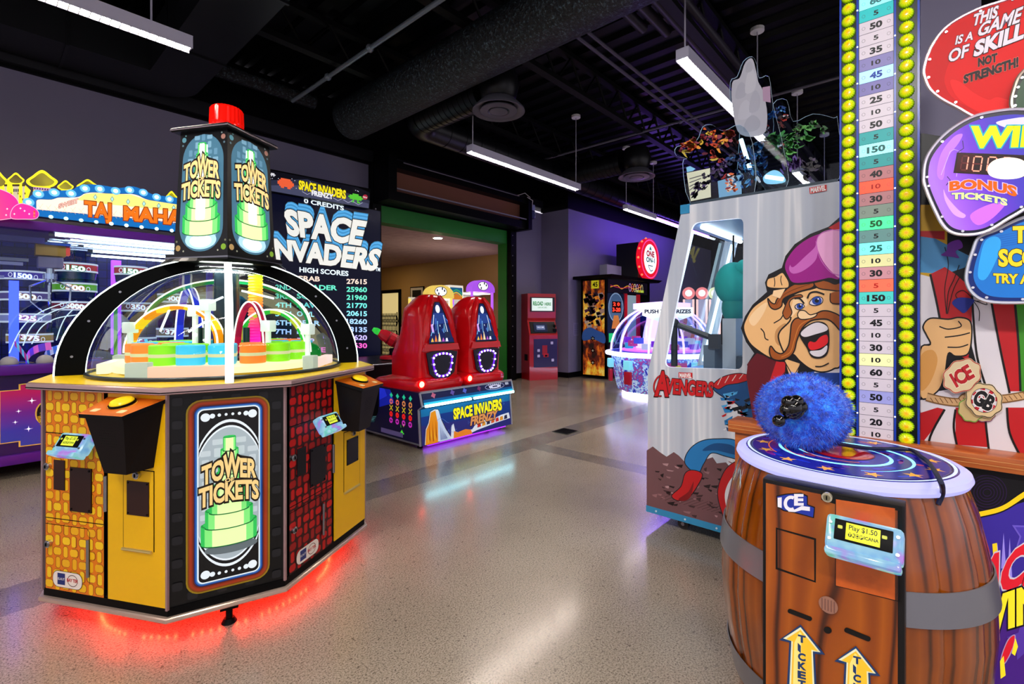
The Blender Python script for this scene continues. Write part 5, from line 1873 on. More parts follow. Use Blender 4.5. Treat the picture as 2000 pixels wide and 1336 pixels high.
for k, (px, py) in enumerate(((18, 697), (88, 700))):
    c = onY(px, py, 6.0)
    mb = MB(); mb.ball((c.x, 6.0, .905 + .06), .06, C('#d8c0a8', .4), 10, (1, 1, 1))
    solo('prize_ball', mb, ['pale prize ball', 'second pale prize ball'][k] + ' lying beside ' + ['the tall blue neon column', 'the arched ribbon of tickets'][k], 'ball', (c.x, 6.0, .905))

# ================================================================ GREY PRIZE CABINET WITH CLEAR CUT-OUT TOPPER
XA, XB, YF0, YF1, YR, ZTOP = 2.94, 3.82, 1.205, 1.437, .36, 2.05
HG = thing('grey_prize_game', 'tall grey prize game with slanted side window, red title lettering and clear cut-out topper', 'arcade game', (3.4, .9, 0))
outer = [(YF1, .115), (YF1, .99), (YF0, ZTOP), (YR, ZTOP), (YR, .115)]
def roundpoly(P, r, n=5):
    out = []
    for i in range(len(P)):
        a_, b_, c_ = Vector(P[i - 1]), Vector(P[i]), Vector(P[(i + 1) % len(P)])
        u_, v_ = (a_ - b_).normalized() * r, (c_ - b_).normalized() * r
        for k in range(n + 1):
            t = k / n
            out.append(tuple((b_ + u_) * (1 - t) ** 2 + b_ * 2 * t * (1 - t) + (b_ + v_) * t * t))
    return out


wpx = roundpoly([(1297, 717), (1450, 722), (1452, 425), (1353, 435)], 14)
win = []
for px, py in wpx:
    q = onX(px, py, XA)
    win.append((q.y, q.z))
GREYP = None


def cutp(poly, c, ang):
    d = Vector((math.cos(ang), math.sin(ang)))
    best = None
    for i in range(len(poly)):
        a_, b_ = Vector(poly[i]), Vector(poly[(i + 1) % len(poly)])
        e = b_ - a_
        den = d.x * e.y - d.y * e.x
        if abs(den) < 1e-12: continue
        w_ = a_ - c
        t = (w_.x * e.y - w_.y * e.x) / den
        s_ = (w_.x * d.y - w_.y * d.x) / den
        if t > 0 and -1e-9 <= s_ <= 1 + 1e-9 and (best is None or t > best): best = t
    return c + d * best


def holed(mb, x0, x1, outer, inner, m, mrim):
    c = sum((Vector(p) for p in inner), Vector((0, 0))) / len(inner)
    an = sorted(set([round(math.atan2(p[1] - c.y, p[0] - c.x), 5) for p in list(outer) + list(inner)] + [round(-PI + 2 * PI * (k + .5) / 48, 5) for k in range(48)]))
    O, I = [cutp(outer, c, a) for a in an], [cutp(inner, c, a) for a in an]
    n = len(an)
    for x, N in ((x0, (-1, 0, 0)), (x1, (1, 0, 0))):
        for k in range(n):
            j = (k + 1) % n
            mb.face([(x, O[k].x, O[k].y), (x, O[j].x, O[j].y), (x, I[j].x, I[j].y), (x, I[k].x, I[k].y)], m, Vector(N))
    for L in (O, I):
        for k in range(n):
            j = (k + 1) % n
            mb.face([(x0, L[k].x, L[k].y), (x0, L[j].x, L[j].y), (x1, L[j].x, L[j].y), (x1, L[k].x, L[k].y)], mrim)


mst, nt, b = nodes('streaked_grey_print')
v = scalev(nt, geo_pos(nt), (1, 6, .12))
nt.links.new(ramp(nt, noise(nt, 1.6, 2, v).outputs[0], [(.30, '#aab4c6'), (.46, '#bcc4d0'), (.52, '#dfe2e8'), (.56, '#c0c8d4'), (.7, '#b2bccf')]), b.inputs['Base Color'])
b.inputs['Roughness'].default_value = .3
b.inputs['Coat Weight'].default_value = .3
RIMW = C('#e8ecff', .3, e=1.0)
for nm, x0, x1 in (('side_panel', XA, XA + .02), ('side_panel', XB - .02, XB)):
    mb = MB()
    holed(mb, x0, x1, outer, win, mst, RIMW)
    mb.build(nm, HG, smooth=0, label='streaked grey side panel facing the hall' if x0 == XA else None)
mb = MB()
mb.loft([[Vector((x, y, z)) for y, z in ((YF1 - .02, .13), (YF1 - .02, .97), (YR + .02, .97), (YR + .02, .13))] for x in (XA + .02, XB - .02)], C('#6a7a94', .4))
mb.bb((XA + .02, YR + .015, .97), (XB - .02, YR + .035, ZTOP - .02), C('#c4d0dc', .4))
mb.build('body', HG, smooth=0)
mb = MB(); mb.loft([[Vector((x, y, z)) for y, z in ((YF0 - .0, 1.93), (YF0 - .01, ZTOP), (YR + .01, ZTOP), (YR + .01, 1.93))] for x in (XA + .02, XB - .02)], C('#7aa0c8', .35)); mb.build('top_box', HG, smooth=0)
mb = MB(); mb.bb((XA - .004, YR, .085), (XB + .004, YF1 + .01, .125), C('#2f86b4', .4))
for k in range(6): mb.cyl((XA - .004, YF1 - .06 - k * .19, .105), (XA - .008, YF1 - .06 - k * .19, .105), .006, C('#c8d8e0', .3), n=8)
mb.build('base_band', HG, smooth=0)
mb = MB(); mb.bb((XA - .006, YF0 - .045, ZTOP - .05), (XA + .03, YF0 + .012, ZTOP + .006), C('#2a88b8', .4)); mb.build('corner_cap', HG, smooth=0)
for x, y in ((XA + .10, YF1 - .20), (XB - .10, YF1 - .2), (XA + .1, YR + .1), (XB - .1, YR + .1)):
    mb = MB(); mb.bb((x - .03, y - .03, .065), (x + .03, y + .03, .085), STEEL); mb.cyl((x - .015, y, .035), (x + .015, y, .035), .035, C('#2a2a2a', .4), n=16); mb.cyl((x - .02, y, .035), (x + .02, y, .035), .012, STEEL, n=8); mb.build('caster', HG)
mb = MB()
qs = [(y, z) for y, z in win]
for x in (XA + .012, XB - .012): mb.face([(x, y, z) for y, z in win], GLASS)
mb.loft([[Vector((x, y, z)) for y, z in ((YF1 - .01, .99), (YF0, 1.92))] for x in (XA + .02, XB - .02)], GLASS, cap=False, closed=False)
MB.fixn = False
mb.build('window_glass', HG, smooth=0)
MB.fixn = True
# inside: lit rails, gantry, dispenser
LB = C('#dff4ff', .3, e=2.2, eh='#d0f0ff')
mb = MB()
for x in (XA + .06, XB - .06): mb.tube([(x, YF1 - .06, 1.02), (x, YF0 - .04, 1.9)], .011, LB, n=6); mb.tube([(x, YR + .08, 1.02), (x, YR + .08, 1.9)], .010, LB, n=6)
for y in (YF0 - .1, .75, .5): mb.tube([(XA + .06, y, 1.915), (XB - .06, y, 1.915)], .014, C('#f4fbff', .3, e=6), n=8)
mb.build('light_rail', HG)
mb = MB()
IB = C('#2a6ab0', .3, e=.15)
mb.bb((XA + .03, YR + .04, .97), (XB - .03, YF1 - .03, .985), C('#3a8ac8', .25, e=.3))
g0, g1, g2_ = onX(1317, 715, XA + .12), onX(1317, 632, XA + .12), onX(1396, 662, XA + .16)
mb.tube([g0, g1], .022, C('#1c2026', .4), n=8); mb.tube([g1, g2_], .020, C('#20242c', .4), n=8); mb.ball(g1, .035, C('#14181e', .4), 8); mb.bb(g2_ - Vector((.03, .03, .06)), g2_ + Vector((.03, .03, .03)), C('#2a3038', .4))
mb.build('gantry', HG)
q0, q1 = onX(1411, 712, XA + .2), onX(1437, 622, XA + .2)
mb = MB(); mb.bb((XA + .2, q1.y, .985), (XA + .34, q0.y, q1.z), C('#aab0b6', .35)); mb.bb((XA + .15, q1.y - .12, .985), (XA + .3, q1.y - .02, 1.12), C('#30404c', .3)); mb.bb((XA + .15, q0.y + .03, .985), (XA + .3, q0.y + .1, 1.18), C('#5a6874', .3)); mb.build('dispenser', HG, smooth=0)
mb = MB(); mb.ball((3.35, 1.03, 1.58), .13, C('#0e9a90', .7), 12, (.9, .9, 1.1)); mb.ball((3.35, 1.03, 1.42), .09, C('#0c8078', .7), 10, (.8, .8, 1.2)); mb.ball((3.3, .95, 1.68), .05, C('#12a89c', .7), 8); mb.cyl((3.35, 1.03, 1.7), (3.35, 1.03, 1.9), .006, BLACK, n=6)
solo('plush_prize', mb, 'teal plush prize hanging inside the grey prize game window', 'plush toy', (3.35, 1.03, 1.33))
a = plane_art((XB - .024, YF0 - .05, 1.55), (0, -1, 0), (0, 0, 1), .0003)
a.fill([(0, 0), (.62, 0), (.62, .33), (-.05 + .05, .33)], glass_mat('tinted_decal', '#9fb4c4', .02))
a.text('JACKPOT', (.12, .17), (.5, .15), .08, C('#d8c020', .3, e=.4), bold=.05, ol=C('#303820', .4), olb=.1)
a.stroke([(.05, .05), (.3, .30), (.55, .05)], .012, C('#3a4858', .4)); a.fill(ellp(.3, .08, .12, .05), C('#d8e0f0', .4))
a.build('window_decal', HG)
# print on the near side panel
a = Art((XA, 0, 0), XN, lift=.0002)
bt = onX(1263, 990, XA); cut = lambda y: y
rock = [(1263, 880), (1275, 872), (1290, 884), (1302, 892), (1316, 883), (1326, 890), (1340, 905), (1352, 915), (1370, 900), (1392, 893), (1400, 905), (1418, 903), (1440, 930), (1470, 950), (1470, 1060), (1411, 1030), (1263, 990)]
RKS = C('#6a4a4e', .4)
a.fill(rock, RKS)
rnd = random.Random(11)
for k in range(70):
    x, y = rnd.uniform(1268, 1450), rnd.uniform(900, 1010)
    if y > 985 + (x - 1263) * .26: continue
    s_ = rnd.uniform(6, 16)
    a.fill([(x, y), (x + s_, y + rnd.uniform(-3, 4)), (x + s_ * .8, y + rnd.uniform(3, 7)), (x + s_ * .2, y + 3)], C(['#241618', '#8a666a', '#3a2628', '#a88488', '#1a1012'][k % 5], .4), layer=False)
a.k += 1
for k in range(16): a.stroke([(1290 + k * 9, 975 + k * 2.2), (1320 + k * 9, 962 + k * 2.5)], 1, C('#4a3034', .4), layer=False)
a.k += 1
# plain angular flakes and swooshes of blue and red where the panel art is
BL1, BL2, RD1, RD2, K_ = C('#2478b8', .35), C('#134a80', .35), C('#b81c20', .35), C('#7a1216', .35), C('#12141c', .4)
a.blob([(1338, 905), (1345, 880), (1368, 862), (1400, 857), (1440, 862), (1460, 900), (1420, 892), (1390, 885), (1375, 905), (1362, 925)], BL1, 1.6, K_)
a.fill(spl([(1372, 880), (1395, 866), (1430, 870), (1440, 888), (1400, 880)], 5), BL2)
a.blob([(1338, 925), (1352, 918), (1372, 926), (1362, 950), (1345, 972), (1325, 978), (1312, 968), (1330, 950)], RD1, 1.6, K_)
a.fill(spl([(1325, 975), (1345, 960), (1355, 940), (1350, 968), (1338, 978)], 4), RD2)
a.blob([(1393, 757), (1420, 738), (1450, 730), (1480, 745), (1500, 790), (1490, 830), (1455, 812), (1440, 790), (1412, 775)], BL2, 1.6, K_)
a.blob([(1393, 752), (1412, 736), (1445, 729), (1470, 738), (1445, 748), (1420, 752), (1404, 760)], RD1, 1.4, K_)
for k in range(4): a.stroke([(1402 + k * 14, 752 - k * 4), (1410 + k * 14, 736 - k * 2)], 1.4, C('#e0c8c0', .4), layer=False)
a.k += 1
rnd = random.Random(31)
for k in range(46):
    x, y = rnd.uniform(1406, 1470), rnd.uniform(768, 840)
    L, t = rnd.uniform(8, 24), R(rnd.uniform(-40, 30))
    p_ = [(x, y), (x + L * math.cos(t), y + L * math.sin(t)), (x + L * .8 * math.cos(t + .4), y + L * .8 * math.sin(t + .4)), (x + L * .3 * math.cos(t + .9), y + L * .5 * math.sin(t + .9))]
    a.fill(p_, (BL1, BL2, BL1, K_, C('#4aa0d8', .35), C('#d8dce4', .35), RD1)[k % 7], layer=False)
a.k += 1
a.blob([(1410, 1000), (1402, 960), (1415, 920), (1440, 900), (1470, 900), (1470, 1040), (1425, 1030)], RD1, 1.5, K_)
a.fill(spl([(1422, 1000), (1416, 965), (1428, 935), (1450, 918), (1470, 920), (1470, 1030), (1435, 1025)], 5), C('#dadde2', .35))
# lettering
RT_, RO = C('#c01c22', .35), C('#2a0a0c', .5)
a.stroke(ellp(1293, 753, 15, 21, 15, a0=70, a1=330), 3.5, RO); a.stroke(ellp(1293, 753, 15, 21, 15, a0=75, a1=325), 2.2, RT_)
a.text('A', (1281, 771), (1304, 772), 44, RT_, bold=.045, ol=RO, olb=.08, slant=.12)
a.text('VENGERS', (1301, 767), (1392, 774), 27, RT_, bold=.045, ol=RO, olb=.08, hr=26, slant=.02)
a.fill([(1326, 727), (1353, 728), (1353, 739), (1326, 738)], C('#c8282c', .35)); a.text('MARVEL', (1328, 737), (1351, 738), 8, C('#f0e8e8', .4), bold=.05)
a.fill([(1581, 367), (1615, 361), (1615, 373), (1582, 379)], C('#c82828', .35)); a.text('MARVEL', (1584, 377), (1613, 371.5), 9, C('#f4f0f0', .4), bold=.05)
a.build('side_print', HG)
# clear acrylic cut-outs on top
EDGE = C('#c8dcec', .25, e=.25)


def cutout(px, X, fills, name='clear_cutout', parent=None):
    q = spl(px, 3)
    pts = [onX(x, y, X) for x, y in q]
    mb = MB()
    mb.face(pts, ACRYL); mb.face([p + Vector((.008, 0, 0)) for p in pts], ACRYL)
    mb.loft([pts, [p + Vector((.008, 0, 0)) for p in pts]], EDGE, cap=False)
    MB.fixn = False
    o = mb.build(name, HG, smooth=0)
    MB.fixn = True
    a = Art((X, 0, 0), XN, lift=.0002)
    for f, hexc, al in fills:
        a.fill(spl(f, 5), C(hexc, .35, e=al))
    a.build('cutout_print', o)
    return o


z1 = lambda L: [(1240 + x * .2694, 90 + y * .2694) for x, y in L]


def shards(pts, pal, n, s0, s1, seed, lo=-60, hi=60):
    """small angular flakes of printed colour scattered along a path (points with a spread radius)"""
    rnd = random.Random(seed)
    out = []
    for k in range(n):
        x, y, r_ = pts[rnd.randrange(len(pts))]
        t, q = rnd.uniform(0, 2 * PI), r_ * math.sqrt(rnd.random())
        cx_, cy_ = x + q * math.cos(t), y + q * math.sin(t)
        a_ = R(rnd.uniform(lo, hi))
        L, w_ = rnd.uniform(s0, s1), rnd.uniform(s0, s1) * .42
        m = []
        for u_, v_ in ((-1, -.4), (-.2, -1), (1, -.2), (.6, .8), (-.5, 1)):
            u_, v_ = u_ * L * rnd.uniform(.7, 1.1) / 2, v_ * w_ * rnd.uniform(.7, 1.2) / 2
            m.append((cx_ + u_ * math.cos(a_) - v_ * math.sin(a_), cy_ + u_ * math.sin(a_) + v_ * math.cos(a_)))
        out.append((z1(m), pal[rnd.randrange(len(pal))], .03))
    return out


def cut2(px, X, groups, solid=()):
    q = spl(px, 3)
    pts = [onX(x, y, X) for x, y in q]
    mb = MB()
    mb.face(pts, ACRYL); mb.face([p + Vector((.008, 0, 0)) for p in pts], ACRYL)
    mb.loft([pts, [p + Vector((.008, 0, 0)) for p in pts]], EDGE, cap=False)
    MB.fixn = False
    o = mb.build('clear_cutout', HG, smooth=0)
    MB.fixn = True
    a = Art((X, 0, 0), XN, lift=.00012)
    for f, hexc, al in solid: a.fill(f, C(hexc, .35, e=al))
    for g in groups:
        for f, hexc, al in g: a.fill(f, C(hexc, .35, e=al), layer=False)
        a.k += 1
    a.build('cutout_print', o)


FIRE = ['#b03a24', '#d8602a', '#7a2028', '#e89a3a', '#5a1a2a', '#c8b048', '#8a3a50']
NAVS = ['#1c3a78', '#2a62a8', '#14244a', '#4a90c8', '#0e1830', '#c8d8e8', '#6a2a30']
GRNS = ['#1c5a28', '#2e8038', '#123c1c', '#4aa048', '#0e2814', '#6ab85a']
DRK = ['#1a1420', '#2a2438', '#3c2c50', '#10101a', '#4a3a6a']
cut2(z1([(400, 1135), (345, 850), (375, 815), (300, 795), (300, 730), (440, 690), (490, 585), (560, 570), (640, 615), (760, 570), (850, 700), (860, 1085), (620, 1115)]), 3.02,
     [shards([(360, 745, 40), (430, 720, 45), (540, 650, 60), (560, 740, 70), (640, 690, 60), (600, 800, 50), (680, 640, 30)], FIRE, 90, 25, 75, 1), shards([(470, 700, 25), (530, 650, 25)], ['#e8c848', '#d8b038'], 8, 20, 40, 2),
      shards([(480, 1020, 40), (520, 960, 40), (430, 1080, 25), (560, 910, 30)], DRK, 34, 20, 70, 3, -70, -20), shards([(600, 900, 50), (640, 870, 40)], DRK + ['#5a3a8a'], 20, 20, 50, 4),
      shards([(680, 960, 40), (700, 1030, 40)], ['#d86a3a', '#e8e8f0', '#8a2028', '#c8d8e8', '#f0c8b0'], 26, 20, 55, 5), shards([(780, 980, 60), (800, 860, 50), (720, 830, 50)], NAVS[:5], 40, 25, 70, 6)],
     [(z1([(375, 920), (545, 885), (552, 1095), (405, 1125)]), '#c8ccb4', .25), (z1([(372, 880), (400, 870), (440, 890), (420, 905), (378, 915)]), '#7ab8d8', .3), (z1([(600, 980), (770, 930), (775, 1075), (610, 1100)]), '#6a9cc0', .25)] +
     [(z1([(395, 960 + k * 28), (500 - k * 20, 930 + k * 26), (502 - k * 20, 936 + k * 26), (396, 966 + k * 28)]), '#4a4a50', .1) for k in range(4)])
cut2(z1([(760, 1090), (760, 580), (700, 480), (690, 260), (740, 220), (785, 110), (850, 75), (885, 140), (900, 230), (970, 220), (1000, 420), (1080, 760), (1090, 1040)]), 3.16,
     [shards([(820, 800, 60), (780, 920, 50), (860, 940, 60)], NAVS, 44, 25, 80, 8, 20, 90), shards([(720, 700, 30), (760, 800, 30)], ['#4a1c24', '#7a2a20', '#2a1418'], 18, 30, 80, 9, 30, 80)],
     [(spl(z1([(765, 640), (712, 480), (705, 270), (760, 230), (800, 120), (850, 90), (876, 170), (895, 260), (930, 330), (960, 500), (930, 640)]), 4), '#b0b0bc', .05)] +
     [(spl(z1([(x - w_, y + h_), (x - w_ * .7, y - h_ * .4), (x + w_ * .2, y - h_), (x + w_, y - h_ * .2), (x + w_ * .6, y + h_ * .8)]), 3), c_, .05) for x, y, w_, h_, c_ in ((770, 320, 40, 60, '#a6a6b4'), (840, 250, 40, 90, '#bcbcc6'), (800, 460, 50, 70, '#b8b8c4'), (870, 400, 40, 80, '#a8a8b6'), (850, 560, 60, 60, '#a2a2b0'), (830, 150, 25, 40, '#a8a8b4'))] +
     [(z1([(925, 300), (980, 290), (985, 410), (930, 400)]), '#a88aa4', .12)])
cut2(z1([(960, 1060), (840, 780), (870, 700), (1000, 640), (1000, 420), (1100, 390), (1145, 545), (1290, 490), (1440, 520), (1470, 545), (1480, 960), (1200, 1000)]), 3.30,
     [shards([(1170, 680, 60), (1080, 700, 70), (1000, 680, 40), (1240, 620, 70), (1320, 600, 60), (1100, 780, 60)], GRNS, 90, 30, 90, 10), shards([(1170, 620, 30)], ['#5aa048', '#2a1c18', '#3a6a30'], 12, 20, 40, 11),
      shards([(1100, 880, 50), (1160, 850, 40)], ['#4a2a6a', '#6a4a98', '#2a1838'], 24, 30, 80, 12, 50, 100), shards([(1270, 870, 60), (1250, 930, 40)], DRK, 26, 30, 80, 13),
      shards([(890, 790, 50), (900, 740, 40), (930, 840, 40)], NAVS[:4], 40, 25, 70, 14), shards([(890, 760, 20), (1060, 720, 20)], ['#d8dce8', '#f0f0f4', '#8a3028'], 10, 15, 35, 15),
      shards([(1010, 500, 40), (1060, 460, 30)], ['#2a62a8', '#6ab0e0', '#1c3a78'], 20, 25, 60, 16), shards([(950, 600, 40), (1080, 520, 30), (1060, 580, 30)], ['#a82a20', '#5a1418', '#d8d8e0', '#2a1c20'], 30, 20, 60, 17)],
     [(spl(z1([(930, 950), (1000, 900), (1060, 920), (1090, 985), (960, 1000)]), 4), '#a8e4ff', .9)])
mb = MB(); mb.tube([onX(1447, 272, 3.09), onX(1465, 330, 3.09)], .012, C('#c8f4ff', .3, e=3.5), n=6); mb.tube([onX(1495, 345, 3.25), onX(1530, 350, 3.25)], .012, C('#c8f4ff', .3, e=5), n=6); mb.build('topper_light', HG)  # glowing tubes stand in for bright reflections in the acrylic
mb = MB(); mb.bb((3.0, YR + .05, ZTOP), (3.34, YF0 - .02, ZTOP + .03), C('#30404c', .3)); mb.build('topper_base', HG, smooth=0)

# ================================================================ STRENGTH TESTER: NUMBER TOWER, PAINTED BACKBOARD, BALLOON SIGNS
ST = thing('strength_tester_game', 'strength tester game with tall number tower, painted circus backboard and balloon signs', 'arcade game', (2.6, 0, 0))
XL, XP, XT = 2.46, 2.593, 2.50
YL0, YL1 = .782, -.75


def m_wood(name, a, b_, c_, vec=(3, 3, .8), sc_=3, gloss=.3, coat=.0):
    mt, nt, b = nodes(name)
    v = scalev(nt, geo_pos(nt), vec)
    n1 = noise(nt, sc_, 4, v, .6)
    nt.links.new(ramp(nt, n1.outputs[0], [(.3, a), (.5, b_), (.7, c_)]), b.inputs['Base Color'])
    b.inputs['Roughness'].default_value = gloss
    b.inputs['Coat Weight'].default_value = coat
    return mt


WOOD = m_wood('orange_wood', '#7a3410', '#a85420', '#c06a2c', (8, 1.2, 12), 3, .35)
mb = MB()
mb.bb((XL, YL1, .797), (XP + .02, YL0, .851), WOOD, bev=.004)
lg = mb.build('ledge', ST)
mb = MB()
for z in (.815, .832): mb.bb((XL - .001, YL1, z), (XL, YL0, z + .0015), C('#d0a060', .4))
mb.build('ledge_groove', lg, smooth=0)
mb = MB(); mb.bb((XL + .02, .64, .0), (XL + .10, .755, .797), WOOD); mb.build('ledge_post', ST, smooth=0)
mb = MB(); mb.bb((XL + .04, YL1, .02), (2.88, .66, .797), C('#2a1450', .4)); mb.bb((XP + .03, YL1, .79), (2.88, .66, 1.35), C('#181430', .4)); mb.build('cabinet', ST, smooth=0)
# lower front print
XQ = XL + .04
a = Art((XQ, 0, 0), XN, lift=.0002)
VIO, VIO2 = C('#3a2a9a', .35, e=.15), C('#4a1f8a', .35, e=.15)
a.fill([(1780, 905), (2060, 945), (2060, 1500), (1780, 1450)], VIO)
a.fill([(1780, 1230), (2060, 1200), (2060, 1500), (1780, 1450)], VIO2)
a.fill([(1780, 890), (2060, 930), (2060, 962), (1985, 985), (1940, 1000), (1900, 1006), (1780, 1000)], C('#07050c', .5))
for k in range(6): a.stroke(ellp(1928, 962, 8 + k * 6, 7 + k * 5.4), 1.4, C('#2c1248', .35), closed=True, layer=False)
a.k += 1
a.stroke(spl([(1880, 1010), (1920, 1003), (1960, 992), (2000, 966), (2060, 930)], 5, False), 10, C('#f0c818', .35, e=.25))
a.stroke(spl([(1880, 1016), (1920, 1009), (1960, 998), (2000, 974), (2060, 938)], 5, False), 2.5, C('#0c0a18', .4))
a.fill(star(2010, 1045, 38, 5, .5, -80, 1.1), C('#6a58c8', .35, e=.15)); a.fill(star(2010, 1045, 31, 5, .5, -80, 1.1), C('#4a38b0', .35, e=.15))
a.fill(star(2002, 1250, 36, 5, .5, -100, 1.2), C('#5a3ab0', .35, e=.15))
for x, y0, y1 in ((1960, 1040, 1110), (1948, 1060, 1120), (1972, 1050, 1130)): a.fill([(x - 5, y1), (x + 5, y1), (x, y0)], C('#9a8ae8', .35, e=.25), layer=False)
a.k += 1
a.fill([(1938, 1062), (1947, 1060), (1950, 1100), (1942, 1110)], C('#f0d020', .35, e=.3))
RD, YW, DK_ = C('#d8182c', .3, e=.35), C('#f8e028', .3, e=.4), C('#14102c', .4)
a.text('SMACK', (1818, 1190), (2040, 1128), 66, RD, bold=.05, ol=C('#e8e0f0', .4), olb=.08, hr=72, slant=.1)
a.text("'N WIN", (1820, 1268), (2030, 1205), 58, YW, bold=.05, ol=DK_, olb=.09, hr=66)
a.blob([(1955, 1285), (1968, 1250), (1982, 1240), (1978, 1265), (1962, 1295)], RD, 2, C('#c8a8d8', .4)); a.fill([(1976, 1275), (1983, 1245), (1988, 1262), (1982, 1280)], YW); a.fill([(1953, 1290), (1960, 1280), (1964, 1318), (1954, 1325)], YW)
a.build('lower_print', ST)

# painted backboard (cut-out sheet)
z3 = lambda L: [(1440 + x * .25455, 420 + y * .25455) for x, y in L]
z5 = lambda L: [(1620 + x * .35185, 430 + y * .35185) for x, y in L]
sil = [(1640, 424), (1618, 443), (1582, 457), (1552, 477), (1534, 500), (1527, 523), (1501, 536), (1494, 552), (1498, 570), (1470, 595), (1455, 618), (1447, 641), (1457, 668), (1473, 690), (1459, 712), (1463, 728), (1480, 800), (1482, 828), (1640, 848), (1800, 862), (2060, 893), (2060, 300), (1800, 260), (1700, 330)]
mb = MB()
pp = [onX(x, y, XP) for x, y in sil]
mb.prism(pp, (.02, 0, 0), C('#0c0b10', .4))
bb_ = mb.build('backboard', ST, smooth=0)
a = Art((XP, 0, 0), XN, lift=.00012)
INK = C('#120c0a', .45)
SK, SK2, SK3 = C('#e6b478', .4), C('#c08a54', .4), C('#f0cc9c', .4)
BR, BR2 = C('#9a4f16', .4), C('#6e340c', .4)
MAG, MAG2, PNK = C('#92107e', .35), C('#c060b4', .35), C('#e0a0cc', .35)
MAR, REDS, WHT, NAV = C('#5a0c18', .4), C('#b81a20', .4), C('#dcd6dc', .4), C('#1c3c8c', .4)
# body behind the head
a.fill(z3([(70, 1240), (80, 1140), (150, 1060), (330, 1120), (370, 1200), (330, 1336), (170, 1700), (130, 1620)]), MAR)
a.fill(z3([(300, 1120), (370, 1130), (365, 1200), (320, 1260), (290, 1336), (240, 1300)]), REDS)
a.fill(z3([(360, 1100), (480, 1140), (450, 1250), (400, 1230)]), SK); a.stroke(z3([(355, 1110), (430, 1240), (490, 1140)]), 2.4, INK)
a.fill([(1540, 735), (1640, 715), (1640, 850), (1500, 832), (1520, 770)], NAV)
a.fill([(1600, 708), (1640, 700), (1640, 728), (1590, 728)], WHT)
a.fill([(1555, 752), (1640, 752), (1640, 772), (1540, 772)], WHT)
a.fill([(1480, 800), (1640, 790), (1640, 850), (1482, 830)], MAR)
# arm with elbow
arm = z3([(290, 600), (200, 650), (120, 710), (70, 790), (48, 870), (90, 975), (160, 1040), (260, 1100), (360, 1115), (430, 1000), (430, 800), (370, 690)])
a.blob(arm, SK, 3, INK)
a.fill(spl(z3([(300, 880), (370, 830), (380, 900), (330, 1000), (290, 960)]), 5), SK2)
a.stroke(z3([(180, 870), (205, 900), (215, 945), (240, 960)]), 2.2, INK, sm=5); a.stroke(z3([(280, 830), (330, 800), (350, 770)]), 2.2, INK, sm=5)
a.fill(spl(z3([(90, 800), (150, 720), (230, 670), (200, 760), (130, 850)]), 5), SK3)
# head
head = z3([(420, 620), (560, 570), (790, 560), (800, 1100), (740, 1180), (650, 1205), (560, 1180), (480, 1120), (430, 1070), (380, 1090), (320, 960), (330, 890), (410, 800), (390, 700)])
a.blob(head, SK, 3, INK)
a.fill(spl(z3([(420, 690), (440, 640), (520, 630), (540, 690), (480, 720), (420, 780), (400, 760)]), 5), SK3)
a.blob(z3([(360, 720), (350, 760), (380, 800), (420, 750), (400, 680), (430, 640), (500, 630), (480, 610), (400, 640)]), BR, 2, INK)
# ear of hair and cap curls
a.blob(z3([(235, 640), (250, 700), (290, 725), (340, 700), (360, 640), (470, 590), (570, 560), (590, 530), (560, 510), (470, 520), (390, 560), (310, 640), (290, 680), (260, 670)]), BR, 2.4, INK)
a.blob(z3([(590, 520), (640, 500), (700, 510), (750, 530), (800, 520), (800, 580), (700, 575), (620, 560)]), BR, 2.4, INK)
a.stroke(z3([(300, 690), (350, 620), (440, 570), (560, 530)]), 1.5, BR2, sm=4)
# cap
a.blob(z3([(360, 400), (380, 330), (450, 240), (560, 165), (680, 125), (800, 110), (800, 470), (700, 490), (560, 520), (430, 525), (385, 470)]), MAG, 4, INK)
a.fill(spl(z3([(400, 400), (470, 300), (600, 200), (610, 330), (520, 420), (430, 450)]), 6), MAG2)
a.fill(spl(z3([(410, 360), (470, 270), (580, 190), (600, 240), (520, 320), (430, 400)]), 6), MAG)
a.fill(spl(z3([(610, 220), (640, 150), (720, 120), (800, 125), (800, 460), (730, 440), (650, 340)]), 6), PNK); a.stroke(spl(z3([(800, 122), (720, 115), (640, 145), (610, 215), (640, 340), (720, 440), (800, 465)]), 5, False), 1.6, MAG2)
a.fill(z3([(700, 100), (790, 45), (800, 110), (740, 112)]), REDS)
# fist on the cap
a.blob(z3([(225, 540), (235, 490), (290, 470), (345, 440), (375, 470), (400, 520), (390, 560), (320, 565), (250, 560)]), SK, 3, INK)
for q in ([(285, 480), (290, 520), (285, 550)], [(340, 465), (335, 500), (345, 540)]): a.stroke(z3(q), 1.6, INK, sm=4)
a.fill(z3([(280, 580), (370, 565), (330, 640), (270, 620)]), SK3)
# eyes, brows, nose
a.blob(z3([(445, 700), (470, 680), (505, 685), (515, 705), (480, 725), (455, 720)]), WHT, 1.6, INK, 4); a.fill(ellp(*z3([(482, 700)])[0], 6.5, 5.8), C('#22449c', .35)); a.fill(ellp(*z3([(482, 700)])[0], 3, 2.8), INK)
a.blob(z3([(555, 680), (580, 640), (620, 625), (655, 640), (650, 675), (600, 695)]), WHT, 1.6, INK, 4); a.fill(ellp(*z3([(612, 658)])[0], 9.5, 8.2), C('#22449c', .35)); a.fill(ellp(*z3([(612, 658)])[0], 4.2, 3.8), INK)
for q in (z3([(482, 697)])[0], z3([(615, 652)])[0]): a.fill(ellp(q[0] + 2, q[1] - 2, 1.4, 1.4), C('#f0f0f8', .3), layer=False)
a.k += 1
a.stroke(z3([(440, 640), (480, 640), (515, 680)]), 3.2, INK, sm=5); a.stroke(z3([(540, 640), (560, 600), (610, 590), (670, 610)]), 3.2, INK, sm=5)
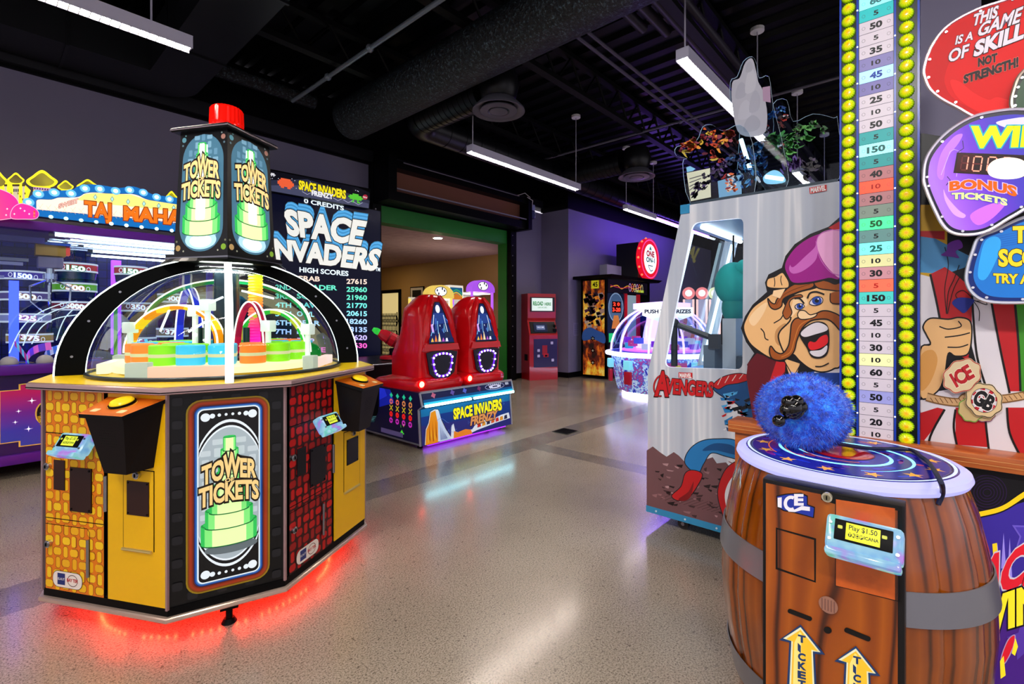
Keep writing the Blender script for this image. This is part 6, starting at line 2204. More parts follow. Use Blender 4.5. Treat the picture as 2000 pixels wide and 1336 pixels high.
a.fill(spl(z3([(720, 600), (800, 590), (800, 680), (730, 680), (715, 640)]), 4), BR); a.stroke(z3([(715, 600), (715, 660), (740, 680), (800, 680)]), 2, INK, sm=4)
# moustache: sweeps from under the nose down to a curl
a.blob(z3([(600, 760), (660, 735), (730, 745), (800, 790), (800, 890), (740, 830), (690, 800), (620, 800), (560, 815), (500, 870), (460, 960), (440, 1040), (400, 1090), (330, 1115), (270, 1100), (250, 1050), (260, 1005), (300, 1050), (350, 1060), (395, 1000), (410, 900), (420, 830), (460, 790), (530, 800)]), BR, 2.6, INK, 5)
a.stroke(z3([(560, 800), (480, 850), (440, 960), (410, 1050), (340, 1090)]), 1.6, C('#c8782c', .4), sm=5)
a.blob(z3([(465, 770), (480, 735), (520, 735), (560, 765), (610, 755), (605, 775), (560, 795), (490, 800)]), SK3, 2, INK, 5)
# open mouth
a.blob(z3([(480, 910), (540, 850), (620, 820), (690, 850), (705, 960), (690, 1060), (640, 1095), (575, 1085), (540, 1020)]), INK, 2.4, INK, 5)
a.fill(spl(z3([(490, 905), (550, 850), (620, 825), (685, 850), (690, 885), (600, 915), (520, 935)]), 5), WHT)
a.fill(spl(z3([(545, 1000), (560, 970), (600, 975), (640, 935), (690, 920), (695, 980), (640, 1020), (570, 1035)]), 5), C('#d81c22', .35))
a.fill(spl(z3([(560, 1045), (640, 1035), (690, 1000), (685, 1050), (640, 1085), (585, 1078)]), 5), WHT)
a.stroke(z3([(600, 1160), (650, 1160), (705, 1135)]), 2.2, INK, sm=5)
a.build('character_print', bb_)
a = Art((XP, 0, 0), XN, lift=.00012)
a.k = 3
# striped vest with the fist holding balloon strings
a.fill([(1796, 400), (1850, 400), (1850, 560), (1796, 560)], C('#c89a18', .4))
a.fill(z5([(505, 60), (640, 130), (780, 200), (760, 260), (640, 300), (505, 290)]), C('#4a90c4', .4))
a.fill(z5([(505, 60), (640, 60), (640, 110), (505, 90)]), REDS)
a.fill(z5([(500, 300), (580, 320), (620, 520), (560, 700), (500, 720)]), WHT)
a.fill(z5([(505, 1336), (505, 1000), (600, 950), (900, 900), (1300, 950), (1300, 1400)]), WHT)
strp = [([(560, 300), (640, 260), (700, 300), (790, 380), (800, 500), (770, 780), (640, 700), (600, 500)], REDS), ([(790, 380), (900, 460), (960, 700), (1000, 960), (860, 960), (790, 700)], WHT),
        ([(905, 460), (1030, 460), (1050, 700), (1060, 950), (1000, 950), (950, 700)], REDS), ([(1030, 460), (1300, 460), (1300, 960), (1060, 950)], C('#3a8a20', .4)),
        ([(505, 1070), (600, 1040), (640, 1050), (560, 1180), (505, 1250)], REDS), ([(700, 1040), (860, 1040), (880, 1260), (700, 1245)], REDS), ([(985, 1040), (1300, 1040), (1300, 1330), (1060, 1300), (1000, 1180)], REDS)]
for q, m in strp: a.fill(z5(q), m)
for q in ([(560, 300), (600, 480), (640, 700)], [(790, 380), (800, 560), (820, 760), (870, 930)], [(900, 460), (945, 700), (1000, 960)], [(1030, 460), (1050, 700), (1060, 950)], [(640, 1050), (560, 1200), (540, 1336)], [(700, 1050), (690, 1150), (710, 1260)], [(860, 1040), (870, 1150), (885, 1280)], [(985, 1040), (1000, 1180), (1060, 1310)], [(505, 860), (505, 720), (560, 690)]):
    a.stroke(z5(q), 4.5, INK, sm=5)
a.blob(z5([(505, 720), (560, 690), (540, 640), (520, 590), (560, 545), (660, 550), (720, 540), (780, 560), (790, 640), (770, 740), (700, 755), (660, 740), (640, 860), (600, 950), (505, 980)]), SK, 3, INK, 5)
a.fill(spl(z5([(505, 760), (570, 720), (600, 780), (560, 900), (505, 940)]), 5), C('#d89a50', .4))
for q in ([(610, 590), (660, 605), (730, 590), (715, 560)], [(640, 650), (720, 640), (780, 625)], [(655, 705), (720, 705), (770, 690)]): a.stroke(z5(q), 2.4, INK, sm=5)
# rope belt
rope = z5([(540, 980), (620, 1000), (720, 1010), (760, 980), (900, 980), (980, 990), (1300, 930)])
a.stroke(rope, 17, C('#7a5428', .4), sm=5); a.stroke(rope, 12, C('#c8a070', .4), sm=5)
for k in range(9): a.stroke(z5([(560 + k * 26, 985), (580 + k * 26, 1015)]), 1.4, C('#6a4420', .4), layer=False)
for k in range(9): a.stroke(z5([(970 + k * 26, 980 - k * 6), (990 + k * 26, 1005 - k * 6)]), 1.4, C('#6a4420', .4), layer=False)
a.k += 1
# strings and balloon knots
for q in ([(650, 520), (640, 380), (660, 250), (640, 150)], [(655, 520), (690, 380), (760, 250), (780, 180)], [(650, 520), (660, 400), (690, 330), (720, 250)], [(760, 480), (700, 420), (740, 390), (790, 430)], [(800, 450), (830, 500), (830, 560)], [(790, 440), (870, 470), (860, 450), (810, 450)]): a.stroke(z5(q), 1.6, INK, sm=5)
a.fill(spl(z5([(660, 130), (720, 110), (740, 150), (700, 175), (720, 210), (680, 205), (620, 195), (650, 170)]), 5), C('#6a2a9a', .4))
a.fill(spl(z5([(680, 460), (720, 430), (800, 440), (790, 470), (750, 515), (720, 500)]), 5), C('#1c2a8a', .4))
a.build('vest_print', bb_)
# paper tags hanging on the backboard
def tagpiece(cx, cy, rx, ry, rot, hexc, edge, word, wc, X, lab, name='paper_tag', disc=None):
    q = []
    for k in range(40):
        t = 2 * PI * k / 40
        r_ = 1 + .05 * math.cos(8 * t)
        x, y = rx * r_ * math.cos(t), ry * r_ * math.sin(t)
        c_, s_ = math.cos(R(rot)), math.sin(R(rot))
        q.append((cx + x * c_ - y * s_, cy + x * s_ + y * c_))
    mb = MB(); mb.prism([onX(x, y, X) for x, y in q], (.006, 0, 0), C(hexc, .4))
    o = mb.build(name, bb_, smooth=0, label=lab)
    aa = Art((X, 0, 0), XN, lift=.00012)
    aa.stroke([(cx + (x - cx) * .96, cy + (y - cy) * .96) for x, y in q], 1.6, C(edge, .4), closed=True)
    if disc:
        aa.fill(ellp(cx, cy, rx * .68, ry * .7, rot), C('#d8d4d8', .4))
        for k in range(8):
            t0 = rot + k * 45
            aa.fill([(cx, cy)] + ellp(cx, cy, rx * .68, ry * .7, 0, 4, t0, t0 + 22), C('#b81c28', .4), layer=False)
        aa.k += 1
        aa.stroke(ellp(cx, cy, rx * .68, ry * .7, rot), 1, INK, closed=True)
    if word:
        c_, s_ = math.cos(R(rot)), math.sin(R(rot))
        P = lambda x, y: (cx + x * c_ - y * s_, cy + x * s_ + y * c_)
        hh = ry * .42
        aa.text(word, P(-rx * .5, hh), P(rx * .5, hh), hh * 2, C(wc, .4), bold=.05, ol=C('#e8d8b8', .4) if not disc else C('#f0ece8', .4), olb=.09, tl=P(-rx * .5, -hh), tr=P(rx * .5, -hh))
    aa.build('tag_print', o)


tagpiece(1897, 800, 26, 24, 30, '#c8b078', '#5aa030', None, None, XP - .012, 'tan tag with green edge')
tagpiece(1920, 808, 24, 16, 10, '#c8b080', '#7a3a60', None, None, XP - .010, 'tan tag with purple edge')
tagpiece(1922, 782, 38, 33, 28, '#d8c090', '#1a1614', 'GB', '#141414', XP - .022, 'scalloped tag with red and white rays', disc=True)
tagpiece(1879, 734, 40, 31, -30, '#d8c49c', '#b01c24', 'ICE', '#b01c24', XP - .030, 'scalloped tan tag with red edge')

# number tower
YT0, YT1 = .3315, .0655
ZB = .851
mb = MB(); mb.bb((XT + .004, YT1, ZB), (XT + .085, YT0, 2.95), C('#0c1440', .3)); tw_ = mb.build('tower_case', ST, smooth=0)
mb = MB()
for y in (YT0 - .004, .2675, .1425, YT1 + .004): mb.bb((XT - .004, y - .0035, ZB), (XT + .004, y + .0035, 2.95), C('#1c3aa0', .25, e=.15))
mb.build('tower_rail', tw_, smooth=0)
mb = MB(); mb.bb((XT + .0005, .262, ZB), (XT + .004, YT0 - .008, 2.95), C('#07140a', .3)); mb.bb((XT + .0005, YT1 + .008, ZB), (XT + .004, .148, 2.95), C('#07140a', .3)); mb.build('bulb_board', tw_, smooth=0)
vals = [10, 20, 5, 50, 5, 60, 10, 30, 10, 45, 5, 150, 5, 30, 10, 25, 5, 50, 5, 30, 10, 40, 5, 150, 5, 50, 10, 25, 10, 45, 10, 35, 5, 50, 5, 60, 10, 40, 5]
lit = {3: ('#a8a8e0', .7), 6: ('#f0eeb4', .85), 12 - 1: ('#58d0c8', .8), 12: ('#c8c0c8', .5), 12 + 0: ('#c4bcc4', .5), 13: ('#c8c0c8', .52), 12 - 3: ('#c8c0c8', .52)}
lit = {3: ('#a4a4e4', .7), 6: ('#f2f0b0', .9), 11: ('#50d0c6', .85), 12: ('#ff6a50', 1.15), 13: ('#d89aa4', .7), 14: ('#e6e2a6', .85), 15: ('#7af0e4', 1.25), 16: ('#7aa8a4', .55), 17: ('#52f09a', 1.25),
       18: ('#9aaa9c', .5), 19: ('#c48a8e', .6), 20: ('#ff5a42', 1.2), 21: ('#cc8a8e', .6), 22: ('#4ab0b0', .6), 23: ('#9afcf4', 1.35), 24: ('#48b4b4', .65), 28: ('#9088c4', .6), 29: ('#a4d0ff', 1.35), 30: ('#9890c8', .6), 34: ('#3ac4c4', .8), 35: ('#8afcf4', 1.35)}
PZ = .0517
ZC0 = 1.2554 - 8 * PZ
for k, v_ in enumerate(vals):
    hexc, e_ = lit.get(k, ('#bcb2bc', .42))
    z0 = ZC0 + k * PZ
    if z0 < ZB: z0c = ZB
    else: z0c = z0
    a = plane_art((XT + .002, .262, z0), (0, -1, 0), (0, 0, 1), .00015)
    a.fill([(0, max(0, z0c - z0)), (.114, max(0, z0c - z0)), (.114, PZ - .0016), (0, PZ - .0016)], C(hexc, .35, e=e_))
    for u_ in (.015, .099): a.stroke(ellp(u_, PZ * .47, .0055, .0065, n=10), .0010, C('#4a464c', .4), closed=True, layer=False)
    a.k += 1
    s_ = str(v_)
    big = v_ >= 20
    hh = .024 if big else .018
    wd = hh * .80 * len(s_)
    col = '#101014' if e_ < 1 else {'#ff6a50': '#b01810', '#ff5a42': '#a81c10', '#52f09a': '#0c5a30', '#7af0e4': '#0c6a64', '#9afcf4': '#1c5a5a', '#a4d0ff': '#103a9a', '#8afcf4': '#3a7a80'}.get(hexc, '#181818')
    a.text(s_, (.057 - wd / 2, PZ * .47 - hh / 2), (.057 + wd / 2, PZ * .47 - hh / 2), hh, C(col, .4), bold=.045 if big else .03)
    o = a.build('number_cell', tw_)
    if k > 98: break
# yellow ribbed bulbs
mbulb, nt, b = nodes('yellow_bulb')
oc = sepxyz(nt, obj_co(nt))
rr_ = math_(nt, 'SQRT', math_(nt, 'ADD', math_(nt, 'MULTIPLY', oc[1], oc[1]), math_(nt, 'MULTIPLY', oc[2], oc[2])))
col = ramp(nt, math_(nt, 'MULTIPLY', rr_, 38), [(.1, '#e0a004'), (.35, '#d8c808'), (.75, '#b4d008'), (.95, '#4a7a04')])
nt.links.new(col, b.inputs['Base Color']); nt.links.new(col, b.inputs['Emission Color'])
b.inputs['Emission Strength'].default_value = .36
b.inputs['Roughness'].default_value = .2
mbulb.cycles.emission_sampling = 'NONE'
mb = MB()
n = 36
rings = []
for rr, xx, rb in ((.0245, 0, 0), (.0250, -.004, .0018), (.0220, -.010, .0024), (.016, -.0145, .0020), (.008, -.017, .0008), (.002, -.0175, 0)):
    rings.append([Vector((xx, (rr + (rb if k % 2 else -rb)) * math.cos(2 * PI * k / n), (rr + (rb if k % 2 else -rb)) * math.sin(2 * PI * k / n))) for k in range(n)])
mb.loft(rings, mbulb)
b0 = mb.build('bulb', ST, world=False, smooth=20)
b0.parent = tw_
off = world_m(tw_).inverted()
first = True
ZB0 = 1.2795 - 8 * PZ
for yb in (.299, .107):
    for k in range(38):
        o = b0 if first else b0.copy()
        if not first: COL.link(o)
        first = False
        o.parent = tw_
        o.location = off @ Vector((XT + .0005, yb, ZB0 + k * PZ))
mb = MB()
for k in range(12):
    for y in (.2675, .1425): mb.ball((XT - .006, y, .95 + k * .155), .0035, C('#e8f4ff', .3, e=1.5), 5)
mb.build('rail_light', tw_)


# balloon shaped signs
def balloon(name, px, X, rim, layers, label, th=.03):
    q = spl(px, 5)
    pts = [onX(x, y, X) for x, y in q]
    cy_ = sum(p.y for p in pts) / len(pts); cz_ = sum(p.z for p in pts) / len(pts)
    mb = MB()
    mb.prism(pts, (th, 0, 0), C('#101018', .4), mside=C(rim, .25, m=.6))
    mb.tube([p + Vector((0, 0, 0)) for p in pts], .006, C(rim, .25, m=.6), n=6, closed=True)
    mb.bb((X + th, cy_ - .015, cz_ - .015), (XP + .01, cy_ + .015, cz_ + .015), STEEL)
    o = mb.build(name, ST, label=label)
    a = Art((X, 0, 0), XN, lift=.00015)
    a.k = 2
    layers(a, px)
    a.build('sign_print', o)
    mb = MB()
    for k in range(0, len(q), max(1, len(q) // 9)):
        c_ = Vector((sum(p[0] for p in px) / len(px), sum(p[1] for p in px) / len(px)))
        v_ = Vector(q[k]); v_ = v_ + (c_ - v_).normalized() * 7
        p = onX(v_.x, v_.y, X)
        mb.cyl(p, p - Vector((.005, 0, 0)), .0045, C('#d8d8e0', .25, m=.6), n=10)
    mb.build('rivet', o)


def inset(px, f, dx=0, dy=0):
    cx_ = sum(p[0] for p in px) / len(px); cy_ = sum(p[1] for p in px) / len(px)
    return [(cx_ + (x - cx_) * f + dx, cy_ + (y - cy_) * f + dy) for x, y in px]


LT = C('#d8ccd8', .4, e=.1)
INKD = C('#1a0a0e', .5)


def red_l(a, px):
    a.fill(spl(inset(px, .985), 5), C('#b80408', .4, e=.12, spec=.15))
    a.fill(spl(inset(px, .80, 20, 20), 5), C('#c80a0c', .4, e=.12, spec=.15))
    a.fill(spl([(1856, 158), (1875, 160), (1900, 180), (1930, 195), (1950, 190), (1985, 205), (1940, 222), (1905, 215), (1870, 190)], 5), C('#d81818', .4, e=.12, spec=.15))
    a.text('THIS', (1899, 51), (1946, 33), 20, LT, bold=.04, ol=INKD, olb=.08, slant=.1)
    a.text('IS A', (1866, 87), (1899, 77), 15, LT, bold=.03, ol=INKD, olb=.07, slant=.1)
    a.text('GAME', (1908, 72), (1990, 43), 22, LT, bold=.03, ol=INKD, olb=.07, hr=26, slant=.1)
    a.text('OF', (1852, 122), (1889, 110), 22, LT, bold=.03, ol=INKD, olb=.07, slant=.1)
    a.text('SKILL', (1903, 110), (1997, 74), 26, LT, bold=.05, ol=INKD, olb=.09, hr=28, slant=.05)
    a.text('NOT', (1911, 130), (1947, 120), 15, INKD, bold=.06, ol=C('#e06a5a', .4), olb=.085)
    a.text('STRENGTH!', (1883, 163), (1988, 130), 15, INKD, bold=.06, ol=C('#e06a5a', .4), olb=.085, hr=17)


balloon('balloon_sign', [(2070, -30), (2000, -12), (1958, 2), (1905, 20), (1851, 51), (1820, 90), (1805, 132), (1807, 154), (1818, 176), (1840, 194), (1870, 210), (1905, 229), (1950, 240), (2080, 230)], 2.445, '#c8b4c0', red_l, 'red balloon sign about skill not strength')


def pur_l(a, px):
    a.fill(spl(inset(px, .975), 5), C('#0a0a2c', .3))
    mpz, nt, b = nodes('purple_sign_glow')
    p_ = sepxyz(nt, geo_pos(nt))
    f = math_(nt, 'ADD', math_(nt, 'MULTIPLY_ADD', p_[1], 3.2, .0), math_(nt, 'MULTIPLY_ADD', p_[2], -.8, 2.42))
    nt.links.new(ramp(nt, f, [(0, '#1a1ec0'), (.35, '#3a22d0'), (.6, '#7a24e8'), (.85, '#b860ff'), (1, '#c880ff')]), b.inputs['Emission Color'])
    b.inputs['Emission Strength'].default_value = .9
    b.inputs['Base Color'].default_value = hx('#12043a')
    a.fill(spl(inset(px, .925), 5), mpz)
    a.fill(spl([(1830, 340), (1838, 300), (1862, 268), (1880, 262), (1872, 280), (1850, 310), (1842, 350)], 5), C('#c07af8', .3, e=1))
    a.fill(spl([(1843, 370), (1850, 385), (1872, 410), (1886, 420), (1880, 426), (1862, 418), (1846, 392)], 5), C('#d8a0ff', .3, e=1))
    a.fill(spl([(1895, 420), (1930, 400), (1965, 395), (1940, 425), (1910, 440)], 5), C('#d070ff', .3, e=1))
    a.fill(spl([(1945, 240), (1975, 232), (2010, 230), (2010, 250), (1975, 252)], 5), C('#d8d0ff', .3, e=1))
    a.text('WIN', (1897, 287), (2042, 284), 38, C('#f0ec10', .3, e=1), bold=.05, ol=C('#28b8c8', .3, e=.8), olb=.09, hr=36, slant=.03)
    a.stroke([(1838, 342), (1856, 296), (1864, 292), (1875, 296), (1868, 345)], 1, C('#e8c8ff', .3, e=.8)); a.stroke([(1880, 275), (1882, 290), (1872, 297)], 1.6, C('#2a1a60', .3)); a.stroke([(1848, 362), (1856, 352), (1850, 345)], 1.6, C('#2a1a60', .3))
    a.fill([(1869, 298), (2070, 306), (2070, 350), (1862, 338)], C('#200808', .25))
    a.fill([(1872, 300), (1905, 302), (1902, 338), (1866, 336)], C('#3a0606', .25, e=.1))
    DG = C('#ff9a80', .3, e=1.5)
    DGO = C('#5a0c0c', .3, e=.3)
    def seg(x, y, w_, h_, on):
        P = lambda u, v: (x + u * w_ - v * h_ * .16, y + v * h_ + u * w_ * .04)
        S = {'a': ((.1, 0), (.9, 0)), 'b': ((1, .05), (1, .47)), 'c': ((1, .53), (1, .95)), 'd': ((.1, 1), (.9, 1)), 'e': ((0, .53), (0, .95)), 'f': ((0, .05), (0, .47)), 'g': ((.1, .5), (.9, .5))}
        for k_, (p, q) in S.items():
            a.stroke([P(*p), P(*q)], 2.4, DG if k_ in on else DGO, layer=False)
    seg(1880, 305, 12, 27, 'bc'); seg(1903, 306, 16, 28, 'abcdef'); seg(1931, 307, 16, 28, 'abcdef'); seg(1959, 308, 16, 28, 'abcdef')
    a.k += 1
    a.fill(spl([(1930, 325), (1945, 312), (1975, 308), (2000, 315), (2010, 335), (1990, 348), (1955, 350), (1932, 342)], 5), C('#fff4dc', .3, e=1.3))
    a.text('BONUS', (1856, 372), (1984, 384), 16, C('#f06a18', .3, e=.8), bold=.05, ol=C('#e8d0ff', .3, e=.7), olb=.10, arch=8, hr=18)
    a.text('TICKETS', (1860, 389), (1966, 402), 11, C('#f0f4a0', .3, e=.9), bold=.05, ol=C('#2a4aa8', .3, e=.4), olb=.10, arch=5, hr=12)


balloon('balloon_sign', [(1804, 346), (1811, 306), (1843, 265), (1890, 233), (1937, 219), (2000, 214), (2060, 230), (2090, 300), (2060, 370), (2000, 409), (1968, 428), (1931, 450), (1899, 458), (1865, 456), (1843, 441), (1824, 406), (1809, 370)], 2.40, '#d8d0e0', pur_l, 'lit purple balloon sign with the red bonus display', .05)


def blu_l(a, px):
    a.fill(spl(inset(px, .98), 5), C('#0c2468', .3, e=.1))
    a.fill(spl(inset(px, .90, 6, -2), 5), C('#1768b8', .3, e=.35))
    for k in range(6): a.stroke([(1925, 466 + k * 4), (2060, 440 + k * 5)], 1, C('#1a50a8', .3, e=.3), layer=False)
    a.k += 1
    a.fill(spl([(1915, 500), (1925, 470), (1945, 462), (1955, 475), (1945, 510), (1925, 545), (1910, 540)], 5), C('#2a90d0', .3, e=.45))
    YG = C('#f0c420', .3, e=.35)
    a.text('TO', (1980, 473), (2040, 471), 29, YG, bold=.05, ol=INKD, olb=.08)
    a.text('SCORE', (1952, 519), (2070, 517), 30, YG, bold=.05, ol=INKD, olb=.08)
    a.text('TRY AGAIN', (1941, 552), (2070, 556), 17, YG, bold=.045, ol=INKD, olb=.08)


balloon('balloon_sign', [(1912, 464), (1945, 450), (2000, 425), (2070, 415), (2090, 500), (2080, 585), (2000, 591), (1932, 589), (1902, 575), (1888, 550), (1890, 522), (1900, 490)], 2.43, '#d0d4e0', blu_l, 'blue balloon sign with yellow words')
balloon('balloon_sign', [(1976, 210), (1980, 175), (1998, 140), (2050, 110), (2090, 180), (2060, 260), (2000, 240)], 2.425, '#b8a898', lambda a, px: (a.fill(spl(inset(px, .97), 5), C('#08140a', .3)), a.fill(spl(inset(px, .8), 5), C('#0c3a18', .3, e=.1))), 'dark green balloon sign beside the red one')

# ================================================================ BARREL PEDESTAL AND FUZZY MALLET
BX, BY = 1.926, .248
BAR = thing('barrel_game_pedestal', 'glossy brown wood barrel pedestal with silver hoops, lit white rim and card reader', 'arcade game', (BX, BY, 0))
mwd, nt, b = nodes('painted_barrel_wood')
oc = obj_co(nt)
sx = sepxyz(nt, oc)
ang = math_(nt, 'ARCTAN2', sx[1], sx[0])
cmb = nt.nodes.new('ShaderNodeCombineXYZ')
nt.links.new(math_(nt, 'MULTIPLY', ang, 1.0), cmb.inputs[0]); nt.links.new(sx[2], cmb.inputs[1])
wv = nt.nodes.new('ShaderNodeTexWave')
wv.inputs['Scale'].default_value = 1.5; wv.inputs['Distortion'].default_value = 5.5; wv.inputs['Detail'].default_value = 1.5; wv.inputs['Detail Scale'].default_value = .9
mpp = scalev(nt, cmb.outputs[0], (1, .45, 1))
nt.links.new(mpp, wv.inputs['Vector'])
c1 = ramp(nt, wv.outputs['Fac'], [(.0, '#240c03'), (.03, '#501f04'), (.10, '#7a3606'), (.7, '#8e4408'), (1, '#7e3a06')])
nt.links.new(mixc(nt, .25, c1, ramp(nt, noise(nt, 6, 3, oc).outputs[0], [(.3, '#5a2806'), (.7, '#9a5212')])), b.inputs['Base Color'])
b.inputs['Roughness'].default_value = .16
b.inputs['Coat Weight'].default_value = .4
b.inputs['Coat Roughness'].default_value = .04
bump(nt, b, wv.outputs['Fac'], .25, .01)
mb = MB()
prof = [(.285, .0), (.305, .06), (.335, .20), (.355, .33), (.366, .46), (.362, .58), (.348, .68), (.328, .78), (.308, .845), (.300, .868)]
n = 160
rings = []
for r_, z in prof:
    ring = []
    for k in range(n):
        t = 2 * PI * k / n
        groove = -.006 if k % 10 == 0 else (.0015 if k % 10 in (1, 9) else .003)
        rr = r_ + groove
        x, y = rr * math.cos(t), rr * math.sin(t)
        ring.append(Vector((x, y, z)))
    rings.append(ring)
mb.loft(rings, mwd)
st_ = mb.build('barrel_body', BAR, world=False, smooth=50)
HOOP = C('#77777f', .3, m=.4)
for z0, z1, r0, r1 in ((.555, .64, .3735, .362), (.14, .235, .331, .351)):
    mb = MB(); mb.lathe([(r0 - .004, z0), (r0, z0), (r1, z1), (r1 - .004, z1)], HOOP, n=96); mb.build('hoop', BAR, world=False)
mb = MB()
for k in range(96):
    pass
rim = [(.300, .866), (.313, .868), (.319, .880), (.315, .893), (.303, .900), (.288, .902)]
mb.lathe(rim, C('#d0d0ff', .25, e=.95, eh='#b8b8ff', coat=.2), n=96); mb.build('lit_rim', BAR, world=False)
mb = MB(); mb.lathe([(.288, .9005), (.283, .903), (.0, .903)], C('#14147a', .2, e=.12, coat=.5), n=96, ); td_ = mb.build('top_disc', BAR, world=False)
BM = world_m(BAR)
BIN = BM.inverted()
a = plane_art((0, 0, .9031), (1, 0, 0), (0, 1, 0), .00012)
a.stroke(ellp(0, 0, .279, .279, n=72), .008, C('#c8d8ff', .25, e=1.1), closed=True)
a.stroke(ellp(0, 0, .272, .272, n=72), .002, C('#101440', .3), closed=True)
a.fill(ellp(0, 0, .266, .266, n=64), C('#1a1a8a', .2, e=.2))
rnd = random.Random(8)
for k in range(46):
    t = rnd.uniform(0, 2 * PI); q = rnd.uniform(.10, .25)
    a.fill(ellp(q * math.cos(t), q * math.sin(t), rnd.uniform(.01, .03), rnd.uniform(.006, .014), math.degrees(t) + 90, 10), C(['#3a2ac0', '#7a1f8a', '#1c30b8', '#a03a5a', '#5a2a9a'][k % 5], .25, e=.15), layer=False)
a.k += 1
for k in range(13):
    t = 2 * PI * k / 13 + .2
    a.fill(star(.235 * math.cos(t), .235 * math.sin(t), .026, 5, .42, math.degrees(t)), C('#e0a040', .3, e=.25), layer=False)
a.k += 1
CYL = C('#a8e8ff', .25, e=1.8, eh='#7ad8ff')
for t0 in (20, 200):
    sp_ = []
    for k in range(60):
        f = k / 59
        t = R(t0 + 330 * f)
        q = .205 - .10 * f
        sp_.append((q * math.cos(t), q * math.sin(t)))
    a.stroke(sp_, .014, CYL, taper=True)
for k in range(3): a.stroke(ellp(0, 0, .215 - k * .05, .215 - k * .05, n=48, a0=40 * k, a1=40 * k + 130), .004, C('#e86a30', .3, e=.4), layer=False)
a.k += 1
a.fill(ellp(0, 0, .088, .088, n=40), C('#5a0a10', .2))
a.build('disc_print', td_, world=False)
mb = MB(); mb.lathe([(.085, .9045), (.075, .907), (.05, .9062), (.03, .9055), (0, .9055)], C('#a8141a', .12, coat=.6, e=.1), n=40); mb.build('target_bowl', td_, world=False)

# flat service door
XD = 1.545
a = Art((XD, 0, 0), XN, lift=.00015)
dpx = [(1489, 926), (1772, 985), (1780, 1500), (1486, 1450)]
dp = [onX(*p, XD) for p in dpx]
yl, yr = .394, .069
zt = .880
mb = MB(); mb.bb((XD + .002, yr, .03), (XD + .06, yl, zt), C('#0c0a0c', .4), bev=.004); dr = mb.build('door_frame', BAR)
mdo, nt, b = nodes('door_wood')
yz = geo_pos(nt)
wv = nt.nodes.new('ShaderNodeTexWave')
wv.bands_direction = 'Y'
wv.inputs['Scale'].default_value = 1.7; wv.inputs['Distortion'].default_value = 7; wv.inputs['Detail'].default_value = 1; wv.inputs['Detail Scale'].default_value = 1.4
nt.links.new(scalev(nt, yz, (1, 1.6, .55)), wv.inputs['Vector'])
nt.links.new(ramp(nt, wv.outputs['Fac'], [(0, '#3a1604'), (.02, '#6a2c06'), (.08, '#8e4206'), (.6, '#a4520a'), (1, '#863c06')]), b.inputs['Base Color'])
b.inputs['Roughness'].default_value = .35
b.inputs['Coat Weight'].default_value = .2
mb = MB(); mb.bb((XD - .002, yr + .014, .05), (XD + .002, yl - .010, zt - .012), mdo); dd = mb.build('door', BAR, smooth=0)
A2 = Art((XD - .002, 0, 0), XN, lift=.00015)
K0 = C('#0a0808', .45)
A2.fill([(1603, 958), (1625, 963), (1640, 968), (1762, 990), (1762, 1182), (1758, 1180), (1756, 998), (1632, 975), (1632, 985), (1604, 976)], K0)
A2.fill([(1632, 975), (1748, 993), (1748, 1172), (1632, 1144)], m_wood('orange_plate', '#b04a14', '#c85a1c', '#b8541a', (6, 6, 6), 2, .25, .3))
A2.stroke([(1632, 975), (1632, 1144), (1757, 1175)], 1.6, K0)
A2.stroke([(1517, 1032), (1592, 1053), (1592, 1136), (1517, 1110)], 5, K0, closed=True)
# maker badge
NVB = C('#22349a', .35)
A2.fill([(1516, 968), (1535, 964), (1565, 962), (1578, 968), (1578, 985), (1592, 990), (1590, 1012), (1575, 1008), (1552, 1002), (1530, 998), (1518, 990)], K0)
A2.fill([(1518, 970), (1536, 966), (1564, 964), (1576, 970), (1576, 986), (1590, 992), (1588, 1010), (1575, 1006), (1552, 1000), (1531, 996), (1520, 989)], NVB)
WB = C('#e8e6f0', .4)
A2.fill([(1519, 972), (1527, 971), (1527, 992), (1519, 990)], WB)
A2.stroke(ellp(1545, 983, 11, 12, 0, 24, 60, 300), 6.5, WB)
A2.fill([(1538, 993), (1552, 995), (1566, 988), (1582, 990), (1582, 998), (1566, 996), (1552, 1000), (1540, 999)], WB)
A2.text('E', (1553, 986), (1568, 986), 20, WB, bold=.05)
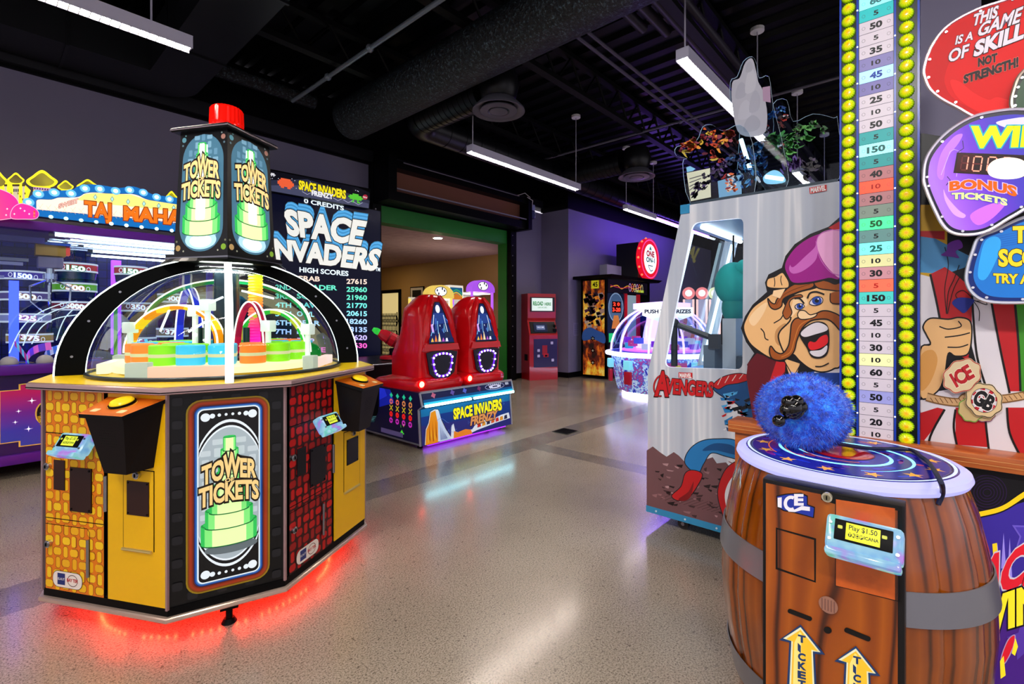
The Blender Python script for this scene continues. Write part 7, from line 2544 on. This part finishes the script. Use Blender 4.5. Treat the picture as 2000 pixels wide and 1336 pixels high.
# slots and arrows
for x0, y0, x1, y1, w_ in ((1543, 1193, 1582, 1208, 9), (1654, 1230, 1696, 1247, 10)):
    A2.stroke([(x0, y0), (x1, y1)], w_, K0)
    A2.fill(ellp(x0, y0, w_ * .5, w_ * .5, n=14), K0); A2.fill(ellp(x1, y1, w_ * .5, w_ * .5, n=14), K0)
A2.fill(ellp(1617, 1230, 8, 6.5, 25), K0)
YA_, YB_, NV_ = C('#f4c030', .35, e=.1), C('#f8e080', .35, e=.1), C('#1c3a6a', .35)
for dx, dy in ((0, 0), (108, 41)):
    ar = [(1564, 1219), (1612, 1278), (1592, 1276), (1602, 1480), (1530, 1480), (1542, 1254), (1522, 1249)]
    ar = [(x + dx, y + dy) for x, y in ar]
    A2.fill(inset(ar, 1.0), NV_)
    A2.fill([(1564 + dx, 1224 + dy), (1603 + dx, 1273 + dy), (1588 + dx, 1271 + dy), (1597 + dx, 1480 + dy), (1536 + dx, 1480 + dy), (1546 + dx, 1251 + dy), (1530 + dx, 1246 + dy)], C('#e8ecc8', .4))
    A2.fill([(1564 + dx, 1229 + dy), (1598 + dx, 1271 + dy), (1585 + dx, 1268 + dy), (1593 + dx, 1480 + dy), (1540 + dx, 1480 + dy), (1549 + dx, 1252 + dy), (1536 + dx, 1247 + dy)], YA_)
    A2.fill([(1562 + dx, 1233 + dy), (1566 + dx, 1236 + dy), (1562 + dx, 1480 + dy), (1544 + dx, 1480 + dy), (1552 + dx, 1254 + dy)], YB_)
    for k, ch in enumerate('TICKET'):
        y = 1252 + k * 17.5 + dy
        A2.text(ch, (1560 + dx, y), (1573 + dx if ch != 'I' else 1563 + dx, y + 3), 13, NV_, bold=.05)
A2.build('door_print', dd)
# lock, token medallion, screws
q = onX(1616, 970, XD - .003)
mb = MB(); mb.cyl(q, q - Vector((.010, 0, 0)), .0125, C('#cfc8b0', .25, m=.7), n=22); mb.cyl(q - Vector((.010, 0, 0)), q - Vector((.013, 0, 0)), .008, C('#8a846a', .3, m=.7), n=18); mb.box(q - Vector((.0135, 0, 0)), (.001, .003, .011), BLACK); mb.build('lock', dd)
q = onX(1618, 1181, XD - .003)
mb = MB(); mb.cyl(q, q - Vector((.004, 0, 0)), .022, C('#a87a68', .35, m=.4), n=26)
for k in range(5): mb.box(q - Vector((.0045, -.014 + k * .007, 0)), (.001, .0025, .03), C('#7a5248', .4))
mb.build('medallion', dd)
# card reader on the door
qc = onX(1688, 1067, XD - .03)
xf = Matrix.Translation(qc) @ Matrix.Rotation(R(-90), 4, 'Z')
card_reader(BAR, BIN @ xf, 0, .02, 0, 1.03, '#f0f010')
# cord from the mallet to the barrel
MC = onD(1567, 803, 1.66)
cpts = [MC + Vector((-.02, -.10, -.09)), onZ(1700, 876, .912), onZ(1775, 878, .912), onZ(1800, 893, .914)]


def on_barrel(px, py, off=.008):
    d = .8
    while d < 2.2:
        p = onD(px, py, d)
        q = math.hypot(p.x - BX, p.y - BY)
        rr = .36
        for (r0, z0), (r1, z1_) in zip(prof, prof[1:] + [(.32, .905)]):
            if z0 <= p.z <= z1_: rr = r0 + (r1 - r0) * (p.z - z0) / (z1_ - z0)
        if q < rr + off: return p
        d += .003
    return onD(px, py, 1.35)


cpts += [onZ(1815, 905, .914), on_barrel(1836, 938, .016), on_barrel(1841, 962, .012), on_barrel(1832, 985, .004)]
pts3 = []
for k in range(len(cpts) - 1):
    p0, p1, p2, p3 = cpts[max(k - 1, 0)], cpts[k], cpts[k + 1], cpts[min(k + 2, len(cpts) - 1)]
    for j in range(6):
        t = j / 6
        pts3.append(.5 * (2 * p1 + (p2 - p0) * t + (2 * p0 - 5 * p1 + 4 * p2 - p3) * t * t + (p1 * 3 - p0 - 3 * p2 + p3) * t ** 3))
pts3.append(cpts[-1])

# mallet: fuzzy blue drum head, black hub and knob
ML = thing('fuzzy_mallet', 'fuzzy blue mallet head with black hub resting on the lit barrel top', 'mallet', (MC.x, MC.y, .903))
mfz, nt, b = nodes('blue_fleece')
n1 = noise(nt, 30, 3, obj_co(nt), .7)
nt.links.new(ramp(nt, n1.outputs[0], [(.3, '#04248a'), (.48, '#0a50dc'), (.62, '#1e88f8'), (.75, '#60c8ff')]), b.inputs['Base Color'])
b.inputs['Roughness'].default_value = .75
b.inputs['Sheen Weight'].default_value = .6
AX = (CAM + Vector((0, 0, -.25)) - MC)
AX.z = 0
AX = (AX.normalized() + RT * -.30 + UP * .0).normalized()
S1 = AX.cross(UP).normalized()
S2 = S1.cross(AX).normalized()
RX, RZ, RA = .139, .123, .115
mb = MB()
rings = []
for k in range(13):
    t = -PI / 2 + PI * k / 12
    ca, sa = max(.02, abs(math.cos(t))) ** .75, math.sin(t)
    rings.append([MC + AX * (RA * sa) + S1 * (RX * ca * math.cos(2 * PI * j / 32)) + S2 * (RZ * ca * math.sin(2 * PI * j / 32)) for j in range(32)])
mb.loft(rings, mfz)
rnd = random.Random(21)
for k in range(9000):
    t = math.asin(rnd.uniform(-1, 1))
    f = rnd.uniform(0, 2 * PI)
    ca, sa = max(.02, abs(math.cos(t))) ** .75, math.sin(t)
    nrm = (AX * sa + S1 * (math.cos(t) * math.cos(f)) + S2 * (math.cos(t) * math.sin(f))).normalized()
    p = MC + AX * (RA * sa) + S1 * (RX * ca * math.cos(f)) + S2 * (RZ * ca * math.sin(f))
    tip = p + nrm * rnd.uniform(.006, .013) + Vector((rnd.uniform(-1, 1), rnd.uniform(-1, 1), rnd.uniform(-1.2, .6))) * .009
    if tip.z < .905: tip.z = .905
    sd = nrm.cross(Vector((rnd.random(), rnd.random(), rnd.random()))).normalized() * .0016
    mb.face([p - sd, p + sd, tip], mfz)
MB.fixn = False
hd = mb.build('mallet_head', ML, smooth=0, weld=False)
MB.fixn = True
GB_ = C('#08080a', .12, coat=.5)
hubp = onD(1548, 797, 1.525)
mb = MB()
for dx, dy, dz, r_ in ((0, 0, 0, .030), (.022, 0, .004, .024), (-.012, 0, .018, .022), (.012, 0, .020, .022), (.004, 0, -.014, .024), (-.02, 0, -.006, .02)):
    mb.ball(hubp + RT * dx + UP * dz, r_, GB_, 10, (1, 1, 1))
mb.cyl(hubp, MC, .035, GB_, n=18)
mb.build('mallet_hub', ML)
kp = onD(1521, 822, 1.50)
mb = MB(); mb.ball(kp, .019, GB_, 12); mb.tube([kp, kp + (MC - kp) * .35], .008, GB_, n=8); mb.build('handle_knob', ML)
mb = MB(); mb.tube(pts3, .0062, C('#141a38', .5), n=8); mb.build('tether_cord', ML)

# ================================================================ MACHINES FARTHER OFF
# red payment kiosk
k0 = onZ(1062, 742, 0)
kw = .34
KI = thing('payment_kiosk', 'red upright payment kiosk with tilted screen and white lit header', 'kiosk', k0, 0)
KR = C('#a80c14', .35, coat=.3)
fx = (RT * .95 + FW * .36).normalized()      # along the front of the kiosk
fn = Vector((fx.y, -fx.x, 0))
if fn.dot(k0 - CAM) > 0: fn = -fn
KM = Matrix((( fx.x, -fn.x, 0, k0.x), (fx.y, -fn.y, 0, k0.y), (0, 0, 1, 0), (0, 0, 0, 1)))
def kb(mb, name, parent=None, **kw_):
    mb.bm.transform(KM)
    return mb.build(name, parent or KI, **kw_)
mb = MB()
prof = [(0, 0), (0, .98), (.13, 1.30), (.10, 1.36), (.10, 1.90), (.52, 1.90), (.52, 0)]
mb.prism([(-kw, y, z) for y, z in prof], (2 * kw, 0, 0), KR); kb(mb, 'body', smooth=0)
mb = MB(); mb.bb((-kw + .06, .085, 1.50), (kw - .03, .10, 1.82), C('#1a1a1c', .4)); hd_ = kb(mb, 'header_screen', smooth=0)
a = plane_art(KM @ Vector((-kw + .09, .084, 1.52)), fx, (0, 0, 1), .002)
a.fill([(0, 0), (.50, 0), (.50, .28), (0, .28)], C('#dff0e8', .3, e=.9)); a.text('RELOAD', (.03, .12), (.27, .12), .08, C('#0c8a3a', .4, e=.4), bold=.04); a.text('HERE', (.31, .12), (.46, .12), .06, C('#0c8a3a', .4, e=.4), bold=.03); a.text('CASH OR CARD', (.14, .06), (.36, .06), .025, C('#4a8a6a', .4, e=.4))
a.build('header_print', hd_)
V_ = Vector((0, .13, .32)).normalized()
Vw = (KM.to_3x3() @ V_)
mb = MB(); mb.prism([Vector((-kw + .04, y, z)) + Vector((0, -.012, .005)) for y, z in ((.015, 1.02), (.118, 1.27), (.14, 1.27), (.04, 1.02))], (2 * kw - .07, 0, 0), C('#101012', .3)); sc_o = kb(mb, 'touch_screen', smooth=0)
a = plane_art(KM @ (Vector((-kw + .12, .015, 1.05)) + Vector((0, -.014, .006))), fx, Vw, .002)
a.fill([(0, 0), (.32, 0), (.32, .20), (0, .20)], C('#20284a', .3, e=.5)); a.fill([(.06, .05), (.26, .05), (.26, .15), (.06, .15)], C('#7a8ab8', .3, e=.5)); a.text('WELCOME', (.08, .09), (.24, .09), .03, C('#f0f0ff', .3, e=.8))
a.build('screen_print', sc_o)
mb = MB(); mb.ball((kw - .05, .06, 1.18), .035, BLACK, 8); mb.bb((kw - .10, -.01, 1.05), (kw - .03, .05, 1.12), BLACK); kb(mb, 'card_slot')
mb = MB(); mb.bb((-kw + .10, -.008, .28), (kw - .01, 0, .90), C('#22194a', .35)); dk_ = kb(mb, 'front_door', smooth=0)
a = plane_art(KM @ Vector((-kw, -.010, 0)), fx, (0, 0, 1), .002)
a.fill([(.30, .55), (.42, .55), (.42, .76), (.30, .76)], C('#a01420', .4)); a.fill([(.33, .50), (.45, .50), (.45, .58), (.33, .58)], C('#c01824', .4)); a.fill([(.36, .51), (.42, .51), (.42, .55), (.36, .55)], BLACK)
for x, z in ((.18, .62), (.18, .50), (.50, .78), (.52, .40)): a.fill(rrect(x, z, x + .06, z + .06, .01), C('#c8c0e0', .4), layer=False)
a.k += 1
a.build('door_print', dk_)
mb = MB(); mb.bb((-kw - .003, .10, .42), (-kw, .28, .56), BLACK); kb(mb, 'side_vent', smooth=0)

# hoop game with flame side and a round red sign
FXX, FY = 9.25, 5.50
HP = thing('flame_hoop_game', 'black hoop game with flame printed side and round red lit sign on top', 'arcade game', (10.2, 5.8, 0))
mb = MB(); mb.bb((FXX, FY, .05), (FXX + .06, 6.15, 2.25), BLACK); mb.bb((11.3, FY, .05), (11.36, 6.15, 2.25), BLACK); mb.bb((FXX, 6.10, .05), (11.36, 6.15, 2.25), C('#1a1c3a', .4)); mb.bb((FXX, FY - .0, .05), (11.36, 6.1, .75), C('#140e12', .4)); mb.build('cabinet', HP, smooth=0)
mb = MB(); mb.prism([(FXX - .18, FY - .25, 2.30), (FXX - .10, FY - .18, 2.24), (11.5, FY - .18, 2.24), (11.55, FY - .25, 2.30)], (0, 1.0, 0), BLACK); mb.build('roof', HP, smooth=0)
mfl, nt, b = nodes('flame_print')
v = scalev(nt, geo_pos(nt), (1, 3.2, 1.6))
n1 = noise(nt, 2.2, 4, v, .65)
zz = sepxyz(nt, geo_pos(nt))[2]
fl = ramp(nt, math_(nt, 'ADD', n1.outputs[0], math_(nt, 'MULTIPLY_ADD', math_(nt, 'PINGPONG', zz, .75), -.35, .12)), [(.30, '#120a08'), (.42, '#6a1a08'), (.52, '#d86a10'), (.62, '#f0c030'), (.75, '#f8e888')])
nt.links.new(fl, b.inputs['Base Color']); nt.links.new(fl, b.inputs['Emission Color']); b.inputs['Emission Strength'].default_value = .25
a = plane_art((FXX - .001, 6.12, 0), (0, -1, 0), (0, 0, 1), .0006)
a.fill([(.02, .08), (.58, .08), (.58, 2.2), (.02, 2.2)], mfl)
rnd = random.Random(14)
for k in range(60):
    x, z, q = rnd.uniform(.05, .5), rnd.uniform(1.1, 1.95), rnd.uniform(.04, .13)
    a.fill([(x, z), (min(.58, x + q), z + q * rnd.uniform(.1, .6)), (min(.58, x + q * .7), z + q), (max(.02, x - q * .3), z + q * .8)], C(['#1c1430', '#c8a488', '#3a2438', '#6a2a4a', '#0e0a18', '#d8c8b0'][k % 6], .4), layer=False)
a.k += 1
a.fill(spl([(.02, 1.05), (.2, 1.15), (.4, 1.08), (.58, 1.0), (.58, .80), (.3, .88), (.02, .85)], 5), C('#3a6ab0', .4))
for k in range(3): a.fill(star(.28, .90 - k * .27, .07, 6, .5), BLACK, layer=False); a.fill(ellp(.28, .90 - k * .27, .022, .022), C('#f0e8d0', .4, e=.3), layer=False)
a.k += 1
a.fill([(.24, 2.02), (.44, 2.02), (.44, 2.2), (.24, 2.2)], C('#d8d020', .4, e=.3)); a.text('45', (.28, 2.06), (.40, 2.06), .10, BLACK, bold=.03)
a.build('side_print', HP)
a = plane_art((FXX + .06, FY - .01, 1.93), (1, 0, 0), (0, 0, 1), .0008)
a.fill([(0, 0), (1.9, 0), (1.9, .29), (0, .29)], C('#1c1626', .3, e=.15))
a.stroke([(.1, .12), (.4, .17), (.6, .10), (.9, .18), (1.2, .12), (1.6, .2)], .02, C('#e8a030', .4, e=.7), sm=5); a.stroke([(.1, .16), (.5, .12), (.9, .14), (1.3, .2)], .015, C('#c83060', .4, e=.6), sm=5)
for k in range(6): a.stroke(ellp(1.0 + k * .12, .15, .05, .09), .018, C(['#d8a0e8', '#e86a30', '#f0e0a0'][k % 3], .4, e=.6), closed=True, layer=False)
a.fill([(1.3, .05), (1.7, .05), (1.7, .11), (1.3, .11)], C('#b8d838', .4, e=.6))
a.build('header_print', HP)
mb = MB(); mb.bb((FXX + .06, FY + .02, 1.0), (FXX + .85, FY + .05, 1.92), C('#20304a', .2)); fb = mb.build('hoop_board', HP, smooth=0)
a = plane_art((FXX + .06, FY + .018, 1.0), (1, 0, 0), (0, 0, 1), .0006)
a.fill(ellp(.40, .60, .30, .30), C('#4a6a88', .3, e=.3)); a.stroke(ellp(.40, .60, .32, .32), .03, C('#88a8c0', .3, e=.4), closed=True)
a.fill([(.22, .48), (.62, .48), (.62, .74), (.22, .74)], C('#2a0608', .3))
a.text('2 0', (.28, .64), (.56, .64), .07, C('#ff3a28', .3, e=2), bold=.04); a.text('3-20', (.25, .51), (.59, .51), .08, C('#ff3a28', .3, e=2), bold=.04)
a.fill([(.2, .12), (.6, .12), (.5, .42), (.3, .42)], C('#c87a3a', .3, e=.4)); a.fill([(.08, -.18), (.35, -.18), (.35, .02), (.08, .02)], C('#28c87a', .3, e=.8)); a.fill([(.4, -.2), (.7, -.2), (.7, .0), (.4, .0)], C('#2a3a4a', .3))
a.build('board_print', fb)
mb = MB(); mb.bb((FXX + .86, FY + .0, .75), (FXX + .96, FY + .06, 1.93), C('#c01828', .3, e=.2)); mb.bb((FXX + 1.5, FY, .75), (FXX + 1.6, FY + .06, 1.93), C('#c01828', .3, e=.2)); mb.build('red_post', HP, smooth=0)
mb = MB(); mb.bb((FXX + .97, FY + .3, .75), (11.3, FY + .34, 1.93), C('#a8c0d0', .3, e=.5)); mb.bb((FXX + 1.02, FY + .28, 1.2), (FXX + 1.45, FY + .3, 1.85), C('#d8e4ee', .3, e=.8)); mb.cyl((FXX + 1.25, FY + .28, 1.66), (FXX + 1.25, FY + .26, 1.66), .16, C('#c82838', .3, e=.5)); mb.build('back_panel', HP, smooth=0)
sd = onY(1270, 506, 5.30)
mb = MB(); mb.bb((sd.x - .40, 5.42, 2.30), (sd.x + .40, 6.0, sd.z + .38), C('#0c0c10', .4)); mb.bb((sd.x - 1.1, 5.85, 2.30), (sd.x - .42, 6.05, 2.62), C('#8a88a0', .4)); mb.build('sign_box', HP, smooth=0)
mb = MB(); mb.cyl((sd.x, 5.42, sd.z), (sd.x, 5.30, sd.z), .50, C('#d81428', .3, e=.9, eh='#e8102a'), n=48, mcap=C('#e0182c', .3, e=1.0)); dsk = mb.build('round_sign', HP)
mb = MB()
for k in range(14):
    t = 2 * PI * k / 14
    mb.ball((sd.x + .505 * math.cos(t), 5.36, sd.z + .505 * math.sin(t)), .028, C('#ff7a50', .3, e=1.5), 6)
mb.build('rim_bulb', dsk)
a = plane_art((sd.x, 5.297, sd.z), (1, 0, 0), (0, 0, 1), .001)
a.stroke(ellp(0, 0, .46, .46), .03, C('#e84aa0', .3, e=1.1), closed=True)
a.fill(ellp(0, 0, .34, .36), C('#f0f6ff', .3, e=1.2)); a.fill([(-.07, .22), (.07, .22), (.0, .32)], C('#2a9a6a', .3, e=.4))
a.text('ONE', (-.20, .06), (.20, .06), .13, C('#c01c28', .3, e=.4), bold=.05); a.text('ON-1', (-.22, -.08), (.22, -.08), .11, C('#1c6a5a', .3, e=.4), bold=.04); a.stroke([(-.12, -.16), (.12, -.17)], .02, C('#303840', .4)); a.stroke([(-.12, -.17), (.0, -.29), (.12, -.26)], .02, C('#303840', .4), sm=4)
a.build('sign_print', dsk)

# round pusher game with a clear dome
pc = onD(1292, 700, 8.75); pc.z = 0
PG = thing('dome_pusher_game', 'round blue pusher game with clear dome, glowing white rim and dotted lights', 'arcade game', pc)
def ngon(r_, z, n=10, o=.2): return [Vector((pc.x + r_ * math.cos(2 * PI * k / n + o), pc.y + r_ * math.sin(2 * PI * k / n + o), z)) for k in range(n)]
mpr, nt, b = nodes('splash_print')
n1 = noise(nt, 4.5, 4, geo_pos(nt), .7)
cl = ramp(nt, n1.outputs[0], [(.30, '#1a0c5a'), (.40, '#2430b8'), (.47, '#c8e4ff'), (.52, '#1c60c0'), (.58, '#a01c80'), (.66, '#30b0d8'), (.74, '#f0f0ff')])
nt.links.new(cl, b.inputs['Base Color']); nt.links.new(cl, b.inputs['Emission Color']); b.inputs['Emission Strength'].default_value = .5
b.inputs['Roughness'].default_value = .25
mb = MB(); mb.loft([ngon(.78, .06), ngon(.84, .30), ngon(.90, .68)], mpr); mb.build('base', PG, smooth=0)
mb = MB(); mb.loft([ngon(.70, .02), ngon(.70, .06)], C('#e8f0ff', .3, e=16, eh='#dcd8ff')); mb.build('underglow', PG, smooth=0)
mb = MB(); mb.lathe([(.90, .68), (1.0, .70), (1.01, .73), (1.0, .755), (.92, .765)], C('#e8f4ff', .3, e=3.2, eh='#c8c8ff'), c=pc, n=40); mb.lathe([(.92, .764), (.86, .77), (0, .77)], C('#2a3ac8', .3, e=.5), c=pc, n=40); mb.build('glowing_rim', PG)
mb = MB(); mb.lathe([(.88 * math.cos(R(t)), .77 + .80 * math.sin(R(t))) for t in range(0, 91, 6)], glass_mat('blue_dome_glass', '#d8e4ff', .05), c=pc, n=40)
MB.fixn = False
mb.build('dome', PG, smooth=60)
MB.fixn = True
for k in range(5):
    t = 2 * PI * k / 10 + .2
    d = Vector((math.cos(t), math.sin(t), 0))
    mb = MB(); mb.tube([pc + d * (.90 * math.cos(R(q))) + Vector((0, 0, .77 + .82 * math.sin(R(q)))) for q in range(0, 181, 10)], .018, C('#a8a8ff', .3, e=3, eh='#b8a0ff'), n=6); mb.build('dome_rib', PG)
mb = MB()
mb.lathe([(.45, .77), (.45, .95), (.30, 1.0), (.25, 1.50), (.5, 1.52), (.5, 1.62), (0, 1.66)], C('#d8d0ff', .3, e=2.5, eh='#c8a8ff'), c=pc, n=24); mb.lathe([(.70, .77), (.70, .80), (.46, .82)], C('#d868f0', .3, e=2), c=pc, n=30)
for k in range(24):
    t = 2 * PI * k / 24
    mb.box((pc.x + .6 * math.cos(t), pc.y + .6 * math.sin(t), .86 + .05 * (k % 3)), (.12, .12, .10), C(['#e84a9a', '#5a6af0', '#f0f0ff', '#9a3ae0', '#48c8e8'][k % 5], .3, e=.6), rot=t)
mb.build('playfield', PG)
for k in range(5):
    t = 2 * PI * (k + 3.2) / 10 + .2 + PI / 10 + PI * .0
    t = math.atan2(-pc.y, -pc.x) + (k - 2) * 2 * PI / 10
    c_ = pc + Vector((math.cos(t), math.sin(t), 0)) * .93 + Vector((0, 0, .55))
    mb = MB(); mb.box(c_, (.10, .14, .16), C('#8ae8ff', .2, e=.7), rot=t, bev=.02); mb.box(c_ + Vector((0, 0, -.22)), (.06, .14, .22), C('#c01c38', .3), rot=t, bev=.015); mb.build('coin_slot', PG)
tq = math.atan2(-pc.y, -pc.x) + .18
d = Vector((math.cos(tq), math.sin(tq), 0)); e = Vector((-d.y, d.x, 0))
a = plane_art(pc + d * .90 + Vector((0, 0, .1)), e, Vector((0, 0, 1)), .004)
a.fill([(-.26, .30), (.24, .30), (.24, .52), (-.26, .52)], C('#b01c70', .3, e=.4)); a.text('TICKET', (-.24, .22), (.22, .22), .10, C('#e8f4ff', .3, e=.8), bold=.05, ol=C('#20206a', .3), olb=.1); a.text('DOME', (-.20, .08), (.18, .08), .10, C('#e8f4ff', .3, e=.8), bold=.05, ol=C('#20206a', .3), olb=.1)
a.fill(ellp(.1, .44, .05, .05), C('#f0d020', .3, e=.6)); a.fill(ellp(-.16, .36, .05, .05), C('#7ac8e8', .3, e=.5))
a.build('front_print', PG)
a = plane_art(pc + d * .55 + Vector((0, 0, 1.40)), e, Vector((0, 0, 1)), .004)
a.fill([(-.42, 0), (.42, 0), (.42, .14), (-.42, .14)], C('#f8fbff', .3, e=1.6)); a.fill([(-.42, 0), (.42, 0), (.0, -.16)], C('#e8ecff', .3, e=1.4)); a.text('PUSH THE PRIZES', (-.38, .04), (.38, .04), .06, C('#303860', .3), bold=.05)
a.build('inner_sign', PG)

# slim prize towers with round heads, seen through the grey cabinet's window
prev = None
labs = ['slim pink lit prize tower with round head, beside the round pusher game', 'slim pink lit prize tower with round head, between the other two', 'slim pale lit prize tower with round head, behind the teal plush']
for k, (px, hexc) in enumerate(((1345, '#ff8a8a'), (1371, '#ff8a8a'), (1396, '#e8e8a8'))):
    c_ = onD(px, 700, 10.9); c_.z = 0
    t = thing('prize_tower', labs[k], 'arcade game', c_, 0, 'slim prize towers with round heads')
    tv = Vector((-c_.x, -c_.y, 0)).normalized(); sv = Vector((-tv.y, tv.x, 0))
    mb = MB(); mb.box(c_ + Vector((0, 0, .45)), (.22, .22, .9), C('#7a3ac8', .3, e=.5), rot=math.atan2(tv.y, tv.x), bev=.02); mb.build('base', t)
    mb = MB()
    for s in (-1, 1): mb.tube([c_ + sv * s * .10 + tv * .1 + Vector((0, 0, .9)), c_ + sv * s * .10 + tv * .1 + Vector((0, 0, 1.78))], .022, C('#ffc0b8', .3, e=1.6), n=6)
    mb.build('light_post', t)
    mb = MB(); mb.box(c_ + Vector((0, 0, 1.34)), (.16, .22, .88), C('#a8b0c8', .3, e=.4), rot=math.atan2(tv.y, tv.x)); mb.build('prize_column', t)
    hc = c_ + Vector((0, 0, 1.92)); 
    mb = MB(); mb.cyl(hc - tv * .07, hc + tv * .07, .135, C(hexc, .3, e=1.1), n=28); hd2 = mb.build('round_head', t)
    mb = MB(); mb.cyl(hc + tv * .071, hc + tv * .076, .075, C('#fff4f0', .3, e=1.6), n=20); mb.build('head_badge', hd2)
mb = MB()
for k in range(14): mb.ball(onD(1315 + (k * 29 % 80), 665 - (k * 13 % 40), 10.2 + (k % 3) * .2), .10, C(['#ff6a7a', '#ffb0b8', '#f0f0ff', '#d84ab8', '#ff8a6a'][k % 5], .4, e=.6), 8)
bmn = [v.co.z for v in mb.bm.verts]
cq = onD(1352, 690, 10.35)
mb2 = thing('prize_bin', 'low lit bin heaped with pink plush prizes in front of the slim prize towers', 'prize bin', (cq.x, cq.y, 0))
mb.build('plush_heap', mb2)
mb = MB(); mb.box((cq.x, cq.y, .40), (1.1, .7, .8), C('#5a3ad0', .3, e=.6), rot=math.atan2(FW.y, FW.x) + R(90), bev=.02); mb.build('bin', mb2)

# claw machines just behind the arch
def claw_machine(x0, x1, y0, zt, headhex, bodyhex, label, name='claw_machine'):
    xc = (x0 + x1) / 2
    t = thing(name, label, 'claw machine', (xc, y0 + .35, 0))
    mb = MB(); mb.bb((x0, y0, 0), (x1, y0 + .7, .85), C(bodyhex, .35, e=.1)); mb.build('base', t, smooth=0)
    mb = MB()
    for x in (x0 + .02, x1 - .02):
        for y in (y0 + .02, y0 + .68): mb.bb((x - .022, y - .022, .85), (x + .022, y + .022, zt - .28), C(headhex, .3, e=1.2))
    mb.build('frame_post', t, smooth=0)
    mb = MB(); mb.bb((x0, y0 + .69, .85), (x1, y0 + .7, zt - .25), C('#e8dfd0', .3, e=.5)); mb.bb((x0 + .05, y0 + .05, zt - .32), (x1 - .05, y0 + .6, zt - .30), C('#fff8e8', .3, e=3)); mb.build('back_wall', t, smooth=0)
    mb = MB(); pts = [(x0 - .02, zt - .28), (x1 + .02, zt - .28)] + [(xc + (x1 - x0 + .04) / 2 * math.cos(R(q)), zt - .22 + .22 * math.sin(R(q))) for q in range(0, 181, 15)]
    mb.prism([(x, y0 - .03, z) for x, z in pts], (0, .2, 0), C(headhex, .3, e=.9)); hh = mb.build('header', t, smooth=0)
    a = plane_art((xc - .02, y0 - .031, zt - .14), (1, 0, 0), (0, 0, 1), .0008)
    a.fill(ellp(0, 0, .17, .105), C('#202030', .4)); a.fill(ellp(0, 0, .155, .092), C('#f8f8ff', .3, e=1.2))
    for q in ((-.1, .02), (.1, .02), (-.06, -.05), (.04, .06)): a.fill(ellp(q[0], q[1], .02, .03), C('#30405a', .4), layer=False)
    a.build('header_badge', hh)
    mb = MB(); mb.cyl((xc, y0 + .35, zt - .3), (xc, y0 + .35, zt - .55), .012, STEEL, n=8); mb.box((xc, y0 + .35, zt - .58), (.14, .14, .08), C('#8a8a98', .3)); mb.bb((x0 + .05, y0 + .33, zt - .36), (x1 - .05, y0 + .37, zt - .33), STEEL); mb.build('claw', t)
    return t
c1 = claw_machine(6.36, 7.03, 8.05, 2.07, '#e8c860', '#c8a040', 'yellow headed claw machine behind the green arch')
c2 = claw_machine(7.52, 8.22, 7.95, 2.24, '#b05af0', '#8a3ad8', 'purple headed claw machine beside the green arch jamb')
CB = thing('prize_cabinet', 'narrow lit prize cabinet between the yellow and purple claw machines', 'prize cabinet', (7.28, 8.5, 0))
mb = MB(); mb.bb((7.07, 8.2, 0), (7.48, 8.75, .8), C('#1c3a8a', .35, e=.2)); mb.bb((7.07, 8.70, .8), (7.48, 8.75, 2.1), C('#e8dcc0', .3, e=.6)); mb.bb((7.07, 8.2, 2.06), (7.48, 8.75, 2.1), C('#f0e8d8', .3, e=.8)); mb.build('case', CB, smooth=0)
mb = MB()
for z in (1.15, 1.5): mb.bb((7.07, 8.25, z), (7.48, 8.7, z + .02), C('#d0d0d8', .3))
for x in (7.08, 7.47): mb.bb((x - .012, 8.2, .8), (x + .012, 8.23, 2.06), C('#fff4d8', .3, e=1.2))
mb.build('shelf', CB, smooth=0)
a = plane_art((7.09, 8.199, 1.78), (1, 0, 0), (0, 0, 1), .0008)
a.fill([(0, 0), (.37, 0), (.37, .27), (0, .27)], C('#1c6a98', .3, e=.6)); a.fill([(0, .05), (.18, .14), (.37, .05), (.37, 0), (0, 0)], C('#f08a28', .3, e=.6)); a.stroke([(0, .06), (.18, .16), (.37, .06)], .03, C('#f0d838', .3, e=.6), sm=4); a.stroke([(0, .10), (.18, .22), (.37, .12)], .03, C('#38b878', .3, e=.6), sm=4)
a.build('poster', CB)
rnd = random.Random(6)
k = 0
for z in (.80, 1.17, 1.52):
    for i in range(3):
        mb = MB()
        x, y, r_ = 7.14 + i * .13, 8.36, .058
        hexc = ['#d83a3a', '#f0c828', '#f0f0f0', '#3a8ad8', '#e878b0'][k % 5]
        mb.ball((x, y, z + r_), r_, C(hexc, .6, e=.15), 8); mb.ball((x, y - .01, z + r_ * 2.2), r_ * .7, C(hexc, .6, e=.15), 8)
        solo('plush_toy', mb, 'small plush toy standing on a shelf of the narrow lit prize cabinet', 'plush toy', (x, y, z), 'plush toys in the narrow prize cabinet')
        k += 1
for cx, cy, n_ in ((6.7, 8.4, 7), (7.87, 8.3, 7)):
    for i in range(n_):
        mb = MB()
        x, y = cx - .24 + (i % 4) * .16, cy - .15 + (i // 4) * .22
        hexc = ['#e8e0d8', '#d84848', '#f0d040', '#5a9ae0', '#f0a0c0'][(i * 3) % 5]
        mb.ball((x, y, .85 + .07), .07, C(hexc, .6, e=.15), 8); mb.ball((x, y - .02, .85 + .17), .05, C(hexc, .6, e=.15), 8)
        solo('plush_toy', mb, 'plush toy piled inside the ' + ('yellow' if cx < 7 else 'purple') + ' headed claw machine', 'plush toy', (x, y, .85), 'plush toys in the ' + ('yellow' if cx < 7 else 'purple') + ' claw machine')
